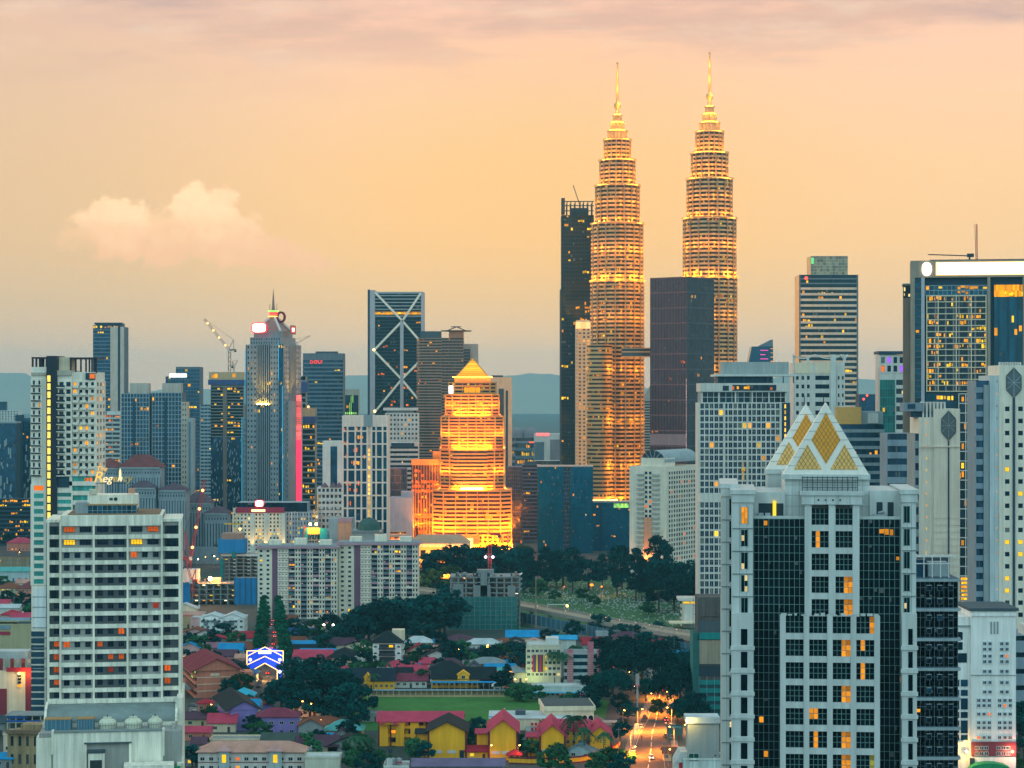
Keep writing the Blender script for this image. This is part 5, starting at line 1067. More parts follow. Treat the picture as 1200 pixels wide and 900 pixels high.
# outer pale towers with a slot of windows
def turret(p0,p1,pt,y0,d,s0,s1,yfirst):
 k=b.pblk(p0,p1,pt,None,y0,d,PANEL,'turret'); w=k.b[1]-k.b[0]; mb=b.part('turret_slot'); j=0
 b.part('turret_cap').box(k.b[0]-.5,k.b[1]+.5,y0-.5,y0+d+.3,k.z1-.7,k.z1+.1,PANEL); b.part('turret_cap').box(k.b[0]-.25,k.b[1]+.25,y0-.25,y0+d+.2,k.z1-2.2,k.z1-.72,PANEL)
 z=b.z(yfirst,D+y0)
 while z>25 and j<14:
  a,c=k.b[0]+w*s0,k.b[0]+w*s1; pn=MB()
  for jj in range(3):
   for ii in range(2):pn.face([(a+(c-a)*ii/2,y0-.02,z+fl*.72*jj/3),(a+(c-a)*(ii+1)/2,y0-.02,z+fl*.72*jj/3),(a+(c-a)*(ii+1)/2,y0-.02,z+fl*.72*(jj+1)/3),(a+(c-a)*ii/2,y0-.02,z+fl*.72*(jj+1)/3)],TWARM if(j==0 and p0==859)else BLK if rng.random()>.06 else TPALE)
  o=pn.build('window',b.root); fr=MB(); fr.box(a-.12,a,y0-.16,y0+.01,z-.1,z+fl*.75,MUL); fr.box(c,c+.12,y0-.16,y0+.01,z-.1,z+fl*.75,MUL); fr.box((a+c)/2-.04,(a+c)/2+.04,y0-.1,y0,z,z+fl*.72,MUL); fr.build('window_mullion',o)
  b.part('turret_band').box(k.b[0]-.12,k.b[1]+.12,y0-.14,y0+.3,z-fl*.24,z-fl*.20,PANJ); z-=fl; j+=1
 seams(0,b.part('panel_joint'),k.b[0],k.b[1],y0,25,k.z1-2.4,3,1)
 k.punched('L',3,24,.3,.55,t=.25,lit=.05,lits=[ORG],style=0,z0=25,z1=k.z1-2.5,mat=PANEL,part='turret')
 return k
turret(859,882.5,575,-1.2,24,.42,.72,614); turret(846.5,862,568,6,26,.55,.85,604); turret(1058,1073.5,574,-1.0,24,.1,.5,612)
# lower projecting turret corners
for p0,p1,pt,y0 in((857.5,883,720,-3.2),(1057,1074.5,718,-3)):
 k=b.pblk(p0,p1,pt,None,y0,3,PANEL,'turret'); w=k.b[1]-k.b[0]
 for j in range(8):
  z=k.z1-3.6-j*fl; pn=MB(); pn.box(k.b[0]+w*.42,k.b[0]+w*.72,y0-.03,y0-.01,z-fl*.5,z+fl*.2,BLK if rng.random()>.2 else TWARM); pn.build('window',b.root); b.part('turret_band').box(k.b[0]-.2,k.b[1]+.2,y0-.25,y0+.2,z-fl*.72,z-fl*.55,PANEL)
# upper shaft, roof rooms and railings
sh=b.pblk(920,1019,556,None,3.5,26,PANEL,'shaft'); seams(0,b.part('panel_joint'),sh.b[0],sh.b[1],3.5,b.z(606,403),sh.z1,12,4)
b.part('side_wing').box(b.x(876,D+3),b.x(920,D+3),2.7,24,b.z(608,D+3),b.z(577,D+3),PANEL); b.part('side_wing').box(b.x(1019,D+3),b.x(1060,D+3),2.7,24,b.z(608,D+3),b.z(574.5,D+3),PANEL)
for p0,p1,pt,pb in((889,918,590,607),(1027,1034,588,603),(1040,1047,588,606)):b.part('roof_opening').box(b.x(p0,D+3),b.x(p1,D+3),2.58,2.68,b.z(pb,D+3),b.z(pt,D+3),DARK)
g=MB(); g.box(b.x(906),b.x(910),2.2,2.56,b.z(608),b.z(588),lit('roof_strip_light',(1,.62,.04),1.3,False)); g.build('lit_slot',b.root)
for p in(889,897):b.part('roof_plant').box(b.x(p),b.x(p+6),1.6,2.5,b.z(609),b.z(602),SILV)
b.part('roof_plant').box(b.x(1024),b.x(1040),1.6,2.5,b.z(608),b.z(603),SILV); b.part('roof_plant').tube((b.x(1030),2,b.z(602)),(b.x(1037),2,b.z(600)),.3,SILV)
g=MB()
for i in range(12):x=b.x(941)+i*(b.x(1006)-b.x(941))/11; g.box(x-.06,x+.06,2.6,2.75,b.z(578),b.z(559),DGREY)
for z in(b.z(560),b.z(566),b.z(572)):g.box(b.x(941),b.x(1006),2.55,2.7,z-.06,z+.06,DGREY)
g.build('railing',b.root)
GABW=wall('gable_white',(.86,.80,.72),.5,.08,0,.1)
def gable(apx,ay,lx,rx_,by,y0,d):
 D_=D+y0; A=(b.x(apx,D_),b.z(ay,D_)); L=(b.x(lx,D_),b.z(by,D_)); Rr=(b.x(rx_,D_),b.z(by,D_)); g=MB()
 def P(s,t):return(L[0]+(Rr[0]-L[0])*s+((A[0]-(L[0]+Rr[0])/2))*t,L[1]+(A[1]-L[1])*t)
 def pt(s,t,y):x=L[0]+(Rr[0]-L[0])*(s*(1-t)+.5*t); return(x,y,L[1]+(A[1]-L[1])*t)
 F0=[pt(0,0,y0),pt(1,0,y0),pt(0,1,y0)]; B0=[pt(0,0,y0+d),pt(1,0,y0+d),pt(0,1,y0+d)]
 g.face(F0,GABW); g.face(B0[::-1],GABW)
 for i in range(3):q=(i+1)%3; g.face([F0[i],F0[q],B0[q],B0[i]],GABW)
 # seams on the frame
 for t in(.12,.24,.36,.48,.60,.72,.84):
  for s0,s1 in((0,.10/(1-t)),(1-.10/(1-t),1)):
   a,c=pt(s0,t,y0-.03),pt(s1,t,y0-.03); g.beam(a,c,.03,.06,PANJ)
 o=g.build('gable',b.root)
 def panel(verts,m,nme):
  pm=MB(); pm.face([(v[0],y0-.05,v[2])for v in verts],m); pm.build(nme,b.root)
  # lattice bars
  lat=MB(); xs=[v[0]for v in verts]; zs=[v[2]for v in verts]; st=1.0; sl=1.55
  n=len(verts); cx,cz=sum(xs)/n,sum(zs)/n
  for dsg in(-1,1):
   k0=min(z-dsg*sl*x for x,z in zip(xs,zs)); k1=max(z-dsg*sl*x for x,z in zip(xs,zs)); kk=k0+st*.6
   while kk<k1:
    hits=[]
    for i in range(n):
     (xa,_,za),(xb,_,zb_)=verts[i],verts[(i+1)%n]; fa,fb=za-dsg*sl*xa-kk,zb_-dsg*sl*xb-kk
     if fa*fb<0:s_=fa/(fa-fb); hits.append((xa+(xb-xa)*s_,y0-.09+.008*dsg,za+(zb_-za)*s_))
    if len(hits)==2:lat.beam(hits[0],hits[1],.07,.07,wall('lattice_bar',(.30,.22,.10)))
    kk+=st*1.25
  lat.build(nme+'_lattice',b.root)
 i_=lambda s,t:pt(s,t,y0)
 # upper diamond and two lower triangles inside the white frame
 top=i_(.5,.86); panel([i_(.5,.145),(i_(.5-.325,.48)),top,(i_(.5+.325,.48))][::1],GOLD,'gold_diamond')
 panel([i_(.10,.068),i_(.448,.068),i_(.125,.42)],GOLD2,'gold_triangle'); panel([i_(.552,.068),i_(.90,.068),i_(.875,.42)],GOLD2,'gold_triangle')
 b.part('gable_base').box(L[0]-.2,Rr[0]+.2,y0-.3,y0+d+.2,L[1]-.9,L[1]-.01,PANEL)
 g=MB(); g.tube((A[0],y0+d/2,A[1]-.3),(A[0],y0+d/2,A[1]+1.6),.08,DARK,5); g.build('rod',b.root)
gable(965.5,471.5,917.5,1018.5,556,3.0,3.2); gable(943,473.5,897.5,992,550,26,3.2)
b.part('back_shaft').box(b.x(899,D+26),b.x(985,D+26),26,33,60,b.z(551,D+26),PANEL)
b.part('saddle_roof').box(b.x(922,D+3),b.x(1015,D+3),6.3,29,b.z(556,D+3)-1.2,b.z(556,D+3)-.6,GREY)
g=MB(); g.tube((b.x(872),8,b.z(566)),(b.x(872),8,b.z(541)),.14,GOLD,6,.05); g.lathe([(.05,b.z(556)),(.45,b.z(553)),(.05,b.z(549))],GOLD,8,(b.x(872),8)); g.build('gold_finial',b.root)
b.done()
# glass office with open roof trellis
D=610; b,k=B_('glass_office','dark blue glass office with white floor bands and an open trellis on its roof','office block',1073,1122.5,677,D,22,NAVY,cap=100,frame=wall('blue_mullion',(.12,.17,.2)),mark=('the white banded glass office',1098,800))
fl2=34.8/F*D
for j in range(11):
 z1=k.z1-j*fl2-1.0; z0=z1-fl2+1
 if z0<0:break
 k.cells('F',9,4,GB,.01,[AMB],z0=z0,z1=z1,u0=.0,u1=1); k.slab('F',z1-.05,z1+.75,.8,PALEB,e=.3,part='floor_band'); k.slab('R',z1-.05,z1+.75,.8,PALEB,part='floor_band')
 for zz in(z0+.9,z0+4.6):
  for u_ in(.25,.50,.76):k.bx(b.part('opening_frame'),k.fr('F'),u_*11.8,u_*11.8+1.5,zz+1.5,zz+1.65,.06,.2,PALEB); b.win.append((k.pt(k.fr('F'),u_*11.8+.75,zz,.16),1,0,1.4,1.5,0,GK if rng.random()>.12 else GB))
k.curtain('F',9,30,GB,wall('blue_mullion',(.12,.17,.2)),0,mw=.1,hw=.1,t=.12); k.cells('R',5,30,GB,.02)
g=b.part('trellis')
for i in range(6):x=-5.9+i*2.3; g.box(x,x+.22,.2,.45,k.z1,b.z(653),PALE); g.box(x,x+.22,12,12.3,k.z1,b.z(653),PALE); g.box(x,x+.2,.4,12,b.z(653.6),b.z(653),PALE)
g.box(-6,6,.05,.55,b.z(653),b.z(651),PALE); g.box(-6,6,.1,.4,b.z(661),b.z(660),PALE); b.part('roof_tank').box(-1.5,4,4,9,k.z1,k.z1+4,PALEB); b.part('roof_room').box(-5,-2,5,10,k.z1,k.z1+4.6,GB); g.box(-6,6,12.3,12.5,k.z1,k.z1+5,GG)
b.done()
# white office with maroon base and green awning
WO=wall('office_white',(.80,.78,.74),.7,.14,0,.24); MAR=wall('maroon_tile',(.16,.035,.05)); D=770; b=Bld('white_office','white office block with small paired windows, a maroon base and a green arched awning','office block',(X(1156,D),D,0),cap=100,frame=WO,sub=True,mark=('the white office block',1156,880))
k=b.pblk(1138,1190.5,716,None,0,24,WO); b.part('coping').box(k.b[0]-.7,k.b[1]+.9,-.7,24.5,k.z1,k.z1+1.0,DGREY); k.slab('F',b.z(722),b.z(718),.5,WO); k.slab('F',b.z(791.5),b.z(790.7),.35,GREY)
pf=lambda px:b.x(px)
rows_=[(754,2),(760.5,2),(768.5,2),(775,2),(786.5,2),(799.5,2),(810.5,2),(820.5,3),(826.5,3),(836.5,3),(846.5,3),(852.5,3),(864,3)]
for(yy,n)in rows_:
 for g0 in((1144,1170)if n==3 else(1151,1171)):
  for i in range(n):
   x_=b.x(g0+2.8+i*6.2-(1.5 if g0>1160 and n==3 else 0)); w_,h_=1.2,1.15; z_=b.z(yy+2.2)
   b.part('window_recess').box(x_-w_*.72,x_+w_*.72,-.16,-.01,z_-.32,z_+h_+.3,wall('window_surround',(.62,.68,.68))); b.win.append(((x_,-.18,z_),1,0,w_,h_,1,WB if rng.random()>.03 else ORG))
for i in range(3):b.part('vent_slot').box(b.x(1160.5+i*3.8),b.x(1162.4+i*3.8),-.2,-.01,b.z(743),b.z(728.5),GREY)
k.slab('F',b.z(886),b.z(869),.45,MAR);
for i in range(6):b.win.append(((b.x((1144.5,1150,1155.5,1169.5,1175.5,1181)[i]),-.5,b.z(885)),1,0,1.4,1.3,1,WB)); b.win.append(((b.x((1144.5,1150,1155.5,1169.5,1175.5,1181)[i]),-.5,b.z(878.5)),1,0,1.4,1.3,1,WB))
k2=b.pblk(1122,1138,723,None,1.5,20,WO); b.part('coping').box(k2.b[0],k2.b[1],.9,2,k2.z1-3.4,k2.z1-2.9,GREY)
for yt,yb in((741,750),(753,762),(766,777)):b.part('side_glazing').box(b.x(1122.5),b.x(1134 if yt>760 else 1129),1.3,1.48,b.z(yb),b.z(yt),GD_)
for yt,yb in((797,805),(809,816),(819,832),(835,842),(845,860),(862,868)):b.part('side_glazing').box(b.x(1127),b.x(1135),1.3,1.48,b.z(yb),b.z(yt),GB); b.part('side_glazing').box(b.x(1121.5),b.x(1125),1.3,1.48,b.z(yb),b.z(yt),GB)
g=MB()
for j in range(0,12):
 a0,a1=pi*j/12,pi*(j+1)/12; cxx=b.x(1158); rx_,rz_=7.4,2.7; z_=2.2
 g.face([(cxx-rx_*cos(a0),-4,z_+rz_*sin(a0)*.9),(cxx-rx_*cos(a1),-4,z_+rz_*sin(a1)*.9),(cxx-rx_*cos(a1),-.45,z_+rz_*sin(a1)),(cxx-rx_*cos(a0),-.45,z_+rz_*sin(a0))],wall('green_canvas',(.02,.25,.10)))
 g.face([(cxx,-4,z_),(cxx-rx_*cos(a0),-4,z_+rz_*sin(a0)*.9),(cxx-rx_*cos(a1),-4,z_+rz_*sin(a1)*.9)],wall('green_canvas',()))
g.build('awning',b.root); b.part('entrance').box(b.x(1136),b.x(1142),-.6,-.45,0,b.z(888),DARK)
g=MB()
for i in range(5):g.box(b.x(1127+i*.01),b.x(1131),-.3,-.1,b.z(874.5),b.z(872.5),WHITE); break
g.build('name_plate',b.root)
for px,py,cl in((1132,880,(1,.5,.1)),(1185.5,880,(1,.35,.2))):
 g=MB(); g.ball((b.x(px),-1.2,b.z(py)),.5,lit('entrance_lamp',(1,.6,.2),12,False),6); g.build('entrance_lamp',b.root); lamp('POINT',b.root,(b.x(px),-2.2,b.z(py)),2600,cl,.3)
lamp('POINT',b.root,(b.x(1150),-5.5,1.5),60,(.8,1,.4),.4); b.done()
D=860; b,k=B_('concrete_block','plain blue grey block at the right edge behind the white office','building',1190,1225,745,D,26,wall('blue_grey_panel',())); k.bands('F',6,6,GD_,wall('blue_grey_panel',()),.7,.4,0); b.part('roof_block').box(-2,6,3,12,k.z1,k.z1+4,PALE); b.done()
# ------------------------------------------------------------------ near hotel on the left with rooftop letters
HW_=wall('hotel_white',(.80,.75,.62),.7,.18,0,.4); HG=wall('hotel_grey',(.34,.335,.31)); HDG=wall('hotel_dark_grey',(.085,.095,.10)); HOP=plain('opening_shade',(.018,.03,.032),.8)  # dark sheets carry the shade inside the openings in their colour
D=650; b=Bld('rooftop_sign_hotel','near pale green hotel with grey window bands and glowing script letters on its roof','hotel',(X(131,D),D,0),R(7.6),cap=100,frame=wall('window_frame_dark',(.05,.055,.06)),sub=True,mark=('the hotel with rooftop letters',131,800))
pit=14.92/F*D; ztop=b.z(604); zb0=b.z(818)
k=b.pblk(71,190.7,604,818,0,30,HG,'wall'); b.part('parapet').box(k.b[0],k.b[1],-.7,30.2,b.z(616),ztop+.1,HW_); wx=b.part('white_band')
wl=b.pblk(55.7,71,610,818,1.5,26,HG); wr=b.pblk(190.7,211.5,610,818,1.5,26,HG)
b.part('wing_cap').box(wl.b[0]-.4,wl.b[1],.9,28,b.z(612),b.z(608.6),HW_); b.part('wing_cap').box(wr.b[0],wr.b[1]+.4,.9,28,b.z(612),b.z(608.6),HW_)
for j in range(14):
 zr=b.z(617.4+j*14.92)
 zbn=zr-pit*.60
 wx.box(k.b[0]-.02,k.b[1]+.02,-.65,.2,zbn-pit*.34,zbn-.05,HW_)
 wx.box(wl.b[0]-.02,wl.b[1]-.03,.85,1.7,zbn-pit*.34,zbn-.05,HW_); wx.box(wr.b[0]+.03,wr.b[1]+.02,.85,1.7,zbn-pit*.34,zbn-.05,HW_)
 b.part('dark_bay').box(b.x(111),b.x(148.6),-.12,-.02,zbn,zr+pit*.06,HDG)
 for(p0,p1)in((72,109.5),(111,148.5),(150.5,189)):
  n=2 if j<2 else 3
  for i in range(n):
   c=p0+(p1-p0)*((i+.5)/n); w_=(13.2 if n==2 else 6.4)/F*D; pn=WD; q=rng.random()
   if j in(9,10):q*=.42
   pn=lit('curtain_orange',(1,.15,.008),.6)if q<.05 else lit('curtain_red',(.9,.07,.02),.25)if q<.085 else YEL if(j==1 and q<.3)else WD
   b.win.append(((b.x(c),-.16,zr-pit*.40),1,0,w_,pit*.42,3 if n==2 else 2,pn))
 for kk,s in((wl,0),(wr,1)):
  x0,x1=kk.b[0]+1.2,kk.b[1]-1.2
  if j<6:b.part('wing_opening').box(x0-.6,x1+.6,1.38,1.48,zbn,zr+pit*.06,HOP); g=MB(); g.box(x0,x1,1.3,1.36,zbn+.1,zr+pit*.02,GD_); g.build('wing_glass',b.root)
  else:
   b.part('dark_bay').box(x0-.9,x1+.9,1.38,1.48,zbn,zr+pit*.06,HDG); pn=rng.choice((WD,WD,WD,lit('curtain_orange',())))
   b.win.append((((x0+x1)/2+(.8 if s==0 else-1.2),1.3,zr-pit*.40),1,0,1.7,pit*.42,2,pn))
for px in(71,110,149.6,189.7):wx.box(b.x(px)-.28,b.x(px)+.28,-.95,.1,zb0,b.z(612),HW_);
for px in(56.2,210.6):wx.box(b.x(px)-.35,b.x(px)+.35,.7,1.6,zb0,b.z(611),HW_)
k_=Blk(b,wr.b[0],wr.b[1],1.5,27.5,zb0,b.z(612),HW_); k_.punched('R',3,14,.25,.5,mat=HW_,t=.3,lit=0,style=0)
# penthouse
ph=b.pblk(102.7,161,580,596,6,12,HW_,'penthouse'); gb=b.pblk(102.7,160,592,604.5,5,13,GD_,'penthouse_glazing'); gb.curtain('F',10,2,GT,SILV,0,mw=.1,hw=.1); b.part('penthouse_trim').box(ph.b[0]-.2,ph.b[1]+.2,4.7,6,b.z(593),b.z(591.6),wall('rust_trim',(.42,.24,.10)))
b.part('penthouse').box(b.x(103),b.x(112),5.6,10,b.z(580),b.z(574.5),wall('stained_white',(.55,.52,.40))); b.part('roof_plant').box(b.x(87),b.x(103),5,14,ztop,b.z(590),GREY); b.part('roof_deck').box(k.b[0]+2,k.b[1]-1,1,29,ztop,ztop+.4,wall('rust_deck',(.20,.13,.08)))
g=MB(); g.box(b.x(149),b.x(157),6.2,9,b.z(579.5),b.z(574),wall('salmon_and_glow_paint',(.62,.30,.18))); g.build('roof_lamp_box',b.root); b.part('vent_hole').tube((b.x(134.5),5.9,b.z(586)),(b.x(134.5),6.02,b.z(586)),.55,DARK,10); b.part('vent_hole').box(b.x(127),b.x(131),5.9,6.02,b.z(587.5),b.z(584.5),DGREY)
SG1=lit('sign_white_hot',(1,.80,.42),1.15,False); SG2=lit('sign_gold',(1,.55,.10),1.1,False); SGD=plain('sign_unlit_gold',(.80,.45,.05),.5,0)
for s_,px,py,sz,m_ in(('The',110.5,553,2.1,SG2),('R',107.5,566,4.6,SG2),('eg',117.8,566,3.3,SG1),('e',130.2,565.5,2.9,SGD),('n',135.6,565.5,3.1,SG1),('c',142.4,565.5,2.9,SGD),('y',147.8,565.5,3.1,SGD)):
 text(b.root,s_,'rooftop_letters',(b.x(px),7.5,b.z(py)),sz,m_,.15,.28)
g=MB(); oval(g,(b.x(139.5),b.z(557.5)),.35,1.9,7.2,SG1,.3,2); g.build('lit_leaf_emblem',b.root); g=MB()
for px in range(112,156,6):g.tube((b.x(px),8,b.z(580)),(b.x(px),8,b.z(566)),.08,DARK,4)
g.box(b.x(110),b.x(156),7.9,8.1,b.z(568),b.z(567.4),DARK); g.build('sign_frame',b.root)
lamp('POINT',b.root,(b.x(125),5,b.z(562)),200,(1,.7,.25),.6)
# base: ledge, curved metal roof, tanks, cooling towers, blank lower block
b.part('ledge').box(b.x(55.5),b.x(212),-1.3,29,b.z(823),b.z(818),HW_); MET=roofm('standing_seam',(.22,.26,.25),.45,3.)
zr1,zr2=b.z(823.5),b.z(840); cr=b.part('curved_roof'); n=8
for i in range(n):
 a0,a1=R(90)*i/n,R(90)*(i+1)/n; y0_,y1_=-1.4-9.5*sin(a0),-1.4-9.5*sin(a1); z0_,z1_=zr2+(zr1-zr2)*cos(a0),zr2+(zr1-zr2)*cos(a1)
 cr.face([(b.x(56.7),y0_,z0_),(b.x(207),y0_,z0_),(b.x(207),y1_,z1_),(b.x(56.7),y1_,z1_)],MET)
for px in(56.2,207.4):
 P=[(-1.4-9.8*sin(R(90)*i/n),zr2+(zr1+.5-zr2)*cos(R(90)*i/n))for i in range(n+1)]
 for p,q in zip(P,P[1:]):b.part('roof_edge').beam((b.x(px),p[0],p[1]),(b.x(px),q[0],q[1]),.7,.7,HW_)
b.part('podium').box(b.x(53),b.x(207),-11,28,0,zr2-.1,HW_); zd=36.9
b.part('plant_deck').box(b.x(53),b.x(214),-22,-11.05,0,zd,HG)
for p0,p1 in((58,88),(94.5,114)):
 g=MB(); g.box(b.x(p0),b.x(p1),-17,-13,zd,zd+3.0,wall('tank_blue',(.06,.17,.24)))
 for i in range(6):x=b.x(p0)+(b.x(p1)-b.x(p0))*(i+.5)/6; g.box(x-.06,x+.06,-17.06,-17.01,zd,zd+3,SILV)
 g.box(b.x(p0)-.1,b.x(p1)+.1,-17.1,-12.9,zd+3,zd+3.3,wall('rust_trim',())); g.build('water_tank',b.root)
for px,r_ in((129,2.6),(158.5,2.6),(183.5,2.1)):
 g=MB(); c=(b.x(px),-15); g.lathe([(r_*.86,zd),(r_*.86,zd+1.0),(r_,zd+1.3),(r_,zd+1.9),(r_*.8,zd+2.5),(r_*.45,zd+2.9),(r_*.45,zd+3.3),(0,zd+3.3)],wall('cooling_cream',(.62,.62,.48)),18,c)
 for i in range(18):t_=2*pi*i/18; g.beam((c[0]+r_*.93*cos(t_),c[1]+r_*.93*sin(t_),zd+.1),(c[0]+r_*1.02*cos(t_),c[1]+r_*1.02*sin(t_),zd+1.8),.16,.1,GREY)
 g.tube((c[0],c[1],zd+3.3),(c[0],c[1],zd+3.9),.15,DARK,5); g.build('cooling_tower',b.root)
zf=b.z(858,D-24); lw=b.part('lower_block'); xa,xb_=b.x(62,D-24),b.x(191,D-24)
lw.box(xa,xb_,-24,-22.02,0,zf,HW_); lw.box(xa-.4,xa+.2,-24.4,-21,zf-6,zf+.6,HW_); lw.box(xb_-.2,xb_+.4,-24.4,-21,zf-7,zf+.6,HW_); b.part('lower_roof').box(xa+.25,xb_-.25,-24.3,-20.9,zf+.02,zf+.3,MET)
xd0,xd1=b.x(100,D-24),b.x(153,D-24); dw=b.part('service_recess'); dw.box(xd0,xd1,-24.08,-24.02,0,b.z(872,D-24),HG); dw.box(xd0-.3,xd0+.4,-25,-24.1,0,b.z(871,D-24),HW_); dw.box(xd1-.4,xd1+.3,-25,-24.1,0,b.z(871,D-24),HW_); dw.box(xd0-.3,xd1+.3,-25.2,-24,b.z(871,D-24),b.z(869.8,D-24),DGREY)
dw.box(b.x(104,D-24),b.x(123,D-24),-26.5,-24.1,0,b.z(881,D-24),HW_); dw.box(b.x(103.5,D-24),b.x(123.5,D-24),-26.7,-24,b.z(881,D-24),b.z(878,D-24),DGREY); dw.box(b.x(106,D-24),b.x(120,D-24),-26.56,-26.52,0,b.z(889,D-24),HOP)
b.part('lower_wing').box(b.x(43,D-20),b.x(61,D-20),-22.2,-11.2,0,b.z(862,D-20),HW_); sw=b.part('side_stair')
sw.box(b.x(207.5),b.x(215),-8,26,0,b.z(815),HW_); sw.box(b.x(209),b.x(217),-24,-8.05,0,b.z(880),HW_); sw.box(b.x(203),b.x(206.5),-20,-11.1,zd,b.z(842),HG); b.part('green_skip').box(b.x(204),b.x(213),-26,-24.1,b.z(891),b.z(883),wall('green_canvas',()))
b.part('lower_canopy').box(b.x(150),b.x(206),-31,-24.5,0,b.z(896,D-28),HW_); b.done()
# ------------------------------------------------------------------ white balcony condominium behind it
CW=wall('condo_white',(.82,.74,.62),.7,.14); CDK=wall('condo_navy',(.025,.035,.05),.6); D=880; b=Bld('balcony_condominium','tall white condominium with a dark stair shaft of yellow lights and amber lit balconies','apartment tower',(X(70,D),D,0),cap=100,frame=CDK,mark=('the white balcony condominium',70,560))
sp_=9.42/F*D
kl=b.pblk(36.7,54.4,430,None,.5,18,CW); km=b.pblk(66.5,84.5,434,None,0,20,CW); kr=b.pblk(84.5,112,436,None,1.2,20,CW); st=b.pblk(54.4,66.6,417,None,-1.2,16,CDK,'stair_shaft')
sm=MB();
for j in range(18):
 o=MB(); o.box(b.x(56.3),b.x(59.9),-1.3,-1.22,b.z(447.4+j*9.42),b.z(440+j*9.42),lit('stair_yellow',(1,.68,.10),1.8)); o.build('stair_window',b.root)
zc=b.z(558);
kl.punched('F',2,13,.36,.55,t=.3,lit=.06,lits=[ORG,AMB],style=0,z0=zc,z1=b.z(444),u0=.0,u1=.72);
for j in range(13):kl.slab('F',zc+(b.z(444)-zc)*j/13,zc+(b.z(444)-zc)*j/13+.45,.9,CDK,0,.62,'ledge')
km.punched('F',2,13,.62,.62,t=.35,lit=.0,pane=GD_,style=1,z0=zc,z1=b.z(446),u0=.08,u1=1.0)
for j in range(13):
 z0=zc+(b.z(446)-zc)*j/13; km.bx(b.part('balcony_slab'),km.fr('F'),.2,3.6,z0,z0+.3,.2,1.8,CW); km.bx(b.part('balcony_rail'),km.fr('F'),.2,3.6,z0+.3,z0+1.1,1.7,1.78,GD_)
 if rng.random()<.75:g=MB(); g.box(b.x(63.6),b.x(66),-.5,-.1,z0+.8,z0+2.2,AMB); g.build('balcony_lamp',b.root)
kr.punched('F',4,13,.5,.56,t=.35,lit=.5,lits=[AMB,YEL,AMB,WD],style=0,z0=zc,z1=b.z(446)); kr.balc('F',3,13,1.6,CW,.7,CW,z0=zc,z1=b.z(446)); kr.punched('R',3,13,.5,.5,t=.3,lit=.3,lits=[AMB],style=0,z0=zc,z1=b.z(446)); kl.punched('L',3,13,.3,.5,lit=.05,style=0,z0=zc,z1=b.z(444))
TEALW=glass('curtain_teal',(.03,.30,.26),.2,.15)
kl.punched('F',1,13,.64,.6,t=.25,lit=.08,lits=[ORG],pane=TEALW,style=2,z0=b.z(686),z1=zc-3.2); km.punched('F',1,6,.9,.55,t=.25,lit=.1,lits=[ORG,AMB],pane=TEALW,style=3,z0=b.z(625),z1=zc-6); kr.bands('F',8,6,TEALW,CW,.45,1.2,.15,[ORG,AMB],z0=b.z(625),z1=zc)
kl.slab('F',b.z(737),b.z(689),.3,wall('screen_white',(.74,.76,.74)),.2,1.0,'screen');
for j in range(9):kl.slab('F',b.z(700+j*12),b.z(699+j*12),.4,GREY,.1,1,'ledge')
for j in range(12):kl.slab('F',b.z(746+j*8),b.z(740+j*8),.35,NAVY,.0,.85,'louver')
b.part('wall').box(km.b[0],km.b[0]+5,-.3,-.05,zc-4.5,zc-.2,NAVY); g=b.part('roof_frame')
for p in(36.7,41,47,53):g.box(b.x(p),b.x(p)+.7,.6,1.3,kl.z1,b.z(419),CDK); g.box(b.x(p),b.x(p)+.7,14,14.7,kl.z1,b.z(419),CDK)
g.box(b.x(36.5),b.x(54),.5,15,b.z(420),b.z(418.4),CDK); g.box(b.x(81),b.x(112),.5,18,b.z(420.5),b.z(418.8),CDK)
for p in(81,87,93,99,103,106,109,111):g.box(b.x(p),b.x(p)+.6,1.4,2.0,kr.z1-.5,b.z(420),CDK)
b.part('roof_wall').box(b.x(67),b.x(81),3,12,km.z1,b.z(418.5),CREAM); km.slab('F',b.z(440),b.z(434),.8,wall('tan_panel',()),part='attic'); kl.slab('F',b.z(440),b.z(436.5),.5,wall('tan_panel',()),part='attic')
g=MB(); g.box(b.x(100),b.x(111.5),.3,.5,b.z(445),b.z(437),NAVY); g.box(b.x(105),b.x(111),.1,.3,b.z(443.6),b.z(438),lit('red_sign_dim',(1,.2,.03),.8,False)); g.build('name_sign',b.root)
b.done()
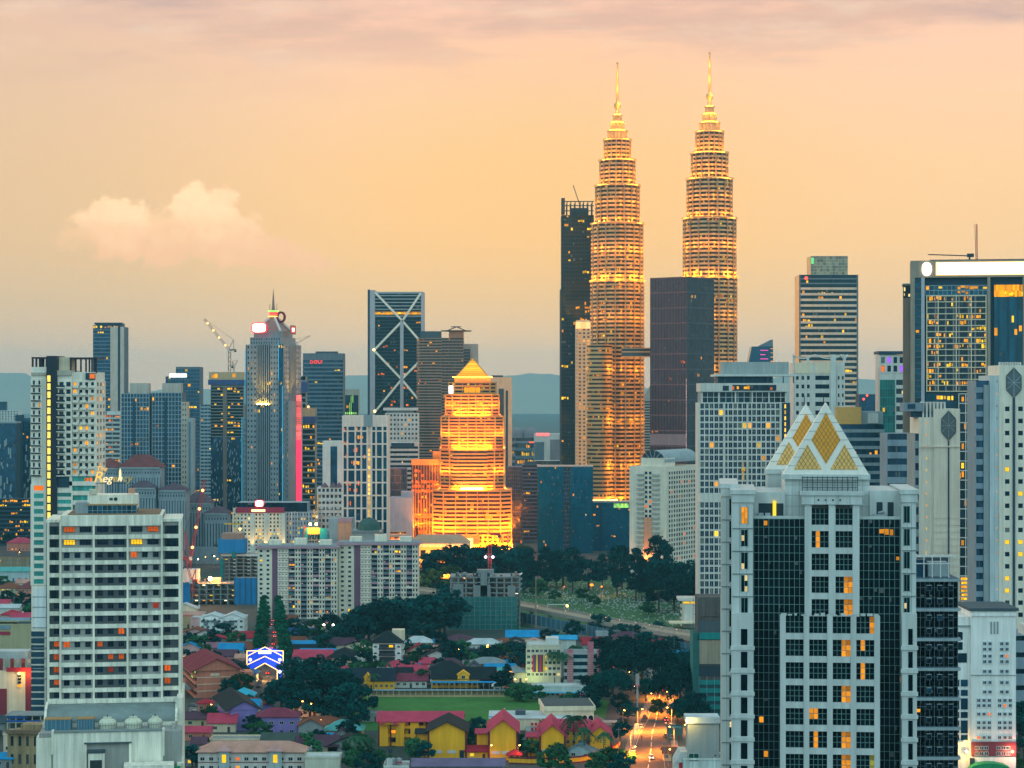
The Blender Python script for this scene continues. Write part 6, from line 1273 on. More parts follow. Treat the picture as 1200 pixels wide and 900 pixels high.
# ================================================================== middle ground
# twin blocks of flats
FW=wall('flat_grey_white',(.76,.68,.54),.8,.25); GWF=wall('flat_teal_grey',(.14,.22,.22)); FP=wall('flat_plum',(.20,.09,.15)); FE=wall('eave_pink',(.46,.26,.30))
for lab,p0,p1,r0,r1,pt,D,nb in(('older looking flats standing behind the clipped tree avenue',302,395,319,325.5,641,1300,8),('older looking flats standing beside the orange lit hall',397,490,415,422.5,637,1310,8)):
 b,k=B_('flats',lab+', with a plum stair recess','apartment block',p0,p1,pt,D,20,FW,group='two blocks of old flats',cap=100,frame=DGREY)
 nr=15; z1=k.z1-1; u_=(b.x(r1)-k.b[0])/(k.b[1]-k.b[0]); ul=(b.x(r0)-k.b[0])/(k.b[1]-k.b[0])
 k.slab('F',0,z1,-.4+.45,FP,ul,u_,'stair_recess')
 k.punched('F',2,nr,.4,.45,t=.5,lit=.05,lits=[YEL],style=0,u0=0,u1=ul-.01,z1=z1); k.punched('F',3,nr,.5,.2,t=.6,lit=0,style=0,pane=wall('flat_plum',()),u0=u_,u1=u_+.13,z1=z1)
 w=k.fr('F')[6]; segs=nb; ua=u_+.14
 for i in range(segs):
  a,c=ua+(1-ua)*i/segs,ua+(1-ua)*(i+1)/segs
  if i%2:k.punched('F',2,nr,.52,.52,t=.9,lit=.05,lits=[YEL,AMB],style=0,u0=a,u1=c,z1=z1,zo=.8)
  else:
   k.cells('F',2,nr,WD,.10,[YEL,AMB],u0=a,u1=c,z1=z1,o=.1,part='loggia');
   for j in range(nr):
    z=z1*j/nr; m_=rng.choice((GREY,COOL,GWF,FE,NAVY,COOL,FW)); k.bx(b.part('parapet'),k.fr('F'),a*w,c*w,z+.02,z+rng.choice((1.1,1.2,1.3)),.05,.85,m_)
    if rng.random()<.3:k.bx(b.part('laundry'),k.fr('F'),a*w+.4,a*w+rng.uniform(1.2,2.6),z+1.3,z+2.1,.9,.98,rng.choice((CREAM,PINK,COOL,FE,GREENNET)))
 for j in range(nr):k.bx(b.part('floor_line'),k.fr('F'),u_*w,w,z1*j/nr-.12,z1*j/nr+.12,.0,.96,FE)
 b.part('eave').box(k.b[0]-1.2,k.b[1]+1.2,-2.2,21,z1+.2,k.z1+.4,FE); b.part('roof').box(k.b[0],k.b[1],-1,20,k.z1+.42,k.z1+.9,wall('roof_blue_grey',(.22,.27,.30)))
 for i in range(3):b.part('roof_house').box(k.b[0]+6+i*15,k.b[0]+13+i*15,6,14,k.z1+.9,k.z1+3.6+(i==1),FW)
 b.done()
# red banded white hotel in front of the spire tower
D=1620; b,k=B_('banded_hotel','pale hotel with a red roof band and yellow wall lights below the spire tower','hotel',273,332,596,D,24,wall('warm_white',()),cap=60)
k.punched('F',14,11,.45,.5,t=.4,lit=.22,lits=[YEL,PAL,AMB],style=0,z0=14,z1=k.z1-3); b.part('red_band').box(k.b[0]+2,k.b[1]+.5,-1.2,24,k.z1-3,k.z1+.6,wall('crimson_panel',(.36,.03,.07))); k2=b.pblk(278,360,589,None,6,24,PALEB); k2.cells('F',26,14,WD,.03,[YEL],z0=10,o=.1)
k3=b.pblk(332,372,600,None,3,20,wall('lilac_render',())); k3.punched('F',12,10,.4,.45,t=.3,lit=.16,lits=[YEL],style=0,z0=12); k3.fins('F',6,.8,.8,PALE)
g=MB(); oval(g,(b.x(304),b.z(590)),3.4,2.6,-.6,SIGNR,.5); oval(g,(b.x(304),b.z(590)),2.7,2.0,-.8,SIGNW,.3); g.build('oval_sign',b.root); g=MB(); g.box(b.x(295),b.x(311),-1.8,-1.25,k.z1-2.2,k.z1-.6,lit('amber_bar',(1,.72,.3),2.6,False)); g.build('bar_sign',b.root)
for px in(296,311.5,332):lamp('SPOT',b.root,(b.x(px),-5,14),22000,(1,.62,.16),.3,40,(0,.16,1)); b.part('pilaster').box(b.x(px)-1.5,b.x(px)+1.5,-1.0,-.1,0,k.z1-3.2,PALE)
b.done()
# grey classical blocks with hipped roofs
CLS=wall('blue_stone',(.24,.29,.32)); RR_=roofm('red_brown_tile',(.17,.055,.055)); PR_=roofm('plum_tile',(.11,.075,.095))
def hipcap(b,x0,x1,y0,y1,z0,z1,m,o=1.5,part='roof'):
 x0-=o; x1+=o; y0-=o; y1+=o; cx0,cx1=(x0+x1)/2-max(.05,(x1-x0-(y1-y0))/2),(x0+x1)/2+max(.05,(x1-x0-(y1-y0))/2); cy_=(y0+y1)/2; g=b.part(part)
 A,B2,C,E=(x0,y0,z0),(x1,y0,z0),(x1,y1,z0),(x0,y1,z0); P,Q=(cx0,cy_,z1),(cx1,cy_,z1)
 g.face([A,B2,Q,P],m); g.face([B2,C,Q],m); g.face([C,E,P,Q],m); g.face([E,A,P],m); g.face([E,C,B2,A],m)
for lab,D,blocks in(('grey classical office block with hipped roofs, left of the red crane',1700,((110,142,549,537,6),(140,188,548,533,0),(152,182,572,561,-8),(186,218,575,566,-4))),('grey classical office block with hipped roofs behind the red crane',1730,((214,247,590,576,0),(240,267,602,593,-6)))):
 D0=D; b=Bld('classical_block',lab,'office block',(X((blocks[0][0]+blocks[-1][1])/2,D),D,0),group='grey classical office blocks',cap=60)
 for(p0,p1,pt,pa,y0)in blocks:
  k=b.pblk(p0,p1,pt,None,y0,20,CLS); nw=max(4,round((p1-p0)/3.2)); z1=k.z1
  k.slab('F',z1-.8,z1+.4,1.4,PALEB); k.slab('F',z1-7.5,z1-6.9,.7,PALEB); k.punched('F',nw,1,.4,.3,t=.4,lit=.02,style=0,z0=z1-6.8,z1=z1-1); k.cells('F',nw*2,8,GB,.02,[AMB],z0=8,z1=z1-7.5,o=.1); k.fins('F',nw,1.5,.8,CLS,z0=6,z1=z1-7.5)
  hipcap(b,*k.b,z1+.4,b.z(pa,D+y0),RR_ if(pa<550 or p0==110)else PR_)
 b.part('base').box(b.x(blocks[0][0]),b.x(blocks[-1][1]),-12,10,0,13,CLS); b.done()
# block right of the banded hotel and roofs around the white grid tower
D=1480; b,k=B_('plain_block','blank pale block with a pink lit end wall, behind the twin flats','building',385,413,608,D,22,PALEB); b.part('pink_wall').box(b.x(396),b.x(412),-.5,-.05,0,b.z(610),wall('salmon_and_glow_paint',())); b.part('roof_band').box(b.x(396),b.x(413),-.9,3,b.z(612),b.z(607),FE); lamp('SPOT',b.root,(10,-12,30),16000,(1,.45,.2),.4,90,(0,1,.2)); b.done()
D=1450; b,k=B_('plain_block','low long grey block with a rounded dark dome, behind the right hand flats','building',412,447,622,D,22,GREY); k.bands('F',8,3,GG,GREY,.6,.3,.05,z0=40); b.part('dome').lathe([(8,k.z1),(7.2,k.z1+4),(4.5,k.z1+7),(0,k.z1+8.5)],wall('dark_green_roof',(.04,.09,.08)),16,(1,10)); b.done()
# ------------------------------------------------------------------ construction sites
luffing('tall red luffing crane with a row of orange lamps along its jib',222,1400,695,655,(240,562),CRED,.9,2.0,5)
luffing('short red crane standing next to the tall red luffing crane',226,1385,700,682,(212,640),CRED,0,1.3,3)
def frame_bld(label,p0,p1,pt,D,d,nfl,nb,slabm=CONC,lits_=.2,mark=None,z_from=0):
 b=Bld('unfinished_building',label,'construction site',(X((p0+p1)/2,D),D,0),cap=0,mark=mark); x0,x1=b.x(p0),b.x(p1); zt=b.z(pt); ch=(zt-z_from)/nfl
 for j in range(nfl+1):b.part('floor_slab').box(x0,x1,0,d,z_from+j*ch-.5,z_from+j*ch,slabm)
 for i in range(nb+1):
  x=x0+.2+(x1-x0-1.2)*i/nb
  for y in(.3,d*.5,d-1):b.part('column').box(x,x+.9,y,y+.9,z_from,zt-.5,slabm)
 b.part('core').box(x0+(x1-x0)*.38,x0+(x1-x0)*.62,d*.55,d*.8,z_from,zt+3,slabm)
 for i in range(nb):
  for j in range(nfl):
   if rng.random()<lits_:g=MB(); x=x0+(x1-x0)*(i+.5)/nb; g.box(x-.9,x+.9,d*.4,d*.4+.2,z_from+j*ch+ch*.45,z_from+j*ch+ch*.6,rng.choice((YEL,AMB,lit('site_white',(1,.85,.5),3,False)))); g.build('site_lamp',b.root)
 return b,x0,x1,zt
b,x0,x1,zt=frame_bld('open concrete frame with yellow work lights between sheets of blue netting',224,276,684,1390,18,4,6,lits_=.5,mark=('the open concrete frame',250,705))
b.part('blue_netting').box(b.x(274.5),b.x(302),-1.2,-1.0,b.z(712),b.z(677),BLUENET); b.part('back_block').box(b.x(275),b.x(302),-.5,16,0,b.z(679),CONC)
for i in range(5):b.part('scaffold_pole').box(b.x(274.5+i*6.6),b.x(274.5+i*6.6)+.3,-1.5,-1.25,0,b.z(676),DGREY)
b.part('blue_netting').box(b.x(209),b.x(223),-1.2,-1.0,b.z(718),b.z(683),BLUENET); b.part('side_block').box(b.x(209),b.x(223.5),-.5,12,0,b.z(684),CONC); b.part('white_shed').box(b.x(213),b.x(231),4,14,b.z(683),b.z(668),PALE)
g=MB(); g.ball((b.x(246),2,zt+3),1.3,lit('welding_flare',(1,.62,.2),40,False),8); g.build('welding_lamp',b.root); lamp('POINT',b.root,(b.x(246),1,zt+5),22000,(1,.32,.06),.8); lamp('POINT',b.root,(b.x(252),8,zt+4),9000,(1,.3,.05),.8)
for i in range(14):x=b.x(rng.uniform(232,275)); b.part('rebar').box(x,x+.2,2,2.2,zt,zt+rng.uniform(1,3.4),CGRY)
b.done()
b,x0,x1,zt=frame_bld('raw concrete upper floors wrapped by a blue screen, left of the twin flats',259,303,650,1480,18,10,5,lits_=.10)
b.part('blue_screen').box(b.x(256),b.x(287),-2,14,b.z(648),b.z(632),BLUENET); b.part('deck').box(b.x(260),b.x(284),-1,13,b.z(632),b.z(625),CGRY); b.part('tower').box(b.x(261),b.x(272),2,14,b.z(652),b.z(640),FW); b.part('green_hoist').box(b.x(258.5),b.x(262),-3,-1,0,b.z(655),GREENNET); b.part('green_hoist').box(b.x(272.5),b.x(276),-3,-1,b.z(653),b.z(646),GREENNET)
b.part('parapet').box(x0,x1,-.3,-.05,zt-1,zt+.6,PALE); b.done()
D=1500; b=Bld('tower_crane','small yellow tower crane with a level jib, above the blue screen','crane',(X(276,D),D,Z(634,D)),cap=0); zt=Z(604,D)-Z(634,D); g=b.part('mast')
for s in(-.6,.6):g.box(s-.12,s+.12,-.7,-.46,0,zt,CYEL); g.box(s-.12,s+.12,.46,.7,0,zt,CYEL)
for j in range(9):g.beam((-.6,-.58,zt*j/9),(.6,-.58,zt*(j+1)/9),.14,.14,CYEL)
jz=zt*.64; b.part('jib').box(-7.6,4.6,-.5,.5,jz,jz+1.0,CYEL); b.part('cab').box(.5,2,-1.6,-.55,jz-1.8,jz-.1,PALE); b.part('counterweight').box(3,4.6,-.7,.7,jz-1.6,jz-.05,DGREY); lm=MB(); lm.ball((3.2,-1.2,jz-3),.9,lit('work_lamp',()),6); lm.build('work_lamp',b.root); b.done()
b,x0,x1,zt=frame_bld('small lit construction deck with teal side screens, behind the left hand flats',358,384,626,1420,14,12,4,lits_=.12)
b.part('teal_screen').box(b.x(352),b.x(361),-1.5,-1.2,b.z(636),b.z(619),wall('teal_sheet',(.02,.28,.36))); b.part('teal_screen').box(b.x(375),b.x(384),-1.5,-1.2,b.z(634),b.z(619),wall('teal_sheet',())); b.part('red_mast').beam((b.x(356),-2,b.z(630)),(b.x(357.5),-2,b.z(616)),.8,.8,CRED); b.part('deck_rig').box(b.x(359),b.x(375),-1,8,zt,zt+4,CYEL)
g=MB(); g.ball((b.x(364),-1.8,b.z(614)),.8,lit('welding_flare',()),6); g.ball((b.x(371),-1.8,b.z(614)),.8,lit('welding_flare',()),6); g.build('work_lamp',b.root); lamp('POINT',b.root,(b.x(367),-4,b.z(615)),14000,(1,.55,.12),.6); b.done()
luffing('yellow small crane mast standing above the lit construction deck',370,1440,622,606,(374,580),CYEL,0,1.2,2)
# green-netted block in the centre
b,x0,x1,zt=frame_bld('unfinished block wrapped in green netting with bare concrete floors on top',527,610,676,1245,24,10,9,lits_=.06,mark=('the green netted block',570,742))
nm,t,bs=newmat('scaffold_net'); co=t.add('ShaderNodeTexCoord').outputs['Object']
t.put(bs.inputs['Base Color'],t.mix(t.noise(t.mapping(co,(.35,.35,.6)),1.0,4),(.003,.11,.11),(.012,.26,.235))); bs.inputs['Roughness'].default_value=.85; bs.inputs['Alpha'].default_value=.80
zn=b.z(699); zb_=b.z(737); g=MB()
for i in range(12):
 a,c=b.x(525)+(b.x(606)-b.x(525))*i/12,b.x(525)+(b.x(606)-b.x(525))*(i+.97)/12
 for j in range(5):g.face([(a,-1.7+.1*(i%2),zb_+(zn-zb_)*j/5),(c,-1.7,zb_+(zn-zb_)*j/5),(c,-1.7,zb_+(zn-zb_)*(j+.985)/5),(a,-1.7+.1*(i%2),zb_+(zn-zb_)*(j+.985)/5)],nm)
for i in range(5):a,c=-1.5+26*i/5,-1.5+26*(i+.97)/5; g.face([(b.x(607),a,zb_),(b.x(607),c,zb_),(b.x(609.5),c,zn+3),(b.x(609.5),a,zn+3)],nm)
g.build('green_netting',b.root); g=b.part('scaffold')
for i in range(14):x=b.x(525)+(b.x(606)-b.x(525))*i/13; g.tube((x,-2.0,zb_),(x,-2.0,zn+.8),.1,PALEB,4)
for j in range(8):z=zb_+(zn-zb_)*j/7; g.tube((b.x(525),-2.05,z),(b.x(606),-2.05,z),.07,PALEB,4)
for p0,p1,yt in((531,543,688),(555,575,690),(563,571,672),(595,604,690)):b.part('shear_wall').box(b.x(p0),b.x(p1),-.3,3,zn,b.z(yt-4),CONC)
for i in range(34):x=b.x(rng.uniform(528,606)); b.part('formwork').box(x,x+rng.uniform(.3,2.2),rng.uniform(0,4),6,zt,zt+rng.uniform(.6,2.6),rng.choice((DGREY,CGRY,DARK,CONC)))
for i in range(4):b.part('catch_fan').face([(b.x(606),1,b.z(676+i*6)),(b.x(606),14,b.z(676+i*6)),(b.x(612),14,b.z(673+i*6)),(b.x(612),1,b.z(673+i*6))],PALE)
b.done()
D=1262; b=Bld('tower_crane','slanting red crane with a bright white lamp, standing on the green netted block','crane',(X(574,D),D,Z(676,D)),cap=0); z1=Z(626,D)-Z(676,D); g=b.part('mast')
for sx in(-.9,.9):
 for sy in(-.9,.9):g.box(sx-.14,sx+.14,sy-.14,sy+.14,0,z1,CRED)
for j in range(14):g.beam((-.9,-.9,z1*j/14),(.9,-.9,z1*(j+1)/14),.14,.14,CRED); g.beam((.9,-.9,z1*j/14),(-.9,-.9,z1*(j+1)/14),.12,.12,CRED)
jx,jz=X(559.5,D)-b.rx,Z(578,D)-Z(676,D)
for s in(-.5,.5):b.part('jib').beam((s,-.4,z1),(jx+s,-.4,jz),.18,.18,CRED); b.part('jib').beam((s,.4,z1),(jx+s,.4,jz),.18,.18,CRED)
for j in range(12):a,c=j/12,(j+1)/12; b.part('jib').beam((jx*a-.5,-.4,z1+(jz-z1)*a),(jx*c+.5,-.4,z1+(jz-z1)*c),.12,.12,CRED)
b.part('counter_jib').box(0,6,-.8,.8,z1-.6,z1+.6,CRED); b.part('counterweight').box(4.5,6.5,-1,1,z1-2,z1-.65,DGREY); b.part('lamp_bar').box(-4,4,-1.3,-1.0,z1*.47,z1*.47+.4,DGREY)
for s in(-2.4,1.8):lm=MB(); lm.ball((s,-1.6,z1*.47),.75,lit('flood_white',(1,.86,1),5,False),6); lm.build('flood_lamp',b.root)
lamp('POINT',b.root,(0,-4,z1*.45),700,(.9,.85,1),.5); b.done()
# netted unfinished block by the gabled tower
D=900; b=Bld('unfinished_building','stained concrete tower block half wrapped in teal netting beside the gabled glass tower','construction site',(X(830,D),D,0),cap=0,mark=('the half netted concrete block',828,800))
STC=wall('stained_concrete',(.09,.085,.08),.9,.4,0,.5); STB=wall('stained_buff',(.30,.26,.19),.9,.35,0,.4); k=b.pblk(818,862,700,None,0,16,STC)
for p0,p1,y0_,y1_,m in((818,862,722,702,STC),(818,862,742,728,DGREY),(818,862,778,750,STB),(818,862,792,780,DARK)):b.part('wall_panel').box(b.x(p0),b.x(p1),-.5,-.05,b.z(y0_),b.z(y1_),m)
b.part('netting').box(b.x(817),b.x(862),-1.0,-.8,b.z(749),b.z(741),GREENNET); g=b.part('netting')
for j in range(5):g.box(b.x(820),b.x(862),-1.2,-1.0,b.z(802+j*9.6),b.z(796.5+j*9.6),GREENNET); b.part('opening').box(b.x(820),b.x(862),-.6,-.1,b.z(806+j*9.6),b.z(802+j*9.6),wall('netted_gap',(.02,.07,.08)))
for i in range(5):b.part('scaffold').tube((b.x(819+i*9),-1.4,0),(b.x(819+i*9),-1.4,b.z(792)),.1,PALEB,4)
g.box(b.x(812),b.x(819),-1,14,0,b.z(742),nm);
for i in range(3):b.part('scaffold').tube((b.x(812+i*3),-1.2,0),(b.x(812+i*3),-1.2,b.z(700)),.12,DGREY,4)
for j in range(14):b.part('scaffold').tube((b.x(812),-1.2,j*3.6),(b.x(818),-1.2,j*3.6),.1,DGREY,4)
b.done()
# small car park deck with yellow lights
D=1255; b=Bld('parking_deck','open white parking deck with yellow lit floors at the foot of the white gridded hotel','car park',(X(812,D),D,0),cap=0); x0,x1=b.x(799),b.x(819)
for j in range(5):b.part('floor_slab').box(x0,x1,0,14,b.z(735-j*7.5),b.z(733.2-j*7.5),WHITE); b.part('parapet').box(x0,x1-2,-.2,-.02,b.z(733-j*7.5),b.z(731-j*7.5),WHITE)
for j in range(4):g=MB(); g.box(x0+1.2,x1-1,9,9.3,b.z(733-j*7.5),b.z(728.5-j*7.5),rng.choice((YEL,AMB))); g.build('glowing_wall',b.root)  # back wall glows by itself in place of deck lamps
for i in range(3):b.part('column').box(x0+.2+i*4.3,x0+.9+i*4.3,.2,.9,0,b.z(700),WHITE)
b.part('roof').box(x0-2,x1+12,-1,15,b.z(704),b.z(701),WHITE); b.part('canopy').box(b.x(783),b.x(820),-12,-1,3,3.8,CREAM); b.done()
# ------------------------------------------------------------------ elevated railway / viaduct in front of the cemetery
VC=wall('viaduct_concrete',(.30,.27,.23)); VB=wall('noise_barrier',(.05,.14,.20),.5)
pts=[(440,687),(488,693),(550,702),(612,712),(680,725),(745,737),(800,746),(850,756),(900,768)]; zd=8.5
V=[GP(px,py,zd)for px,py in pts]
b=Bld('viaduct','long elevated viaduct with a blue grey side barrier crossing before the cemetery','viaduct',(0,0,0),cap=0,mark=('the viaduct',700,735))
def ribbon(mb,P,w0,w1,z0,z1,m):
 for p,q in zip(P,P[1:]):d=(q-p).to_2d().normalized(); n=Vector((-d.y,d.x)); A=[p.to_2d()+n*w0,p.to_2d()+n*w1,q.to_2d()+n*w1,q.to_2d()+n*w0]; mb.prism([tuple(a)for a in A],z0,z1,m,True,True)
ribbon(b.part('deck'),V,0,13,zd-1.4,zd,VC); ribbon(b.part('parapet'),V,12.7,13,zd,zd+1.3,VC); ribbon(b.part('road_surface'),V,1.2,12.4,zd+.004,zd+.03,wall('painted_lit_road',(.34,.27,.2)))  # deck road paled and warmed, light put into its colour
ribbon(b.part('parapet'),V,.3,.6,zd+.0,zd+.7,VC)
for(p,q)in zip(V,V[1:]):
 n=int((q-p).length/28)+1
 for i in range(n):c=p.lerp(q,(i+.5)/n); b.part('pier').box(c.x-1.2,c.x+1.2,c.y+4,c.y+8,0,zd-1.4,VC)
b.done()
b=Bld('barrier_wall','tall blue grey panelled barrier running along the foot of the viaduct','fence',(0,0,0),cap=0)
V2=[p+Vector((0,-16,0))for p in V]; ribbon(b.part('panel_fence'),V2,0,.3,1.5,7.2,VB); ribbon(b.part('base_wall'),V2,-.2,.5,0,1.5,VC)
for(p,q)in zip(V2,V2[1:]):
 n=int((q-p).length/6)+1
 for i in range(n):c=p.lerp(q,i/n); b.part('fence_post').box(c.x-.15,c.x+.15,c.y-.25,c.y+.0,0,7.4,wall('post_pale',(.24,.32,.36)))
b.done()
b=Bld('sign_gantry','pale square signal gantry standing over the viaduct','gantry',(X(653,1270),1270,0),cap=0);
for p in(641.5,666):b.part('leg').box(b.x(p)-.2,b.x(p)+.2,0,.4,0,Z(708,1270),PALE)
b.part('beam').box(b.x(641.5),b.x(666),0,.4,Z(709,1270),Z(708,1270),PALE); g=MB(); g.ball((b.x(664.5),-.2,Z(710,1270)),.7,lit('amber_lamp',()),6); g.build('signal_lamp',b.root); b.done()
# cemetery stones: far too many and too small to count
r=random.Random(5); sb=MB(); WST=wall('white_stone',(.40,.44,.42))
for i in range(2600):
 px,py=r.uniform(600,808),679+62*r.random()**.75
 if py>712+(px-612)*.17-2:continue
 if py>700+(px-612)*.12 and r.random()<.72:continue
 p=GP(px,py); w=r.uniform(.2,.6); h=r.uniform(.3,1.1)
 if r.random()<.5:sb.box(p.x-w,p.x+w,p.y,p.y+.3,0,h,WST,'D')
 else:sb.box(p.x-w,p.x+w,p.y,p.y+1.9,0,.35,WST,'D')
tag(sb.build('gravestones'),kind='stuff')
# ================================================================== low-rise quarter
RED=roofm('red_tile',(.38,.03,.05)); ROSE=roofm('rose_roof',(.46,.055,.10)); PLUM=roofm('plum_shingle',(.10,.05,.075)); BLKR=roofm('black_shingle',(.018,.026,.03)); SLT=roofm('slate_roof',(.05,.075,.09)); TEALR=roofm('teal_sheet_roof',(.10,.36,.34)); BLUER=roofm('blue_sheet_roof',(.02,.26,.52)); SALM=roofm('salmon_tile',(.50,.27,.21)); GRYR=roofm('grey_sheet_roof',(.22,.26,.27)); RUST=roofm('rust_roof',(.20,.07,.04)); PALR=roofm('pale_sheet_roof',(.46,.52,.53))
YW=wall('yellow_wall',(.96,.46,.02),.7,.1); PW=wall('purple_wall',(.24,.18,.46),.7,.12); SW=wall('salmon_wall',(.60,.20,.13)); BW=wall('buff_wall',(.52,.44,.26)); HW=wall('house_white',(.60,.62,.56)); TW=wall('house_teal_white',(.42,.52,.52)); GWL=wall('house_grey',(.26,.29,.29)); DOOR=plain('door_brown',(.06,.035,.025),.7)
def gable_roof(b,x0,x1,y0,y1,z,rise,axis,roof,wallm,o=.8,th=.28,part='roof',gpart='wall'):
 R_=MB()if part is None else b.part(part); w=b.part(gpart)
 if axis=='x':
  ym=(y0+y1)/2; k=(y1-y0)/2; s=rise/k
  for sg in(-1,1):
   ye=ym+sg*(k+o); ze=z-o*s
   a,c,d,e=(x0-o,ye,ze),(x1+o,ye,ze),(x1+o,ym,z+rise),(x0-o,ym,z+rise); up=(0,0,th)
   top=[(p[0],p[1],p[2]+th)for p in(a,c,d,e)]; R_.face(top if sg<0 else top[::-1],roof); R_.face([a,c,d,e],roof); R_.face([a,c,top[1],top[0]],roof); R_.face([c,d,top[2],top[1]],roof); R_.face([e,a,top[0],top[3]],roof)
  for x in(x0,x1):w.face([(x,y0,z),(x,y1,z),(x,ym,z+rise)],wallm)
 else:
  xm=(x0+x1)/2; k=(x1-x0)/2; s=rise/k
  for sg in(-1,1):
   xe=xm+sg*(k+o); ze=z-o*s
   a,c,d,e=(xe,y0-o,ze),(xe,y1+o,ze),(xm,y1+o,z+rise),(xm,y0-o,z+rise)
   top=[(p[0],p[1],p[2]+th)for p in(a,c,d,e)]; R_.face(top,roof); R_.face([a,c,d,e],roof); R_.face([a,c,top[1],top[0]],roof); R_.face([c,d,top[2],top[1]],roof); R_.face([e,a,top[0],top[3]],roof)
  for y in(y0,y1):w.face([(x0,y,z),(x1,y,z),(xm,y,z+rise)],wallm)
def house(label,p0,p1,pb,hw,d,roof,rm,wm,axis='x',rise=2.6,rz=0.,nwin=None,rows=1,lit_=.12,cat='house',name='house',group=None,mark=None,door=True,wz=1.1,o=.8,done=True,fl=3.0,sub=False):
 D=GD(pb); b=Bld(name,label,cat,(X((p0+p1)/2,D),D,0),rz,group,cap=60,frame=HW,mark=mark,sub=sub); w=(p1-p0)/F*D/max(.4,cos(rz)); x0,x1=-w/2,w/2
 k=b.blk(x0,x1,0,d,0,hw,wm); n=nwin if nwin is not None else max(2,int(w/4)); fr=k.fr('F')
 for j in range(rows):
  for i in range(n):
   if door and j==0 and i==n//2 and n>1:continue
   b.win.append((k.pt(fr,w*(i+.5)/n,wz+j*fl,.06),1,0,min(1.6,w/n*.5),1.25,1,rng.choice(LITS)if rng.random()<lit_ else WD))
 ns=max(1,int(d/5)); frr=k.fr('R'); frl=k.fr('L')
 for j in range(rows):
  for i in range(ns):b.win.append((k.pt(frr if b.rx<0 else frl,d*(i+.5)/ns,wz+j*fl,.06),*(frr if b.rx<0 else frl)[2:4],1.3,1.2,1,WD))
 if door:g=MB(); x=x0+w*(n//2+.5)/n if n>1 else x0+w*.3; g.box(x-.5,x+.5,-.09,-.01,0,2.1,DOOR); g.build('door',b.root)
 if roof=='gable':gable_roof(b,x0,x1,0,d,hw,rise,axis,rm,wm,o)
 elif roof=='hip':
  e=o; y0,y1,xa,xb=-e,d+e,x0-e,x1+e; m_=min(xb-xa,y1-y0)/2; g=b.part('roof'); g.box(xa,xb,y0,y1,hw-.02,hw+.2,rm)
  if xb-xa>=y1-y0:P,Q=(xa+m_,(y0+y1)/2),(xb-m_-.01,(y0+y1)/2)
  else:P,Q=((xa+xb)/2,y0+m_),((xa+xb)/2+.01,y1-m_)
  A,B2,C,E=[(x,y,hw+.2)for x,y in((xa,y0),(xb,y0),(xb,y1),(xa,y1))]; P,Q=(*P,hw+.2+rise),(*Q,hw+.2+rise)
  if xb-xa>=y1-y0:fs=[[A,B2,Q,P],[B2,C,Q],[C,E,P,Q],[E,A,P]]
  else:fs=[[A,B2,P],[B2,C,Q,P],[C,E,Q],[E,A,P,Q]]
  for f in fs:g.face(f,rm)
 else:
  b.part('parapet').box(x0-.2,x1+.2,-.2,d+.2,hw,hw+.7,wm,'U'); b.part('roof').box(x0+.2,x1-.2,.2,d-.2,hw,hw+.25,rm)
 if done:b.done()
 return b,k
# ---- ornate white house with toothed gables
b,k=house('ornate white villa block with jagged twin gables and many small balconies',234,286,745,9.5,16,'none',PALR,wall('villa_white',(.78,.78,.74)),rows=3,nwin=8,lit_=.08,name='villa_block',cat='apartment block',done=False,fl=3.1,mark=('the ornate white villa block',260,732)); D=b.D
for p0,p1,pa in((234,262,720),(258,286,719)):gable_roof(b,b.x(p0),b.x(p1),.05,14,9.5,b.z(pa)-9.5,'y',PALR,wall('villa_white',()),.5,part='roof',gpart='gable')
for i in range(16):x=rng.uniform(k.b[0],k.b[1]-2.5); z=rng.choice((2.9,6.0,8.6)); g=MB(); g.box(x,x+2.3,-1.2,-.02,z,z+.9,wall('villa_white',())); g.build('balcony',b.root)
for i in range(7):x=rng.uniform(k.b[0]+1,k.b[1]-3); g=MB(); g.box(x,x+2,-1.3,-.03,rng.choice((2.2,5.2,8.2)),0,GRYR)if False else g.box(x,x+2,-1.5,-.03,5.1+rng.random()*3,8.3,wall('shade_slate',(.14,.17,.18))); g.build('awning',b.root)
b.part('base_awning').box(k.b[0]-3,k.b[0]+12,-6,-.1,2.8,3.0,TEALR); b.done()
# ---- salmon school with red roof, left
D=GD(818); b=Bld('school_block','salmon school block with a long red gabled roof and stacked corridors, by the hotel','school',(X(236,D),D,0),R(16),cap=60,frame=HW,mark=('the salmon school block',236,800)); k=b.blk(-2,17,0,38,0,12,SW,'wall')
k.bands('L',10,4,WD,SW,.45,1.0,.02,[GRN]); gable_roof(b,-4,17.5,-1,39,12,5,'y',roofm('deep_red_roof',(.20,.035,.05)),SW,1.2)
for j in(3,6,9):b.part('floor_band').box(-2,17,-.25,-.03,j-.15,j+.15,CREAM)
b.part('emblem').box(4,8,-.2,-.05,9.6,10.6,CREAM); b.part('stair_tower').box(17.05,24,6,16,0,10,SW); b.part('lean_roof').box(17.05,21,-1,5.9,8.2,8.5,BLUER); b.part('covered_way').loft([(-9,0),(-4.2,0),(-4.2,30),(-9,30)],4,[(-7,0),(-6,0),(-6,30),(-7,30)],6,GRYR); b.done()
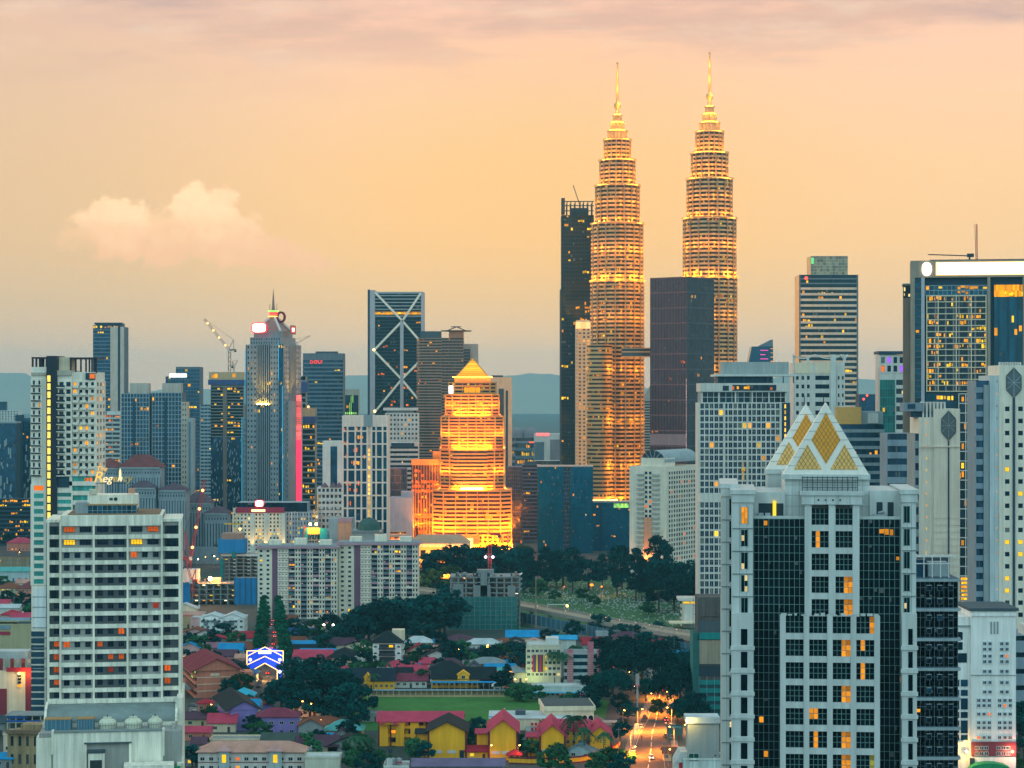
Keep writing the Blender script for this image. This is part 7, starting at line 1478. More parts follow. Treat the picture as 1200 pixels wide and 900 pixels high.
# ---- purple hall, purple house
D=GD(856); b=Bld('purple_hall','long purple hall with a dark gabled roof, end wall facing us','hall',(X(286,D),D,0),R(15),cap=60,frame=HW,mark=('the purple hall',272,850)); k=b.blk(-5.5,5.5,0,40,0,8.2,PW); gable_roof(b,-6.5,6.5,-.4,41,8.2,3.4,'y',BLKR,PW,.8)
for z in(1.5,4.8):
 for x in(1.0,3.4):b.win.append(((x,-.06,z),1,0,1.2,1.1,1,WD))
fl_=k.fr('L')
for j in range(2):
 for i in range(9):b.win.append((k.pt(fl_,3+i*4.1,1.3+j*3.6,.06),fl_[2],fl_[3],1.8,1.3,1,WD))
b.part('corridor').box(-7.4,-5.55,0,39,3.4,3.7,PW); b.part('corridor').box(-7.4,-7.2,0,39,3.7,4.6,PW); b.done()
house('purple two storey house with a plum hipped roof, in front of the big rounded trees',300,348,862,7.2,11,'hip',roofm('wine_roof',(.20,.04,.07)),PW,rise=2.8,rows=2,nwin=4,lit_=.05,mark=('the purple house',324,850),fl=3.3)
house('small purple lean-to behind the purple hall with a red brown roof',290,318,840,5.5,9,'gable',RUST,PW,rise=1.8)
house('low shed with a long rose roof beside the salmon school',216,246,868,3.4,8,'gable',ROSE,SW,rise=1.5,cat='shed',name='shed')
house('small red roofed hut by the school yard',232,248,834,3.4,6,'hip',RED,SW,rise=1.6,cat='hut',name='hut')
house('dark mossy roofed house below the purple house',307,350,882,4.6,10,'gable',roofm('moss_roof',(.06,.085,.075)),SW,rise=1.9)
house('low flat white house behind the salmon roofed lodge',246,305,880,4.0,9,'flat',ROOFC,CREAM,nwin=5)
house('small plum roofed house by the hotel corner',225,240,884,4.0,7,'gable',PLUM,GWL,rise=1.8)
# ---- salmon roofed lodge at the bottom
b,k=house('long white lodge with a salmon hipped roof and small gabled bays',232,356,905,7.0,11,'hip',SALM,wall('lodge_white',(.66,.60,.56)),rise=3.1,rows=2,nwin=12,lit_=.1,done=False,cat='lodge',name='lodge',mark=('the salmon roofed lodge',300,880))
for p,w in((263,2.6),(323,3.2)):
 x=b.x(p); b.part('bay').box(x-w*.7,x+w*.7,-1.2,-.02,0,7.6,TW); g=b.part('bay_roof'); hipcap(b,x-w*.7,x+w*.7,-1.4,3.4,7.7,9.7,roofm('pink_tile',(.50,.28,.26)),.9,'bay_roof'); g=MB(); g.box(x-.7,x+.7,-1.3,-1.22,3.6,6.4,YEL); g.build('lit_window',b.root)
for z in(3.4,6.7):b.part('floor_band').box(k.b[0],k.b[1],-.15,-.02,z,z+.25,RUST)
b.done()
house('pale teal annex with a flat sheet roof joined to the salmon roofed lodge',357,398,910,6.4,9,'flat',PALR,wall('annex_cream',(.62,.62,.50)),nwin=4,name='annex',cat='annex')
# ---- teal tent roofs and dark shacks
house('shelter with a broad pale teal tent roof, right of the big rounded trees',380,424,866,3.2,12,'hip',TEALR,YW,rise=3.4,name='shelter',cat='shelter')
house('small blue roofed stall under the teal shelter',381,402,872,2.6,5,'gable',BLUER,YW,rise=1.2,name='stall',cat='stall')
house('black timber house with two dark gables, left of the white cube block',384,432,888,4.4,10,'gable',BLKR,GWL,axis='y',rise=3.2,lit_=.2)
house('small dark red brown hut behind the black timber house',392,408,874,4.2,6,'gable',PLUM,GWL,axis='y',rise=2.4,name='hut',cat='hut')
house('low concrete yard shed by the rounded trees',424,446,846,3.0,7,'flat',GRYR,GWL,name='shed',cat='shed')
# ---- white cube block
b,k=house('small white cube block with a round dark vent and tanks on top',450,478,930,8.8,9,'flat',ROOFC,wall('cube_white',(.66,.70,.66)),nwin=0,door=False,done=False,name='service_block',cat='building',mark=('the white cube block',464,885)); zt=k.z1
b.part('vent').tube((b.x(457.5),-.08,b.z(880)),(b.x(457.5),.02,b.z(880)),.8,DARK,14); b.part('hood').box(b.x(465),b.x(471),-1,-.02,b.z(894),b.z(892.5),wall('crimson_panel',())); b.part('shutter').box(b.x(453),b.x(460),-.1,-.02,b.z(900),b.z(889),PALE)
for p in(455,460,467):b.part('roof_tank').lathe([(1.0,zt+.5),(1.0,zt+2.4),(0,zt+2.8)],GREY,12,(b.x(p),3))
b.done()
house('long low building with a purple sheet roof at the bottom edge',484,590,912,4.2,12,'gable',roofm('violet_sheet',(.15,.12,.20)),GWL,rise=1.6,nwin=8,name='shed',cat='shed')
# ---- yellow housing blocks
MR=wall('maroon_post',(.16,.02,.04))
def yblock(label,p0,p1,pb,pe,dep,roof,rise,mark=None,stair=True):
 D=GD(pb); b=Bld('yellow_block',label,'apartment block',(X((p0+p1)/2,D),D,0),0,'yellow blocks behind the maroon wall',cap=60,frame=MR,sub=True,mark=mark); w=(p1-p0)/F*D; z=b.z(pe); k=b.blk(-w/2,w/2,0,dep,0,z,YW)
 gable_roof(b,-w/2,w/2,0,dep,z,rise,'y',roof,YW,1.1)
 for x in(-w/2,w/2):b.part('corner_post').box(x-.35,x+.35,-.3,.3,0,z,MR)
 for x in(-w*.25,w*.12):b.part('name_plate').box(x-1.6,x+1.6,-.12,-.02,2.2,3.4,WHITE)
 b.part('door').box(w*.33,w*.45,-.1,-.02,0,3.4,DARK); fr=k.fr('L');
 for j in range(3):
  for i in range(5):b.win.append((k.pt(fr,2+i*dep/5.2,1.4+j*3.1,.06),fr[2],fr[3],2.2,1.5,1,WD))
 if stair:
  s=b.part('stair_wing'); s.box(-w/2-4.6,-w/2-.4,5,9,0,z*.86,YW); s.box(-w/2-4.9,-w/2-4.5,4.7,5.3,0,z*.86,MR); gable_roof(b,-w/2-4.6,-w/2-.4,4.5,14,z*.86,.9,'x',roof,YW,.7,part='wing_roof',gpart='stair_wing')
 b.done(); return b
yblock('yellow block with a black gabled roof, front left of the yellow blocks',502,546,890,857,22,BLKR,3.4,('the black roofed yellow block',515,870))
yblock('yellow block with a red gabled roof, next to the black roofed yellow block',573,606,891,857,26,ROSE,4.2,('the middle yellow block',588,870))
yblock('yellow block with a red gabled roof and a blue hut at its right side',633,662,889,862,26,ROSE,4.0,('the right yellow block',645,870))
D=GD(874); b=Bld('yellow_block','long yellow walk-up with a straight red roof and open balconies, behind the black roofed block','apartment block',(X(494,D),D,0),0,'yellow blocks behind the maroon wall',cap=80,frame=MR,sub=True); x0,x1=b.x(444),b.x(541); z=9.6; k=b.blk(x0,x1,1.6,11,0,z,YW)
for j in range(3):
 z0=j*3.2; b.part('parapet').box(x0,x1,0,.3,z0+.05,z0+1.2,YW); b.part('floor').box(x0,x1,.3,1.6,z0-.15,z0+.05,MR)
 for i in range(9):b.win.append((((x0+(x1-x0)*(i+.5)/9),1.5,z0+1.2),1,0,2.2,1.5,1,AMB if rng.random()<.08 else WD))
for i in range(8):x=x0+(x1-x0)*i/7; b.part('corner_post').box(x-.25,x+.25,-.1,.35,0,z,MR)
for p in(450,469,486):b.part('stair_wing').box(b.x(p)-1.6,b.x(p)+1.6,-.9,0,0,z-.5,YW)
gable_roof(b,x0,x1,-.6,11,z,2.6,'x',ROSE,YW,1.0)
for p in(456,528):gable_roof(b,b.x(p)-3,b.x(p)+3,-2.6,4,z-1.2,1.3,'y',ROSE,YW,.8,part='porch_roof')
b.done()
yblock('yellow block with a red gabled roof, farthest right beside the palm trees',690,716,888,862,20,ROSE,3.4,('the farthest right yellow block',700,870),False)
house('open yellow wing with red roof and wooden balconies joined to the farthest right yellow block',655,690,884,9,12,'gable',ROSE,YW,rise=3,rows=3,nwin=5,cat='apartment block',name='yellow_block',lit_=.15)
house('pale blue hut with a blue grey gabled roof beside the right yellow block',665,693,890,3.4,12,'gable',roofm('blue_grey_sheet',(.20,.30,.36)),wall('pale_blue_wall',(.35,.52,.55)),axis='y',rise=2.2,rz=R(-18),name='hut',cat='hut')
house('low maroon roofed shelter between the black roofed and middle yellow blocks',546,574,890,3.2,6,'gable',RED,YW,rise=1.4,name='shelter',cat='shelter')
house('small red hipped pavilion by the maroon wall',596,610,893,2.4,4,'hip',RED,YW,rise=1.8,name='pavilion',cat='pavilion')
# maroon and yellow boundary wall
b=Bld('boundary_wall','low yellow wall with a maroon coping curving in front of the yellow blocks','wall',(0,0,0),cap=0); P=[GP(px,py)for px,py in((596,895),(620,896),(650,896),(680,894),(705,889),(720,882),(727,874))]
ribbon(b.part('panel'),P,0,.3,0,2.0,YW); ribbon(b.part('coping'),P,-.12,.42,2.0,2.5,MR); ribbon(b.part('plinth'),P,-.1,.4,0,.5,MR); b.done()
# ---- arcaded hall with red awnings
D=GD(852); b=Bld('arcade_hall','cream hall with a row of dark arches and a flat grey roof','hall',(X(665,D),D,0),R(4),cap=0,mark=('the arcaded cream hall',662,835)); x0,x1=b.x(638),b.x(696); k=b.blk(x0,x1,0,22,0,6.6,CREAM); b.part('cornice').box(x0-.6,x1+.6,-.6,22.6,6.6,8.4,CREAM); b.part('roof').box(x0,x1,0,22,8.41,8.6,wall('flat_roof_slate',(.05,.075,.08)))
for i in range(8):
 g=MB(); c=x0+(x1-x0)*(i+.5)/8; P=[(c-1.0,1.6),(c+1.0,1.6)]+[(c+1.0*cos(R(180)*j/8),3.4+1.2*sin(R(180)*j/8))for j in range(9)]; g.face([(p[0],-.05,p[1])for p in P],GK); g.build('arch_window',b.root)
for i in range(6):g=MB(); g.box(x0+1+i*3.4,x0+3+i*3.4,-6.2,-5.2,2.6,3.2,wall('awning_red',(.45,.02,.04))); g.build('red_awning',b.root)
b.part('terrace_roof').box(x0-8,x1+10,-5.2,-.65,2.4,2.7,GRYR); b.done()
D=GD(856); b=Bld('low_hall','flat roofed low hall with a row of red awnings beside the playing field','hall',(X(596,D),D,0),0,cap=0); k=b.blk(b.x(574),b.x(632),0,20,0,4.6,CREAM); b.part('roof').box(k.b[0]-.5,k.b[1]+14,-.5,21,4.62,4.9,PALR); b.part('roof_plant').box(b.x(604),b.x(616),8,14,4.9,6.6,DGREY); b.part('roof_trim').box(k.b[0]-.4,b.x(590),2,3,4.92,5.2,BLUER)
for r_ in range(2):
 for i in range(9):g=MB(); x=b.x(622+i*4.4); g.box(x,x+1.0,-3-r_*9,-2-r_*9,2.4-r_*.6,3.4-r_*.6,wall('awning_red',())); g.build('red_awning',b.root)
b.part('terrace').box(b.x(616),b.x(664),-12,-.55,0,1.6,GRYR); b.done()
# ---- school at the field's far edge
b,k=house('long yellow school with a black roof, a small central gable and a blue awning',506,580,806,4.4,12,'gable',BLKR,YW,rise=4.2,nwin=14,lit_=0,done=False,name='school',cat='school',mark=('the black roofed school',545,800)); b.part('dormer').box(-2.6,2.6,-.8,2,0,6.0,YW); gable_roof(b,-2.6,2.6,-.8,4,6.0,1.6,'y',YW,YW,.4,part='dormer_roof',gpart='dormer'); b.win.append(((0,-.9,4.2),1,0,1.6,1.5,1,WD))
b.part('awning').box(k.b[0],k.b[1]+3,-6,-.85,3.0,3.2,BLUER);
for i in range(12):x=k.b[0]+(k.b[1]-k.b[0])*i/11; b.part('awning_post').box(x,x+.15,-5.9,-5.7,0,3.0,HW)
b.done()
b,k=house('yellow school with a dark roof and one gabled bay, half behind the rounded trees',408,462,808,4.4,12,'gable',roofm('night_roof',(.02,.03,.045)),YW,rise=4.4,nwin=9,lit_=0,done=False,name='school',cat='school'); b.part('dormer').box(b.x(427),b.x(434),-.8,2,0,5.8,YW); gable_roof(b,b.x(427),b.x(434),-.8,4,5.8,1.5,'y',YW,YW,.4,part='dormer_roof',gpart='dormer'); b.done()
house('small maroon roofed hall between the two schools',463,500,806,3.4,10,'gable',roofm('wine_roof',()),HW,rise=2.4,nwin=5)
D=GD(817); b=Bld('covered_walkway','long low covered walkway with cream posts along the far edge of the playing field','walkway',(X(510,D),D,0),cap=0); x0,x1=b.x(428),b.x(592); b.part('roof').box(x0,x1,0,3.4,2.8,3.0,roofm('blue_grey_sheet',())); b.part('wall').box(x0,x1,3.0,3.2,0,2.8,wall('walkway_ochre',(.46,.34,.18))); b.part('kerb_wall').box(x0,x1,-.1,.1,0,.9,wall('walkway_ochre',()))
for i in range(26):x=x0+(x1-x0-.3)*i/25; b.part('post').box(x,x+.28,.2,.5,0,2.8,CREAM)
b.done()
for px in(431,590):
 D=GD(838); b=Bld('goal_frame','white football goal frame at the '+('left' if px<500 else 'far right')+' end of the playing field','goal',(X(px,D),D,0),R(80),cap=0); g=b.part('frame'); g.tube((-3.6,0,0),(-3.6,0,2.44),.12,WHITE); g.tube((3.6,0,0),(3.6,0,2.44),.12,WHITE); g.tube((-3.6,0,2.44),(3.6,0,2.44),.12,WHITE); b.done()
# ---- four storey white house with dark hipped roof
b,k=house('white four storey house with a black gabled roof and stacked dark balconies',437,470,785,13,14,'hip',BLKR,wall('villa_white',()),rise=5.5,rows=4,nwin=0,door=False,done=False,cat='apartment block',name='small_block',mark=('the white four storey house',455,770))
for j in range(4):
 z=.6+j*3.1; g=MB(); g.box(-4,4,-1.4,-.02,z,z+.9,wall('charcoal_panel',())); g.build('balcony',b.root); b.part('opening').box(-3.8,3.8,-.08,-.02,z+.95,z+2.5,HOP)  # dark strip painted for the shade behind each balcony
 for x in(-5.6,5.6):b.win.append(((x,-.06,z+.8),1,0,1.5,.9,0,WD))
g=MB(); g.box(1,3,-.3,-.1,10.9,12,YEL); g.build('lit_window',b.root); b.part('roof_box').box(2,8,8,14,13.2,18.5,CREAM); k.balc('R',4,4,1.2,PALE,.8,z0=1,z1=13); b.done()
# ---- offices with striped banners
b,k=house('cream office with red, blue and yellow vertical banners on its front',617,657,800,17,16,'flat',PALR,wall('office_cream',(.60,.57,.45)),nwin=0,door=False,done=False,name='office',cat='office block',mark=('the banner fronted office',637,775)); b.win=[]
k.punched('F',8,5,.72,.5,t=.3,lit=.1,lits=[YEL,PAL],style=1,z0=2.5,z1=16)
for i,cl in enumerate(((.45,.02,.06),(.03,.04,.16),(.62,.45,.02),(.03,.04,.16),(.45,.02,.06),(.03,.04,.16),(.62,.45,.02))):
 g=MB(); x=b.x(624+i*2.05); g.box(x,x+.85,-.62,-.5,5,13,plain('banner_%s'%('red','navy','gold','navy','red','navy','gold')[i],cl,.8)); g.build('banner',b.root)
b.part('roof_house').box(b.x(640),b.x(655),5,14,17.2,20,PALE); lamp('POINT',b.root,(b.x(622),-5,3),900,(.7,1,.3),.4); lamp('POINT',b.root,(b.x(630),-7,4),600,(1,.9,.4),.4); b.done()
b,k=house('grey glazed office with two rose striped pylons right of the banner fronted office',662,704,800,13,16,'flat',GRYR,TW,nwin=0,door=False,done=False,name='office',cat='office block'); b.win=[]; k.bands('F',10,4,GT,TW,.45,.6,.03); RS=wall('rose_stripe',(.50,.16,.20))
for p in(668,692,703):b.part('pylon').box(b.x(p)-1.4,b.x(p)+1.4,-1.4,-.62,0,15.5 if p!=692 else 19,RS)
for j in range(18):
 for p in(668,692,703):b.part('pylon_stripe').box(b.x(p)-1.42,b.x(p)+1.42,-1.45,-1.3,j*.8,j*.8+.3,wall('rose_pale',(.58,.38,.36)))
b.done()
house('blue roofed block behind the banner fronted office',648,675,765,7,10,'gable',roofm('bright_blue_sheet',(.03,.34,.62)),HW,rise=1.4)
b,k=house('long low white building with a turquoise awning in front of the banner fronted office',623,689,818,4.8,9,'flat',PALR,HW,nwin=12,lit_=.06,done=False,name='low_office',cat='office block',mark=('the low turquoise fronted building',655,812)); b.part('awning').box(k.b[0],k.b[1]+1,-3.4,-.1,2.5,2.7,roofm('turquoise_sheet',(.05,.42,.58))); b.part('rose_awning').box(k.b[0]+12,k.b[1]+4,-7,-3.5,2.2,2.4,ROSE); b.done()
# ---- white building bottom right with grey sheet roof
b,k=house('stained white block with a pale roof house, by the orange lit road',801,848,935,12.5,12,'flat',ROOFC,wall('stained_white_block',(.56,.62,.58),.8,.2,0,.4),nwin=0,door=False,done=False,name='white_block',cat='building',mark=('the stained white block',822,875)); D=b.D
b.part('roof_house').box(b.x(806),b.x(843),1,9,12.6,b.z(848),GREY); b.part('roof_house_roof').box(b.x(804),b.x(844),.2,10,b.z(848),b.z(841),PALR); b.win=[((b.x(813),-.08,b.z(892)),1,0,3.4,2.6,1,GN),((b.x(838),-.08,b.z(886.5)),1,0,.6,.7,0,WD)]
w2=b.blk(b.x(791),b.x(801),1.5,12,0,11.5,HW); b.part('lean_roof').loft([(b.x(791),1.2),(b.x(806),1.2),(b.x(806),12),(b.x(791),12)],11.5,[(b.x(798),1.2),(b.x(806),1.2),(b.x(806),12),(b.x(798),12)],15,PALR)
for j in range(3):g=MB(); g.box(b.x(796),b.x(800),1.3,1.45,2+j*3.4,4.6+j*3.4,wall('awning_red',())if j!=1 else WD); g.build('red_panel',b.root)
g=MB(); g.ball((b.x(805.2),-.6,b.z(844)),.45,lit('flood_yellow',(1,.7,.15),14,False),6); g.build('wall_lamp',b.root); lamp('POINT',b.root,(b.x(804),-1.6,b.z(844)),2600,(1,.66,.16),.3); b.done()
house('yellow roadside hut with an orange lamp, left of the stained white block',778,792,892,3.2,6,'gable',RUST,BW,rise=1.3,name='hut',cat='hut',lit_=.5)
house('dark green sheet hut beside the road',783,800,868,4.2,8,'flat',roofm('green_sheet',(.03,.16,.15)),wall('dark_teal_wall',(.03,.12,.13)),name='hut',cat='hut')
house('small blue roofed shop behind the half netted block',790,806,800,5,8,'gable',BLUER,GWL,rise=1.2,name='shop',cat='shop')
house('bright blue sheet roof by the viaduct, right of the great spreading tree',791,805,778,5,8,'gable',roofm('bright_blue_sheet',()),GWL,rise=1,name='shop',cat='shop')
house('rose roofed long shed at the foot of the barrier',792,812,766,4,8,'gable',ROSE,GWL,rise=1.2,name='shed',cat='shed')
house('long dark roofed house under the barrier, behind the great spreading tree',744,785,772,5,12,'hip',SLT,GWL,rise=2.6)
# ---- bottom left corner
D=GD(820); b=Bld('plain_block','khaki block with one big blank wall, above the maroon and cream block','building',(X(16,D),D,0),cap=0); k=b.blk(b.x(-14),b.x(37),0,14,0,b.z(733),wall('khaki_wall',(.42,.40,.24))); b.part('parapet').box(k.b[0],k.b[1],-.1,14,k.z1,k.z1+.8,wall('khaki_wall',()),'U'); b.part('blue_sheet').box(b.x(0),b.x(12),-.4,2,k.z1-1.6,k.z1+.2,roofm('blue_grey_sheet',())); b.part('red_band').box(b.x(-10),b.x(12),-.3,-.05,b.z(744),b.z(740),wall('crimson_panel',())); b.part('tank').box(b.x(18),b.x(34),4,9,k.z1,k.z1+1,DGREY); b.part('step').box(b.x(26),b.x(37.2),-1,-.05,0,b.z(764),wall('khaki_wall',())); b.done()
house('cream roofed long house behind the khaki block',2,34,752,5.5,10,'gable',wall('buff_wall',()),BW,rise=1.6)
D=GD(848); b=Bld('maroon_block','cream and maroon block with amber lamps and a striped roof screen, at the left edge','building',(X(24,D),D,0),cap=0,mark=('the maroon and cream block',24,800)); MRW=wall('maroon_wall',(.22,.03,.05)); k=b.blk(b.x(-20),b.x(52),0,14,0,b.z(786),CREAM); b.part('maroon_wing').box(b.x(30),b.x(52),-.5,-.05,0,b.z(786),MRW); b.part('band').box(b.x(8),b.x(52),-.9,-.55,b.z(787),b.z(782),RED); b.part('red_base').box(b.x(-20),b.x(8),-.4,-.05,0,b.z(807),MRW)
for i in range(9):b.part('roof_screen').box(b.x(-8+i*6.5),b.x(-8+i*6.5+4),1,1.4,k.z1,b.z(772),MRW if i%2 else GREY)
b.part('roof').box(b.x(-20),b.x(30),4,14,b.z(775),b.z(765),PALR)
for p in(23,43):
 g=MB(); g.ball((b.x(p),-.9,b.z(789)),.55,lit('amber_lamp',()),6); g.build('wall_lamp',b.root)
 for j in range(4):g=MB(); g.box(b.x(p-2),b.x(p+2),-.6,-.52,b.z(805-j*4),b.z(802.2-j*4),WD if j else AMB); g.build('window',b.root)
lamp('POINT',b.root,(b.x(33),-4,b.z(790)),1800,(1,.55,.12),.4); b.done()
D=GD(868); b=Bld('open_shop_house','two level open shop with blue and green railings, below the maroon and cream block','shop',(X(28,D),D,0),cap=0); x0,x1=b.x(8),b.x(48)
for j in range(3):b.part('floor_slab').box(x0,x1,0,10,j*3.4,j*3.4+.3,BW); b.part('railing').box(x0,x1,-.1,-.02,j*3.4+.3,j*3.4+1.1,(YW,wall('rail_green',(.10,.22,.08)),wall('rail_blue',(.02,.10,.35)))[j])
for i in range(5):b.part('post').box(x0+(x1-x0-.4)*i/4,x0+(x1-x0-.4)*i/4+.4,.1,.5,0,9.6,BW)
b.part('back_wall').box(x0,x1,6,6.3,0,9.6,DGREY); b.part('roof').box(x0-.6,x1+.6,-.8,11,9.6,9.9,GRYR); g=MB(); g.box(b.x(33),b.x(38),5.7,5.95,4,5.6,YEL); g.build('lit_window',b.root); g=MB(); g.box(b.x(8),b.x(32),-.3,-.2,8.6,9.4,wall('rail_blue',())); g.build('shop_sign',b.root); b.done()
D=GD(900); b=Bld('old_house','weathered ochre three storey house with a crumbling balcony at the left edge','house',(X(28,D),D,0),R(-6),cap=40,frame=DGREY); OW=wall('weathered_ochre',(.30,.22,.12),.9,.4,0,.5); k=b.blk(b.x(10),b.x(46),0,10,0,b.z(858),OW); k.punched('F',4,2,.36,.55,t=.3,lit=.04,style=1); b.part('balcony').box(k.b[0]-.6,k.b[1]+.4,-1.6,-.32,k.z1-.4,k.z1+1.0,wall('rust_deck',())); b.part('roof_house').box(b.x(22),b.x(46),2,9,k.z1,k.z1+2.4,OW); b.done()
house('cream house with a dark flat roof, behind the weathered ochre house',4,46,892,9.5,10,'flat',SLT,CREAM,rows=2,nwin=4)
house('blue tarpaulin roofed shed at the left bottom corner',-6,14,900,3.4,8,'gable',BLUER,GWL,rise=1.4,name='shed',cat='shed')
house('dark purple roofed shed at the bottom left corner',6,44,916,2.8,6,'gable',roofm('indigo_roof',(.03,.035,.09)),YW,rise=1,name='shed',cat='shed')
house('grey house with a blue grey roof beside the lower wall of the hotel',-14,6,862,5,10,'gable',SLT,GWL,rise=2)
# left middle band
house('salmon three storey house with a red roof, in the strip at the left edge',20,44,706,9,14,'hip',roofm('red_brown_tile',()),SW,rise=4,rows=3,nwin=5,fl=2.9)
house('long pale teal shed at the left edge',-10,34,681,7,14,'gable',TEALR,TW,rise=2.4,name='shed',cat='shed')
house('row of ochre terraced houses below the expressway at the left edge',-6,40,669,9,10,'flat',RUST,wall('weathered_ochre',()),rows=3,nwin=12,lit_=.08,name='terrace',cat='terrace')
house('rose roofed pavilion building on the expressway side at the left edge',8,38,646,7,14,'hip',ROSE,SW,rise=4,nwin=7)
house('brown roofed house with an amber lit porch at the left edge',-4,22,700,6,12,'hip',RUST,BW,rise=3,rows=2,nwin=5,lit_=.4)
house('pink roofed low house at the left edge',-10,10,716,4.5,10,'gable',ROSE,HW,rise=2)
house('low house with a pale sheet roof at the left edge',-8,22,722,5,10,'gable',PALR,HW,rise=1.6)
house('low house with a pale blue sheet roof behind the khaki block',0,32,738,4.5,10,'gable',roofm('blue_grey_sheet',()),HW,rise=1.6)
# right of the hotel, behind the white villa block
house('ochre site hut with a red roof beside the blue netting',210,224,736,6,10,'flat',RED,wall('walkway_ochre',()),name='hut',cat='hut'); house('pale pink hut between the ochre hut and the white villa block',223,234,738,6.5,10,'flat',PALR,PINK,name='hut',cat='hut')
# ---- remaining houses of the quarter: each with its own place, roof and label
for lab,p0,p1,pb,hw,d,rf,rm,wm,ax,rise in(('long rose roofed market hall left of the dark hipped pavilion',344,388,781,4.2,16,'gable',ROSE,GWL,'x',3.0),('broad black hipped pavilion behind the rounded trees',384,420,781,4.4,18,'hip',BLKR,BW,'x',3.8),('wide grey shed with a low roof and blue front, right of the gate',340,376,790,3.6,14,'gable',GRYR,TW,'x',2.0),('pink roofed kiosk house among the shrubs left of the white four storey house',394,416,796,3.4,9,'hip',ROSE,HW,'x',2.4),('blue roofed sheds beside the tree avenue',341,368,768,4.6,14,'gable',BLUER,GWL,'x',2.0),('blue tarpaulin market roof next to the tree avenue',336,372,752,4.4,12,'gable',roofm('navy_sheet',(.02,.08,.20)),GWL,'x',2.2),('pale pink long roof behind the dark hipped pavilion',376,412,768,4.2,10,'gable',SALM,HW,'x',1.6),('small white cottage with a pale roof left of the white four storey house',414,430,783,4.4,8,'gable',PALR,HW,'y',2.2),('white peaked tent roof behind the white four storey house',436,452,756,4.4,8,'gable',PALR,HW,'y',3),('cream house with a red hipped roof, right of the white four storey house',478,502,774,4.6,10,'gable',RED,CREAM,'y',3.2),('grey veranda house joined to the red hipped house',474,500,784,4,8,'gable',PLUM,GWL,'x',2.0),('house with a bright blue flat sheet roof behind the school',501,518,780,3.6,8,'flat',roofm('bright_blue_sheet',()),GWL,'x',1),('long plum roofed house right under the green netting',520,556,762,4.6,12,'hip',PLUM,BW,'x',3),('red roofed house just right of the long plum roofed house',548,562,768,4.4,10,'hip',RED,SW,'x',2.6),('brown hipped bungalow with a lit porch under the green netting',572,608,768,4.6,14,'hip',RUST,BW,'x',3.4),('pink roofed cottage between the trees left of the white villa with a portico',492,508,786,3.8,8,'gable',ROSE,PINK,'x',2),('white villa with a portico and dark roof behind the school',504,544,799,5.6,12,'hip',BLKR,wall('villa_white',()),'x',3.4),('grey gabled house right of the white villa with a portico',544,566,797,5,10,'gable',SLT,GWL,'y',3),('rose roofed house right of the grey gabled house',562,582,806,4.2,10,'gable',ROSE,BW,'x',2.6),('pale turquoise roofed house behind the right end of the school',575,596,798,4,9,'gable',TEALR,HW,'x',1.6),('low white shack with a ragged roof beside the street end',578,596,812,3,7,'gable',PALR,HW,'y',1.6),('pink roofed cottage left of the banner fronted office',596,616,790,4,9,'gable',ROSE,HW,'x',2),('dark roofed veranda house left of the white cube block gate',462,482,800,4,9,'gable',BLKR,GWL,'x',2.4),('blue roofed bungalow below the gate',272,300,800,4,10,'hip',roofm('deep_blue_sheet',(.03,.14,.28)),GWL,'x',2.6),('bright turquoise roofed pavilion just below the gate',272,296,827,4,10,'hip',roofm('turquoise_sheet',()),TW,'x',3),('plum roofed house right of the villa block',250,276,778,4,10,'gable',PLUM,PINK,'x',2.4),('rose roofed low house under the white villa block',242,270,768,4,9,'gable',roofm('dusty_rose',(.26,.12,.16)),PINK,'x',2),('dark slate roofed house in the trees below the white villa block',216,244,782,4.2,10,'hip',SLT,GWL,'x',2.8),('black roofed house right of the dark slate roofed house',260,284,790,4,10,'hip',BLKR,GWL,'x',2.6),('small pink hut left of the gate',276,290,779,3.4,7,'gable',SALM,PINK,'x',1.4),('rose brick row house under the banner office trees',704,716,790,6,12,'gable',RED,SW,'y',2.4),('salmon shop house beside the side road',720,734,774,5,10,'gable',SALM,SW,'y',2),('grey roofed long house at the foot of the barrier',700,736,756,5,10,'gable',GRYR,GWL,'x',2),('blue roofed workshop left of the barrier wall',616,650,752,4.6,10,'gable',SLT,GWL,'x',2),('rose roofed narrow house left of the salmon lodge',218,234,898,3.8,8,'gable',PLUM,GWL,'x',2),('pale shed with a white sheet roof in the stalls behind the purple house',352,374,840,2.8,7,'gable',PALR,HW,'x',1.2),('long rust roofed shed right of the tree avenue',326,346,734,4,10,'gable',RUST,BW,'x',1.8),('grey sheet roofed depot at the foot of the right hand flats',402,440,738,4.4,12,'gable',GRYR,GWL,'x',2)):
 house(lab,p0,p1,pb,hw,d,rf,rm,wm,ax,rise,lit_=.16)
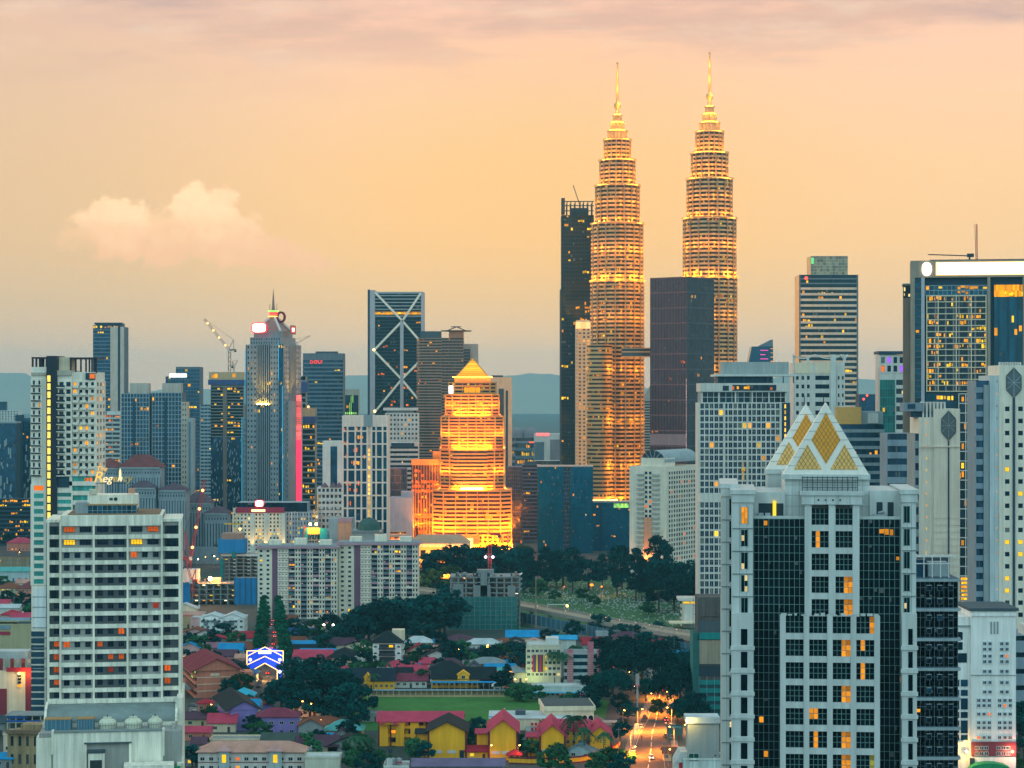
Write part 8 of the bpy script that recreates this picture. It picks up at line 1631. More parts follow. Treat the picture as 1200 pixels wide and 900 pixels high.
# ---- more small houses in the gaps, each labelled from what stands nearest
r2=random.Random(21); MORE=[]
WALLS=[('white',HW),('cream',CREAM),('grey',GWL),('pink',PINK),('buff',BW),('teal',TW)]; ROOFS=[('red',RED),('rose',ROSE),('rust',RUST),('plum',PLUM),('dark slate',SLT),('black',BLKR),('grey',GRYR),('pale',PALR),('blue',BLUER),('salmon',SALM)]
for px,py in((228,756),(240,757),(254,760),(270,771),(222,774),(340,761),(356,774),(372,778),(398,770),(412,764),(424,771),(432,765),(350,745),(364,741),(380,743),(396,740),(412,748),(476,765),(490,768),(512,772),(524,768),(538,774),(552,775),(566,770),(590,772),(602,784),(512,783),(526,789),(572,794),(586,796),(484,796),(604,800),(470,790),(458,798),(612,760),(626,764),(604,764),(700,764),(712,746),(736,762),(752,762),(768,766),(776,758),(790,760),(288,846),(364,870),(372,888),(352,896),(376,862),(230,852),(260,858),(12,730),(28,732),(30,690),(6,676),(226,728),(216,726),(290,768),(282,756)):
 (rn,rm),(wn2,wm)=r2.choice(ROOFS),r2.choice(WALLS); w_=r2.uniform(9,17); D=GD(py); hp=w_/2*F/D; hip_=r2.random()<.4
 b,k=house('x',px-hp,px+hp,py,r2.choice((3.4,4,4.6,6.4)),r2.uniform(7,11),'hip' if hip_ else 'gable',rm,wm,'x' if r2.random()<.7 else 'y',r2.uniform(1.8,3),lit_=.2)
 if r2.random()<.5:
  g=MB(); x_=r2.uniform(k.b[0],k.b[1]-3); g.box(x_,x_+3,-2.2,-.05,2.3,2.45,r2.choice((BLUER,GRYR,TEALR,RUST))); g.build('awning',b.root)
 if r2.random()<.4:g=MB(); g.lathe([(.6,k.z1-.4),(.6,k.z1+1.6),(0,k.z1+2)],r2.choice((GREY,BLUER,PALE)),10,(k.b[1]+.9,3)); g.tube((k.b[1]+.9,3,0),(k.b[1]+.9,3,k.z1-.4),.25,GREY); g.build('water_tank',b.root)
 MORE.append((b.root,f'{wn2} house with {rn} {"hipped" if hip_ else "gabled"} roof'))
# ---- lit archway over the avenue
D=GD(796); b=Bld('lit_archway','blue archway outlined in yellow lights, spanning the tree avenue','archway',(X(310.5,D),D,0),cap=0,mark=('the lit archway',311,780)); BL=lit('arch_blue',(.03,.10,1),.9); YL=lit('arch_outline',(1,.60,.12),3.2,False)
x0,x1=b.x(289.5),b.x(332); z1,zs,za=b.z(762.5),b.z(785),b.z(777); xi0,xi1=b.x(296.5),b.x(325); xm=0
g=b.part('arch_face'); y=-.4
g.face([(x0,y,0),(xi0,y,0),(xi0,y,zs),(x0,y,zs+2)],BL); g.face([(xi1,y,0),(x1,y,0),(x1,y,zs+2),(xi1,y,zs)],BL); g.face([(x0,y,zs+2),(xi0,y,zs),(xm,y,za),(xm,y,b.z(758)),(x0,y,z1)],BL); g.face([(xi1,y,zs),(x1,y,zs+2),(x1,y,z1),(xm,y,b.z(758)),(xm,y,za)],BL)
g=b.part('arch_body'); g.box(x0,xi0,-.35,1.4,0,zs,NAVY); g.box(xi1,x1,-.35,1.4,0,zs,NAVY); g.box(x0,x1,-.35,1.4,za+.1,z1,NAVY); o=MB()
for a,c in(((x0,0),(x0,z1)),((x1,0),(x1,z1)),((x0,z1),(x1,z1)),((xi0,0),(xi0,zs)),((xi1,0),(xi1,zs)),((xi0,zs),(xm,za)),((xi1,zs),(xm,za)),((x0,b.z(779)),(xm,b.z(769))),((x1,b.z(779)),(xm,b.z(769))),((x0,b.z(769)),(xm,b.z(758))),((x1,b.z(769)),(xm,b.z(758)))):o.beam((a[0],-.55,a[1]),(c[0],-.55,c[1]),.3,.3,YL)
o.build('outline_light',b.root); o=MB(); o.box(-3.0,3.0,-.7,-.45,b.z(766),b.z(763.4),lit('arch_white',(.8,.9,1),2.4,False)); o.build('title_panel',b.root)
for p,py in((293.5,773),(328,773),(328,787)):o=MB(); oval(o,(b.x(p),b.z(py)),.75,.75,-.62,lit('arch_white',()),.1,2); o.build('round_emblem',b.root)
lamp('POINT',b.root,(0,-6,2.5),3200,(1,.5,.12),.5); lamp('POINT',b.root,(0,8,4),3000,(1,.45,.1),.5); b.done()
# ================================================================== trees
def leafm(name,a,c):
 m,t,b=newmat(name); r=t.add('ShaderNodeNewGeometry').outputs['Random Per Island']; ob=t.add('ShaderNodeObjectInfo').outputs['Random']
 co=t.add('ShaderNodeTexCoord').outputs['Object']; n=t.noise(co,.35,3)
 f=t.math('ADD',t.math('MULTIPLY',r,.5),t.math('MULTIPLY',n,.55)); col=t.mix(f,a,c); k=t.math('ADD',t.math('MULTIPLY',ob,.95),.55)
 t.put(b.inputs['Base Color'],t.mix(1.0,col,k,'MULTIPLY')); b.inputs['Roughness'].default_value=.7; b.inputs['Specular IOR Level'].default_value=.0; return m
LF={'dark':leafm('leaf_dark',(.0004,.020,.028),(.004,.072,.062)),'mid':leafm('leaf_mid',(.006,.050,.028),(.036,.14,.052)),'col':leafm('leaf_column',(.002,.05,.03),(.012,.12,.06)),'palm':leafm('leaf_palm',(.012,.05,.03),(.04,.12,.055)),'olive':leafm('leaf_olive',(.03,.06,.02),(.09,.13,.04))}
BARK=wall('bark',(.07,.055,.042),.9,.3)
def crown_mesh(kind,seed,n_cl,per,leaf,mat):
 """unit crown, radius about 1, base at z=0: many small leaf faces gathered in clumps"""
 r=random.Random(seed); mb=MB(); cl=[]
 for i in range(n_cl):
  a=r.random()*2*pi
  if kind=='round':t=r.random()**.5; zc=.25+1.05*r.random(); rr=t*.85*max(.18,sin(pi*min(1,(zc+.05)/1.5)))**.7
  elif kind=='spread':t=r.random()**.5; rr=t*.98; zc=.42+.38*(1-t*t)+.16*r.random()-.22*t*r.random()
  elif kind=='tall':zc=.2+1.9*r.random(); rr=.6*r.random()**.5*max(.15,1-((zc-1.0)/1.25)**2)
  else:zc=2.4*i/n_cl; rr=.36*(1-(zc/2.6)**3)*(.6+.4*r.random())
  cl.append((rr*cos(a),rr*sin(a),zc,{'round':.27,'spread':.22,'tall':.26,'col':.24}[kind]*r.uniform(.65,1.25)))
 for(cx,cy_,cz,cr)in cl:
  for i in range(per):
   d=Vector((r.gauss(0,1),r.gauss(0,1),r.gauss(0,1))); d.normalize(); q=cr*r.random()**.4; p=Vector((cx,cy_,cz))+Vector((d.x,d.y,d.z*.75))*q
   nrm=(d+Vector((r.gauss(0,.5),r.gauss(0,.5),.5+r.gauss(0,.5)))).normalized(); e=nrm.orthogonal().normalized(); g=nrm.cross(e); s=leaf*r.uniform(.6,1.35); e=e*s; g=g*s*r.uniform(.5,.9)
   mb.face([p-e-g*.3,p+g*-1,p+e-g*.2,p+e*.4+g,p-e*.5+g*.9],mat)
 return mb.mesh('crown'),cl
def trunk_mesh(cl,h0,r,seed,spread):
 rr=random.Random(seed); mb=MB(); top=Vector((0,0,.42 if spread else .55)); mb.tube((0,0,-h0),(rr.uniform(-.03,.03),0,top.z*.4),r,BARK,7,r*.75); mb.tube((0,0,top.z*.35),top,r*.75,BARK,6,r*.45)
 for c in rr.sample(cl,min(7,len(cl))):mb.tube(top*rr.uniform(.5,.95),(c[0]*.9,c[1]*.9,c[2]*.92),r*.42,BARK,5,r*.1)
 return mb.mesh('trunk')
PROTO={}
def proto(kind,v):
 key=(kind,v)
 if key in PROTO:return PROTO[key]
 cfg={'round':('round',27,66,.072,'dark',.42,.06),'bushy':('round',22,60,.085,'mid',.3,.05),'giant':('spread',120,90,.034,'dark',.34,.045),'tall':('tall',34,60,.07,'dark',.5,.05),'col':('col',36,46,.075,'col',.12,.03),'shrub':('round',14,60,.11,'mid',.05,.03),'olive':('round',18,60,.10,'olive',.4,.04)}[kind]
 me,cl=crown_mesh(cfg[0],11*v+len(kind),cfg[1],cfg[2],cfg[3],LF[cfg[4]]); tm=trunk_mesh(cl,cfg[5],cfg[6],v,cfg[0]=='spread'); PROTO[key]=(me,tm,cfg[5]); return PROTO[key]
TREES=[]
def tree(px,pb,h,kind='round',wide=1.,label=None,D=None,desc=None,grp='trees of the low quarter'):
 """px, pb: where the trunk meets the ground; h: height in metres"""
 D=D or GD(pb); me,tm,h0=proto(kind,rng.randrange(3)); full={'giant':.98,'tall':2.25,'col':2.5}.get(kind,1.45)+h0; s=h/full
 o=thing('shrub' if kind=='shrub' else 'tree',None,'shrub' if kind=='shrub' else 'tree',(X(px,D),D,0),rng.random()*6.28,grp)
 for n,m in(('crown',me),('trunk',tm)):c=link(n,m,o,(0,0,h0*s)); c.scale=(s*wide,s*wide,s)
 TREES.append((o,kind,label,desc)); return o
def palm(px,pb,h,label=None):
 D=GD(pb); o=thing('palm_tree',None,'palm tree',(X(px,D),D,0),rng.random()*6,'palm trees'); g=MB(); g.tube((0,0,0),(.2,0,h*.5),.22,BARK,6,.17); g.tube((.2,0,h*.5),(.1,.1,h),.17,BARK,6,.14); g.build('trunk',o); f=MB()
 for i in range(16):
  a=2*pi*i/16+rng.random()*.3; L=h*.42*rng.uniform(.8,1.1); up=rng.uniform(.2,.9); pts_=[Vector((.1+cos(a)*L*t,.1+sin(a)*L*t,h+L*(up*t-1.1*t*t)))for t in(0,.25,.5,.75,1)]; sd=Vector((-sin(a),cos(a),0))
  for q in range(4):
   p,r_=pts_[q],pts_[q+1]
   for s_ in(-1,1):
    for e in range(3):b0=p.lerp(r_,e/3); b1=p.lerp(r_,(e+.7)/3); w=L*.24*(1.05-q/5); f.face([b0,b1,b1+sd*s_*w+Vector((0,0,-w*.6)),b0+sd*s_*w*.9+Vector((0,0,-w*.6))],LF['palm'])
 f.build('crown',o); TREES.append((o,'palm',label,None)); return o
# rounded mass left of the field, great spreading tree by the road
for px,pb,h,w in((330,838,15,1.3),(352,828,17,1.35),(378,840,17,1.4),(398,832,16,1.3),(364,848,14,1.3),(345,806,14,1.2),(388,814,15,1.2),(372,806,15,1.2),(408,846,16,1.2),(422,846,15,1.1),(417,862,12,1.1),(408,872,9,1.1),(396,850,12,1.2),(356,812,13,1.2),(405,818,13,1.1),(338,852,9,1.2)):tree(px,pb,h,'round',w,desc='big rounded')
for lb,px,pb,h,w in(('great dark spreading tree overhanging the orange lit road',752,815,24,.98),('wide flat crowned tree behind the great spreading tree',735,800,20,.9),('broad dark tree on the right side of the orange lit road',797,838,21,.78),('spreading tree half hidden behind the half netted concrete block',806,815,20,.7),('broad dark tree just left of the great spreading tree',718,826,15,.8)):tree(px,pb,h,'giant',w,lb)
for px,pb,h in((690,836,11),(700,830,12),(757,822,10),(736,846,8),(727,834,8),(727,872,9),(812,848,13),(822,842,12),(803,850,11),(794,846,9)):tree(px,pb,h,'round',1.1)
tree(771,842,8,'olive',1.0,'yellow lit small tree leaning over the orange road')
for px,pb,h in((712,790,12),(702,775,12),(672,750,11),(703,747,13),(712,766,9),(770,752,11),(745,756,11),(757,770,13),(733,772,12),(775,777,12),(790,768,10),(728,757,12),(650,756,8),(640,752,7)):tree(px,pb,h,'round',1.1)
# trees around the cemetery, along the far side
for px,pb,h,k in((622,690,28,'tall'),(640,692,30,'tall'),(652,690,27,'tall'),(671,695,31,'tall'),(690,694,22,'round'),(706,690,24,'tall'),(723,700,34,'tall'),(729,690,30,'tall'),(745,704,34,'tall'),(752,705,24,'tall'),(765,700,26,'round'),(770,688,36,'tall'),(778,688,32,'tall'),(782,706,27,'round'),(796,704,25,'round'),(806,700,24,'round'),(790,716,22,'round'),(772,718,20,'round'),(812,712,22,'round'),(660,688,26,'round'),(631,700,12,'bushy'),(682,706,9,'bushy'),(696,712,8,'bushy'),(650,706,8,'bushy'),(615,695,16,'round'),(760,722,9,'bushy')):tree(px,pb,h,k,1.0 if k=='tall' else 1.15,grp='trees round the cemetery')
for px,pb,h,k in((498,690,20,'round'),(515,688,26,'round'),(532,686,28,'round'),(548,684,27,'round'),(563,686,24,'round'),(580,684,28,'round'),(596,688,27,'round'),(610,686,26,'round'),(526,698,20,'olive'),(508,700,18,'olive'),(600,700,16,'round'),(494,704,14,'olive'),(515,705,12,'round')):tree(px,pb,h,k,1.25,grp='trees below the orange tower')
tree(612,650,14,'olive',1.4,'tree lit golden from below, right of the orange floodlit tower',D=1730)
# before the flats and the viaduct
for px,pb,h,w in((418,766,20,1.2),(432,756,22,1.3),(447,758,24,1.3),(462,752,24,1.3),(478,756,20,1.2),(500,748,24,1.3),(515,752,26,1.2),(521,742,26,1.1),(488,760,16,1.2),(508,760,14,1.1),(424,744,16,1.1)):tree(px,pb,h,'round',w,desc='dark dense',grp='trees before the flats')
# clipped avenue
for i in range(9):tree(303+i*.9,779-i*6.4,15.5,'col',1.25,desc='clipped column',grp='clipped trees of the avenue'); tree(335-i*1.0,779-i*6.4,15.5,'col',1.25,desc='clipped column',grp='clipped trees of the avenue')
# scattered among the houses
for px,pb,h,k in((222,765,11,'round'),(232,772,12,'bushy'),(246,762,10,'round'),(262,756,12,'round'),(276,764,11,'bushy'),(218,790,12,'round'),(236,792,10,'bushy'),(262,800,12,'round'),(278,808,12,'round'),(284,818,11,'bushy'),(268,822,10,'round'),(250,784,9,'round'),(293,836,8,'round'),(246,850,8,'bushy'),(296,862,8,'round'),(304,872,9,'bushy'),(225,902,9,'round'),(362,886,9,'bushy'),(372,880,8,'round'),(366,896,9,'bushy'),(420,892,10,'bushy'),(414,905,8,'bushy'),(432,912,9,'round'),(446,905,8,'bushy'),(486,893,9,'bushy'),(498,896,8,'round'),(470,862,5,'shrub'),(606,884,8,'bushy'),(622,888,7,'bushy'),(655,890,6,'shrub'),(552,876,9,'round'),(560,868,9,'round'),(556,884,7,'bushy'),(420,800,10,'bushy'),(404,792,10,'round'),(428,790,11,'round'),(442,796,9,'bushy'),(476,792,8,'round'),(494,804,8,'bushy'),(486,784,9,'bushy'),(498,778,10,'round'),(516,790,8,'round'),(530,782,13,'round'),(540,780,13,'bushy'),(520,776,12,'round'),(556,788,9,'bushy'),(566,780,10,'round'),(576,786,12,'round'),(586,780,11,'bushy'),(598,776,11,'round'),(607,790,11,'round'),(612,782,12,'round'),(588,815,11,'round'),(594,806,11,'tall'),(604,822,8,'shrub'),(616,822,7,'shrub'),(628,822,7,'shrub'),(610,818,7,'bushy'),(380,770,12,'round'),(396,758,12,'round'),(368,752,12,'bushy'),(352,756,10,'round'),(388,748,14,'round'),(408,756,14,'round'),(344,745,10,'round'),(428,776,11,'bushy'),(471,772,11,'round'),(468,764,12,'bushy'),(20,760,9,'round'),(8,710,10,'round'),(26,716,12,'round'),(36,702,9,'round'),(4,690,9,'bushy'),(10,640,12,'round'),(26,636,14,'round'),(4,632,14,'round'),(34,728,10,'bushy'),(40,722,11,'round'),(48,836,9,'round'),(50,858,8,'bushy'),(1194,880,18,'round'),(1201,895,16,'round'),(1188,905,7,'bushy'),(642,905,8,'bushy'),(660,908,7,'bushy'),(715,905,9,'bushy'),(700,908,8,'bushy'),(727,912,9,'round'),(800,905,7,'bushy'),(236,655,14,'round'),(256,660,16,'round'),(222,648,12,'round'),(412,640,14,'round'),(478,640,16,'round'),(466,642,14,'round'),(490,642,15,'round'),(726,905,8,'shrub'),(686,815,9,'round'),(700,815,10,'bushy'),(668,828,6,'shrub')):tree(px,pb,h,k,1.1)
for px,pb,h in((418,900,11),(430,898,10),(672,885,14),(684,890,11),(655,905,9),(644,798,12),(650,800,14),(661,800,13),(675,790,13),(692,794,12),(708,892,10),(700,886,9),(452,800,9),(438,812,8)):palm(px,pb,h)
# ================================================================== road vehicles, lamps, masts
CARP={n:plain('car_'+n,c,.25,.2)for n,c in(('silver',(.5,.5,.5)),('white',(.75,.75,.73)),('black',(.02,.02,.025)),('red',(.4,.03,.03)),('blue',(.04,.08,.22)),('grey',(.18,.19,.2)))}
TYRE=plain('tyre',(.015,.015,.015),.9); CGL=glass('car_glass',(.02,.03,.035),.2); TAIL=lit('tail_lamp',(1,.03,.02),9,False); HEAD=lit('head_lamp',(1,.82,.5),14,False); TOFF=plain('tail_lens',(.3,.02,.02),.3)
CARM={}
def car_meshes(col,lt):
 key=(col,lt)
 if key in CARM:return CARM[key]
 p=CARP[col]; r=[]; g=MB()
 A=[(-.86,-2.1),(.86,-2.1),(.9,-1.7),(.9,1.8),(.84,2.1),(-.84,2.1),(-.9,1.8),(-.9,-1.7)]; S=lambda k:[(x*k,y*k)for x,y in A]
 g.loft(S(.96),.25,A,.5,p,False,True); g.loft(A,.5,S(.97),.86,p); r.append(('body',g.mesh('body'),[(0,0,0)]))
 g=MB(); g.loft([(-.8,-1.3),(.8,-1.3),(.8,1.5),(-.8,1.5)],.86,[(-.62,-.7),(.62,-.7),(.62,.95),(-.62,.95)],1.36,CGL,False); r.append(('cabin_glass',g.mesh('cabin_glass'),[(0,0,0)])); g=MB(); g.loft([(-.63,-.72),(.63,-.72),(.63,.97),(-.63,.97)],1.36,[(-.58,-.6),(.58,-.6),(.58,.85),(-.58,.85)],1.45,p); r.append(('roof',g.mesh('roof'),[(0,0,0)]))
 g=MB(); g.tube((-.1,0,0),(.1,0,0),.32,TYRE,12); r.append(('wheel',g.mesh('wheel'),[(-.82,-1.35,.32),(.82,-1.35,.32),(-.82,1.35,.32),(.82,1.35,.32)]))
 g=MB(); g.box(-.2,.2,-.04,.04,-.08,.08,HEAD if lt else PALE); r.append(('headlight',g.mesh('headlight'),[(-.6,-2.1,.66),(.6,-2.1,.66)])); g=MB(); g.box(-.2,.2,-.04,.04,-.09,.09,TAIL if lt else TOFF); r.append(('tail_light',g.mesh('tail_light'),[(-.6,2.1,.7),(.6,2.1,.7)])); CARM[key]=r; return r
CARS=[]
def car(px,py,col,rz=0.,lt=False,label=None,D=None,grp='cars on the roads',z=.05):
 D=D or GD(py); o=thing('car',None,'car',(X(px,D),D,z),R(rz),grp)
 for n,m,ps in car_meshes(col,lt):
  for p in ps:link(n,m,o,p)
 CARS.append((o,col,lt,label)); return o
car(763.5,889,'white',-4,True,'white car with headlights on, driving towards us along the orange lit road'); car(742,881,'silver',-4,False,'silver car parked at the left kerb of the orange lit road near its lower end')
car(751,853,'silver',176,False,'silver car by the left kerb next to the grassy verge'); car(754,846,'black',176,False,'black car parked just behind the silver car by the verge'); car(755.5,842,'black',176)
car(780,845,'blue',184,True,'dark car with red tail lights pulling away on the right of the orange road'); car(784.5,838,'white',0); car(785,833.5,'silver',0); car(786.5,840,'red',0); car(786,858,'silver',0); car(786.5,852,'white',0); car(781,864,'black',4); car(786,828,'white',0)
for i,(px,py,c,lt)in enumerate(((775,810,'red',True),(773.5,805,'white',False),(778,803,'red',True),(770,808,'silver',False),(766,806,'white',False))):car(px,py,c,180,lt)
for px,py,c in((729,845,'black'),(731,837,'white'),(729,832,'black'),(728.5,826,'grey'),(734,823,'black'),(729,851,'white'),(738,825,'grey')):car(px,py,c,80+rng.uniform(-6,6),grp='cars in the dark car park')
for px,py,c,lt in((717,796,'red',True),(716,789,'white',False),(720,783,'silver',True),(724,776,'red',True),(727,772,'white',True),(723,768,'red',False),(719,764,'silver',True),(729,780,'grey',False),(713,804,'white',True),(732,805,'white',False),(738,806,'silver',True),(744,805,'red',False),(726,806,'grey',False),(734,808,'white',False)):car(px,py,c,180 if px<731 else 90,lt,grp='cars on the side road')
for i in range(15):car(rng.uniform(317,323),719+i*4.6,rng.choice(('red','black','white','silver','grey')),180,i%3!=1,grp='cars in the avenue')
for px,py,c in((314,790,'red'),(303,806,'black'),(304,801,'grey'),(305,796,'black'),(322,806,'silver'),(323,800,'black'),(322,812,'white')):car(px,py,c,180,c=='red',grp='cars by the archway')
for px,py,c in((228,836,'white'),(222,845,'white'),(236,838,'blue'),(237,843,'red'),(226,828,'grey')):car(px,py,c,60,grp='cars in the school yard')
for px,py,c,lt in((348,843,'red',True),(352,848,'white',False),(349,852,'red',False),(346,836,'white',True),(354,856,'blue',False)):car(px,py,c,170,lt,grp='vehicles among the stalls')
# motorbike rider seen as a dark dot on the road
o=thing('motorcycle','red motorcycle with its rider on the open middle of the orange lit road','motorcycle',(X(752,GD(867)),GD(867),.04)); g=MB()
for y in(-.7,.7):g.tube((-.05,y,.32),(.05,y,.32),.32,TYRE,12)
g.build('wheels',o); g=MB(); g.loft([(-.14,-.6),(.14,-.6),(.14,.6),(-.14,.6)],.45,[(-.1,-.4),(.1,-.4),(.16,.5),(-.16,.5)],.85,CARP['red'],True,True); g.beam((-.35,.6,1.0),(.35,.6,1.0),.06,.06,DARK); g.build('body',o)
def person(label,loc,rz,shirt,trouser,sit=False,scale=1.):
 """one continuous skinned figure; clothing is coloured by height on the same body mesh"""
 me=bpy.data.meshes.new('body'); J=[(0,0,.95),(0,0,1.2),(0,0,1.42),(0,0,1.55),(0,0,1.70),(.19,0,1.40),(.27,-.02,1.14),(.28,-.12,.90),(-.19,0,1.40),(-.27,.02,1.14),(-.28,-.06,.90),(.10,0,.90),(.11,-.02,.5),(.11,.03,.08),(-.10,0,.90),(-.11,.06,.5),(-.11,.14,.08),(.11,-.12,.05),(-.11,0,.05)]
 if sit:J[5:]=[(.19,0,1.40),(.30,.16,1.2),(.3,.42,1.12),(-.19,0,1.40),(-.30,.16,1.2),(-.3,.42,1.12),(.12,.02,.90),(.2,.42,.84),(.18,.36,.42),(-.12,.02,.90),(-.2,.42,.84),(-.18,.36,.42),(.18,.5,.38),(-.18,.5,.38)]
 E=[(0,1),(1,2),(2,3),(3,4),(2,5),(5,6),(6,7),(2,8),(8,9),(9,10),(0,11),(11,12),(12,13),(0,14),(14,15),(15,16),(13,17),(16,18)]; rad=[.14,.13,.15,.06,.105,.075,.05,.035,.075,.05,.035,.1,.07,.045,.1,.07,.045,.035,.035]
 me.from_pydata(J,E,[]); o=thing('person',label,'person',loc,rz); ob=link('body',me,o); ob.scale=(scale,)*3; sk=ob.modifiers.new('skin','SKIN')
 for v,q in zip(me.skin_vertices[0].data,rad):v.radius=(q,q)
 me.skin_vertices[0].data[0].use_root=True; ss=ob.modifiers.new('smooth','SUBSURF'); ss.levels=1; ss.render_levels=1
 m,t,b=newmat('clothing_'+label[:12].replace(' ','_')); z=t.add('ShaderNodeSeparateXYZ'); t.put(z.inputs[0],t.add('ShaderNodeTexCoord').outputs['Object'])
 t.put(b.inputs['Base Color'],t.ramp(t.math('DIVIDE',z.outputs[2],2.0),[(0,trouser),(.48,trouser),(.485,shirt),(.735,shirt),(.745,(.28,.16,.1)),(.86,(.28,.16,.1)),(.865,(.02,.015,.012)),(1,(.02,.015,.012))],'CONSTANT')); me.materials.append(m); return o
person('rider in a red top sitting on the red motorcycle',(X(752,GD(867)),GD(867)-.1,.0),0,(.4,.04,.03),(.03,.03,.05),True)
person('person in dark clothes walking on the right pavement of the orange lit road',(X(780.3,GD(851)),GD(851),.1),0,(.5,.5,.5),(.03,.03,.05))
POLE=wall('pole_grey',(.20,.21,.20),.5); SOD=lit('sodium_lamp',(1,.42,.06),30,False)
LAMPS=[]
def street_lamp(px,py,h=9,arm=1.6,e=3000,col=(1,.25,.018),m=SOD,D=None,size=.28,grp='orange street lamps'):
 D=D or GD(py); o=thing('street_lamp',None,'street lamp',(X(px,D),D,0),0,grp); g=MB(); g.tube((0,0,0),(0,0,h),.12,POLE,6,.08); g.build('pole',o); g=MB(); g.tube((0,0,h-.1),(arm,0,h+.25),.06,POLE,5); g.build('arm',o); g=MB(); g.box(arm-.35,arm+.5,-.2,.2,h+.2,h+.38,POLE); g.build('lamp_head',o); g=MB(); g.ball((arm+.1,-.05,h+.1),size,m,6,.7); g.build('bulb',o)
 if e:lamp('SPOT',o,(arm+.1,-.5,h-.4),e,col,.25,172,(0,0,-1),1.0)
 LAMPS.append((o,px)); return o
for px,py,s in((739,886,1),(747,858,1),(758,838,1),(764,820,1),(790,880,-1),(787,856,-1),(786,836,-1),(785,818,-1),(738,905,1)):street_lamp(px,py,9,1.8*s,90000 if py>845 else 45000)
for px,py in((716,790),(730,778),(722,765),(712,800),(735,806),(750,806)):street_lamp(px,py,7,1.0,4000)
for px,py in((326,728),(310,745),(326,758),(308,786),(345,830),(352,842),(341,852),(362,845)):street_lamp(px,py,7,.8,2400)
for px,py in((378,752),(389,752),(403,752)):street_lamp(px,py,9,.6,900,(1,.92,.7),lit('white_lamp',(1,.9,.65),16,False),size=.6,grp='white street lamps')
for px,py,sz,e in((698,690,1.4,30000),(692,712,1.1,16000),(704,700,.6,8000),(640,697,.4,3000),(604,690,.4,3000),(725,697,.5,6000),(660,700,.4,3000)):street_lamp(px,py,14 if sz>1 else 7,.6,e,(1,.26,.04),lit('sodium_hot',(1,.16,.012),5,False),size=sz,grp='glowing lamps round the cemetery')
for px in(627,660,689,707,723,742,758,772,790):street_lamp(px,741+(px-612)*.19-2,15,1.2,0,m=lit('dim_lamp',(1,.6,.3),2,False),grp='unlit lamps along the viaduct')
for px,py in((246,843),(374,862),(607,893),(574,893),(596,800),(536,775),(570,770),(498,772),(447,792),(300,770),(254,664),(240,662),(212,670),(8,668),(34,664),(22,656),(46,720),(390,776),(374,778),(615,812),(602,812),(588,808),(730,850),(801,868),(783,898)):street_lamp(px,py,6,.5,900,grp='small orange lamps of the quarter')
for px,py in((238,660),(250,664),(231,668)):street_lamp(px,py,8,.6,1500,(1,.85,.4),lit('white_lamp',()),size=.5,grp='white site lamps')
def pole(label,px,py,h,r=.16,name='utility_pole',cat='pole',m=None,arms=0):
 D=GD(py); b=Bld(name,label,cat,(X(px,D),D,0),cap=0); b.part('pole').tube((0,0,0),(0,0,h),r,m or POLE,8,r*.7)
 if arms:b.part('antenna').box(-.7,.7,-.4,.4,h-4.5,h,SILV); b.part('antenna').box(-.45,.45,-.3,.3,h-10,h-6.5,SILV); b.part('collar').lathe([(.5,h-5.4),(.5,h-5.1),(.1,h-5)],GREY,8)
 else:b.part('crossarm').box(-.9,.9,-.08,.08,h-.8,h-.6,POLE)
 b.done()
pole('tall grey antenna mast standing left of the great spreading tree',747,846,19.5,.38,'antenna_mast','mast',SILV,1); pole('thin rusty pole in front of the viaduct, right of the green netted block',628,744,32,.35,m=CGRY)
pole('grey utility pole before the car park, left of the antenna mast',742,872,12); pole('grey utility pole by the maroon wall, in front of the farthest right yellow block',725,888,11); pole('slim pole on the verge by the grassy kerb',759,842,9)
pole('slim grey pole right of the orange road near the yellow hut',779,905,11); pole('slim pole at the lower left of the orange road',731,905,12)
b=Bld('kiosk_sign','small white sign board on the verge of the orange lit road','sign',(X(746,GD(858)),GD(858),0),cap=0); b.part('post').box(-.06,.06,0,.12,0,2,POLE); b.part('board').box(-.8,.8,-.08,0,1.2,3.4,PALE); b.done()
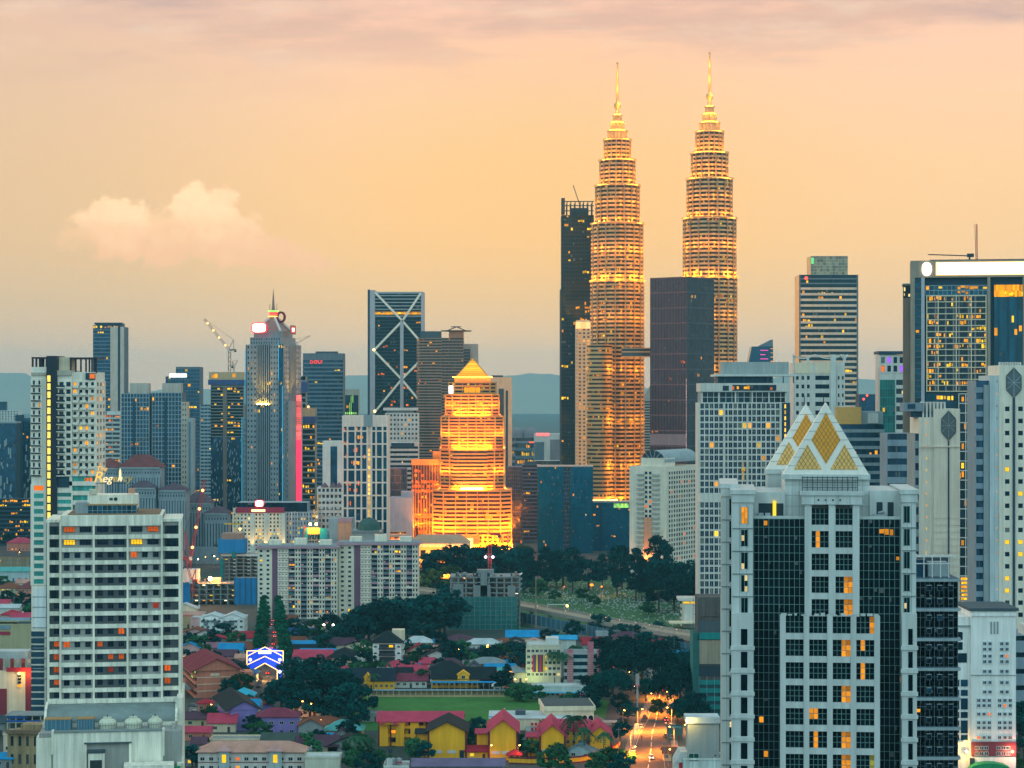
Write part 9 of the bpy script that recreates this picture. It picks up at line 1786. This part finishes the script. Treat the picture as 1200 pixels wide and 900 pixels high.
# parasols and stall covers seen as small dots of colour
STALL=[wall('stall_'+n,c)for n,c in(('red',(.5,.04,.04)),('orange',(.6,.2,.03)),('blue',(.03,.2,.5)),('white',(.7,.7,.68)))]
for i,(px,py,mi_,ph)in enumerate(((345,838,1,'first orange'),(348,846,0,'first red'),(351,851,3,'first white'),(355,858,0,'second red'),(343,829,1,'second orange'),(359,852,3,'second white'),(362,858,2,'blue'),(236,842,1,None),(243,840,0,None),(594,812,0,None),(600,806,1,None))):
 lab=(ph+' stall canopy from the top of the lane behind the purple house')if ph else{236:'orange stall canopy in the school yard',243:'red stall canopy in the school yard',594:'red stall canopy by the shrubs right of the school',600:'orange stall canopy by the shrubs right of the school'}[px]
 D=GD(py); b=Bld('market_stall',lab,'stall',(X(px,D),D,0),cap=0,group='market stalls'); hipcap(b,-1.4,1.4,-1.4,1.4,2.3,3.3,STALL[mi_],.1,'canopy')
 for sx in(-1.2,1.2):
  for sy in(-1.2,1.2):b.part('frame').box(sx-.05,sx+.05,sy-.05,sy+.05,0,2.3,POLE)
 b.part('table').box(-1.1,1.1,-.9,.3,.8,.9,BW); b.done()
# ================================================================== labels that single out every tree, car and lamp
ORD=['nearest','second','third','fourth','fifth','sixth','seventh','eighth','ninth','tenth','eleventh','twelfth','thirteenth','fourteenth','fifteenth','sixteenth','seventeenth','eighteenth','nineteenth','twentieth']
def single_out(items):
 """items: (object, phrase); words its label by the nearest landmark, the side it stands on and its rank there"""
 bins={}
 for o,ph in items:
  x,y=scr(o.location); best=min(LANDMARKS,key=lambda l:hypot((l[1]-x),(l[2]-y)*1.6)); dx_,dy_=x-best[1],y-best[2]
  side='beside' if abs(dx_)>abs(dy_)*1.6 else('in front of' if dy_>0 else 'behind')
  bins.setdefault((ph,side,best[0]),[]).append((hypot(dx_,dy_),o))
 for(ph,side,lm),l in bins.items():
  l.sort(key=lambda t:t[0])
  for i,(_,o)in enumerate(l):
   o['label']=f'{ph} {side} {lm}' if len(l)==1 else f'{ORD[min(i, 19)]} {ph} {side} {lm}'+('' if i else ', closest to it')
KD={'round':'dark rounded tree','bushy':'mid green bushy tree','giant':'spreading tree','tall':'tall narrow dark tree','col':'clipped column tree','shrub':'low green shrub','olive':'olive toned tree','palm':'palm tree'}
for o,k_,lab,ds in TREES:
 if lab:o['label']=lab
single_out(MORE)
single_out([(o,(ds+' tree')if ds else KD[k_])for o,k_,lab,ds in TREES if not lab])
for o,c,lt,lab in CARS:
 if lab:o['label']=lab
single_out([(o,f'{c} car'+(' with lamps on' if lt else ''))for o,c,lt,lab in CARS if not lab])
single_out([(o,{'orange street lamps':'orange street lamp','white street lamps':'white lit street lamp','glowing lamps round the cemetery':'glowing orange lamp','unlit lamps along the viaduct':'tall thin unlit lamp post','small orange lamps of the quarter':'small orange lamp','white site lamps':'white site lamp'}[o['group']])for o,_ in LAMPS])
for o in list(SC.objects):
 if o.name.startswith('gravestones'):tag(o,'pale gravestones covering the green cemetery lawn','gravestones')
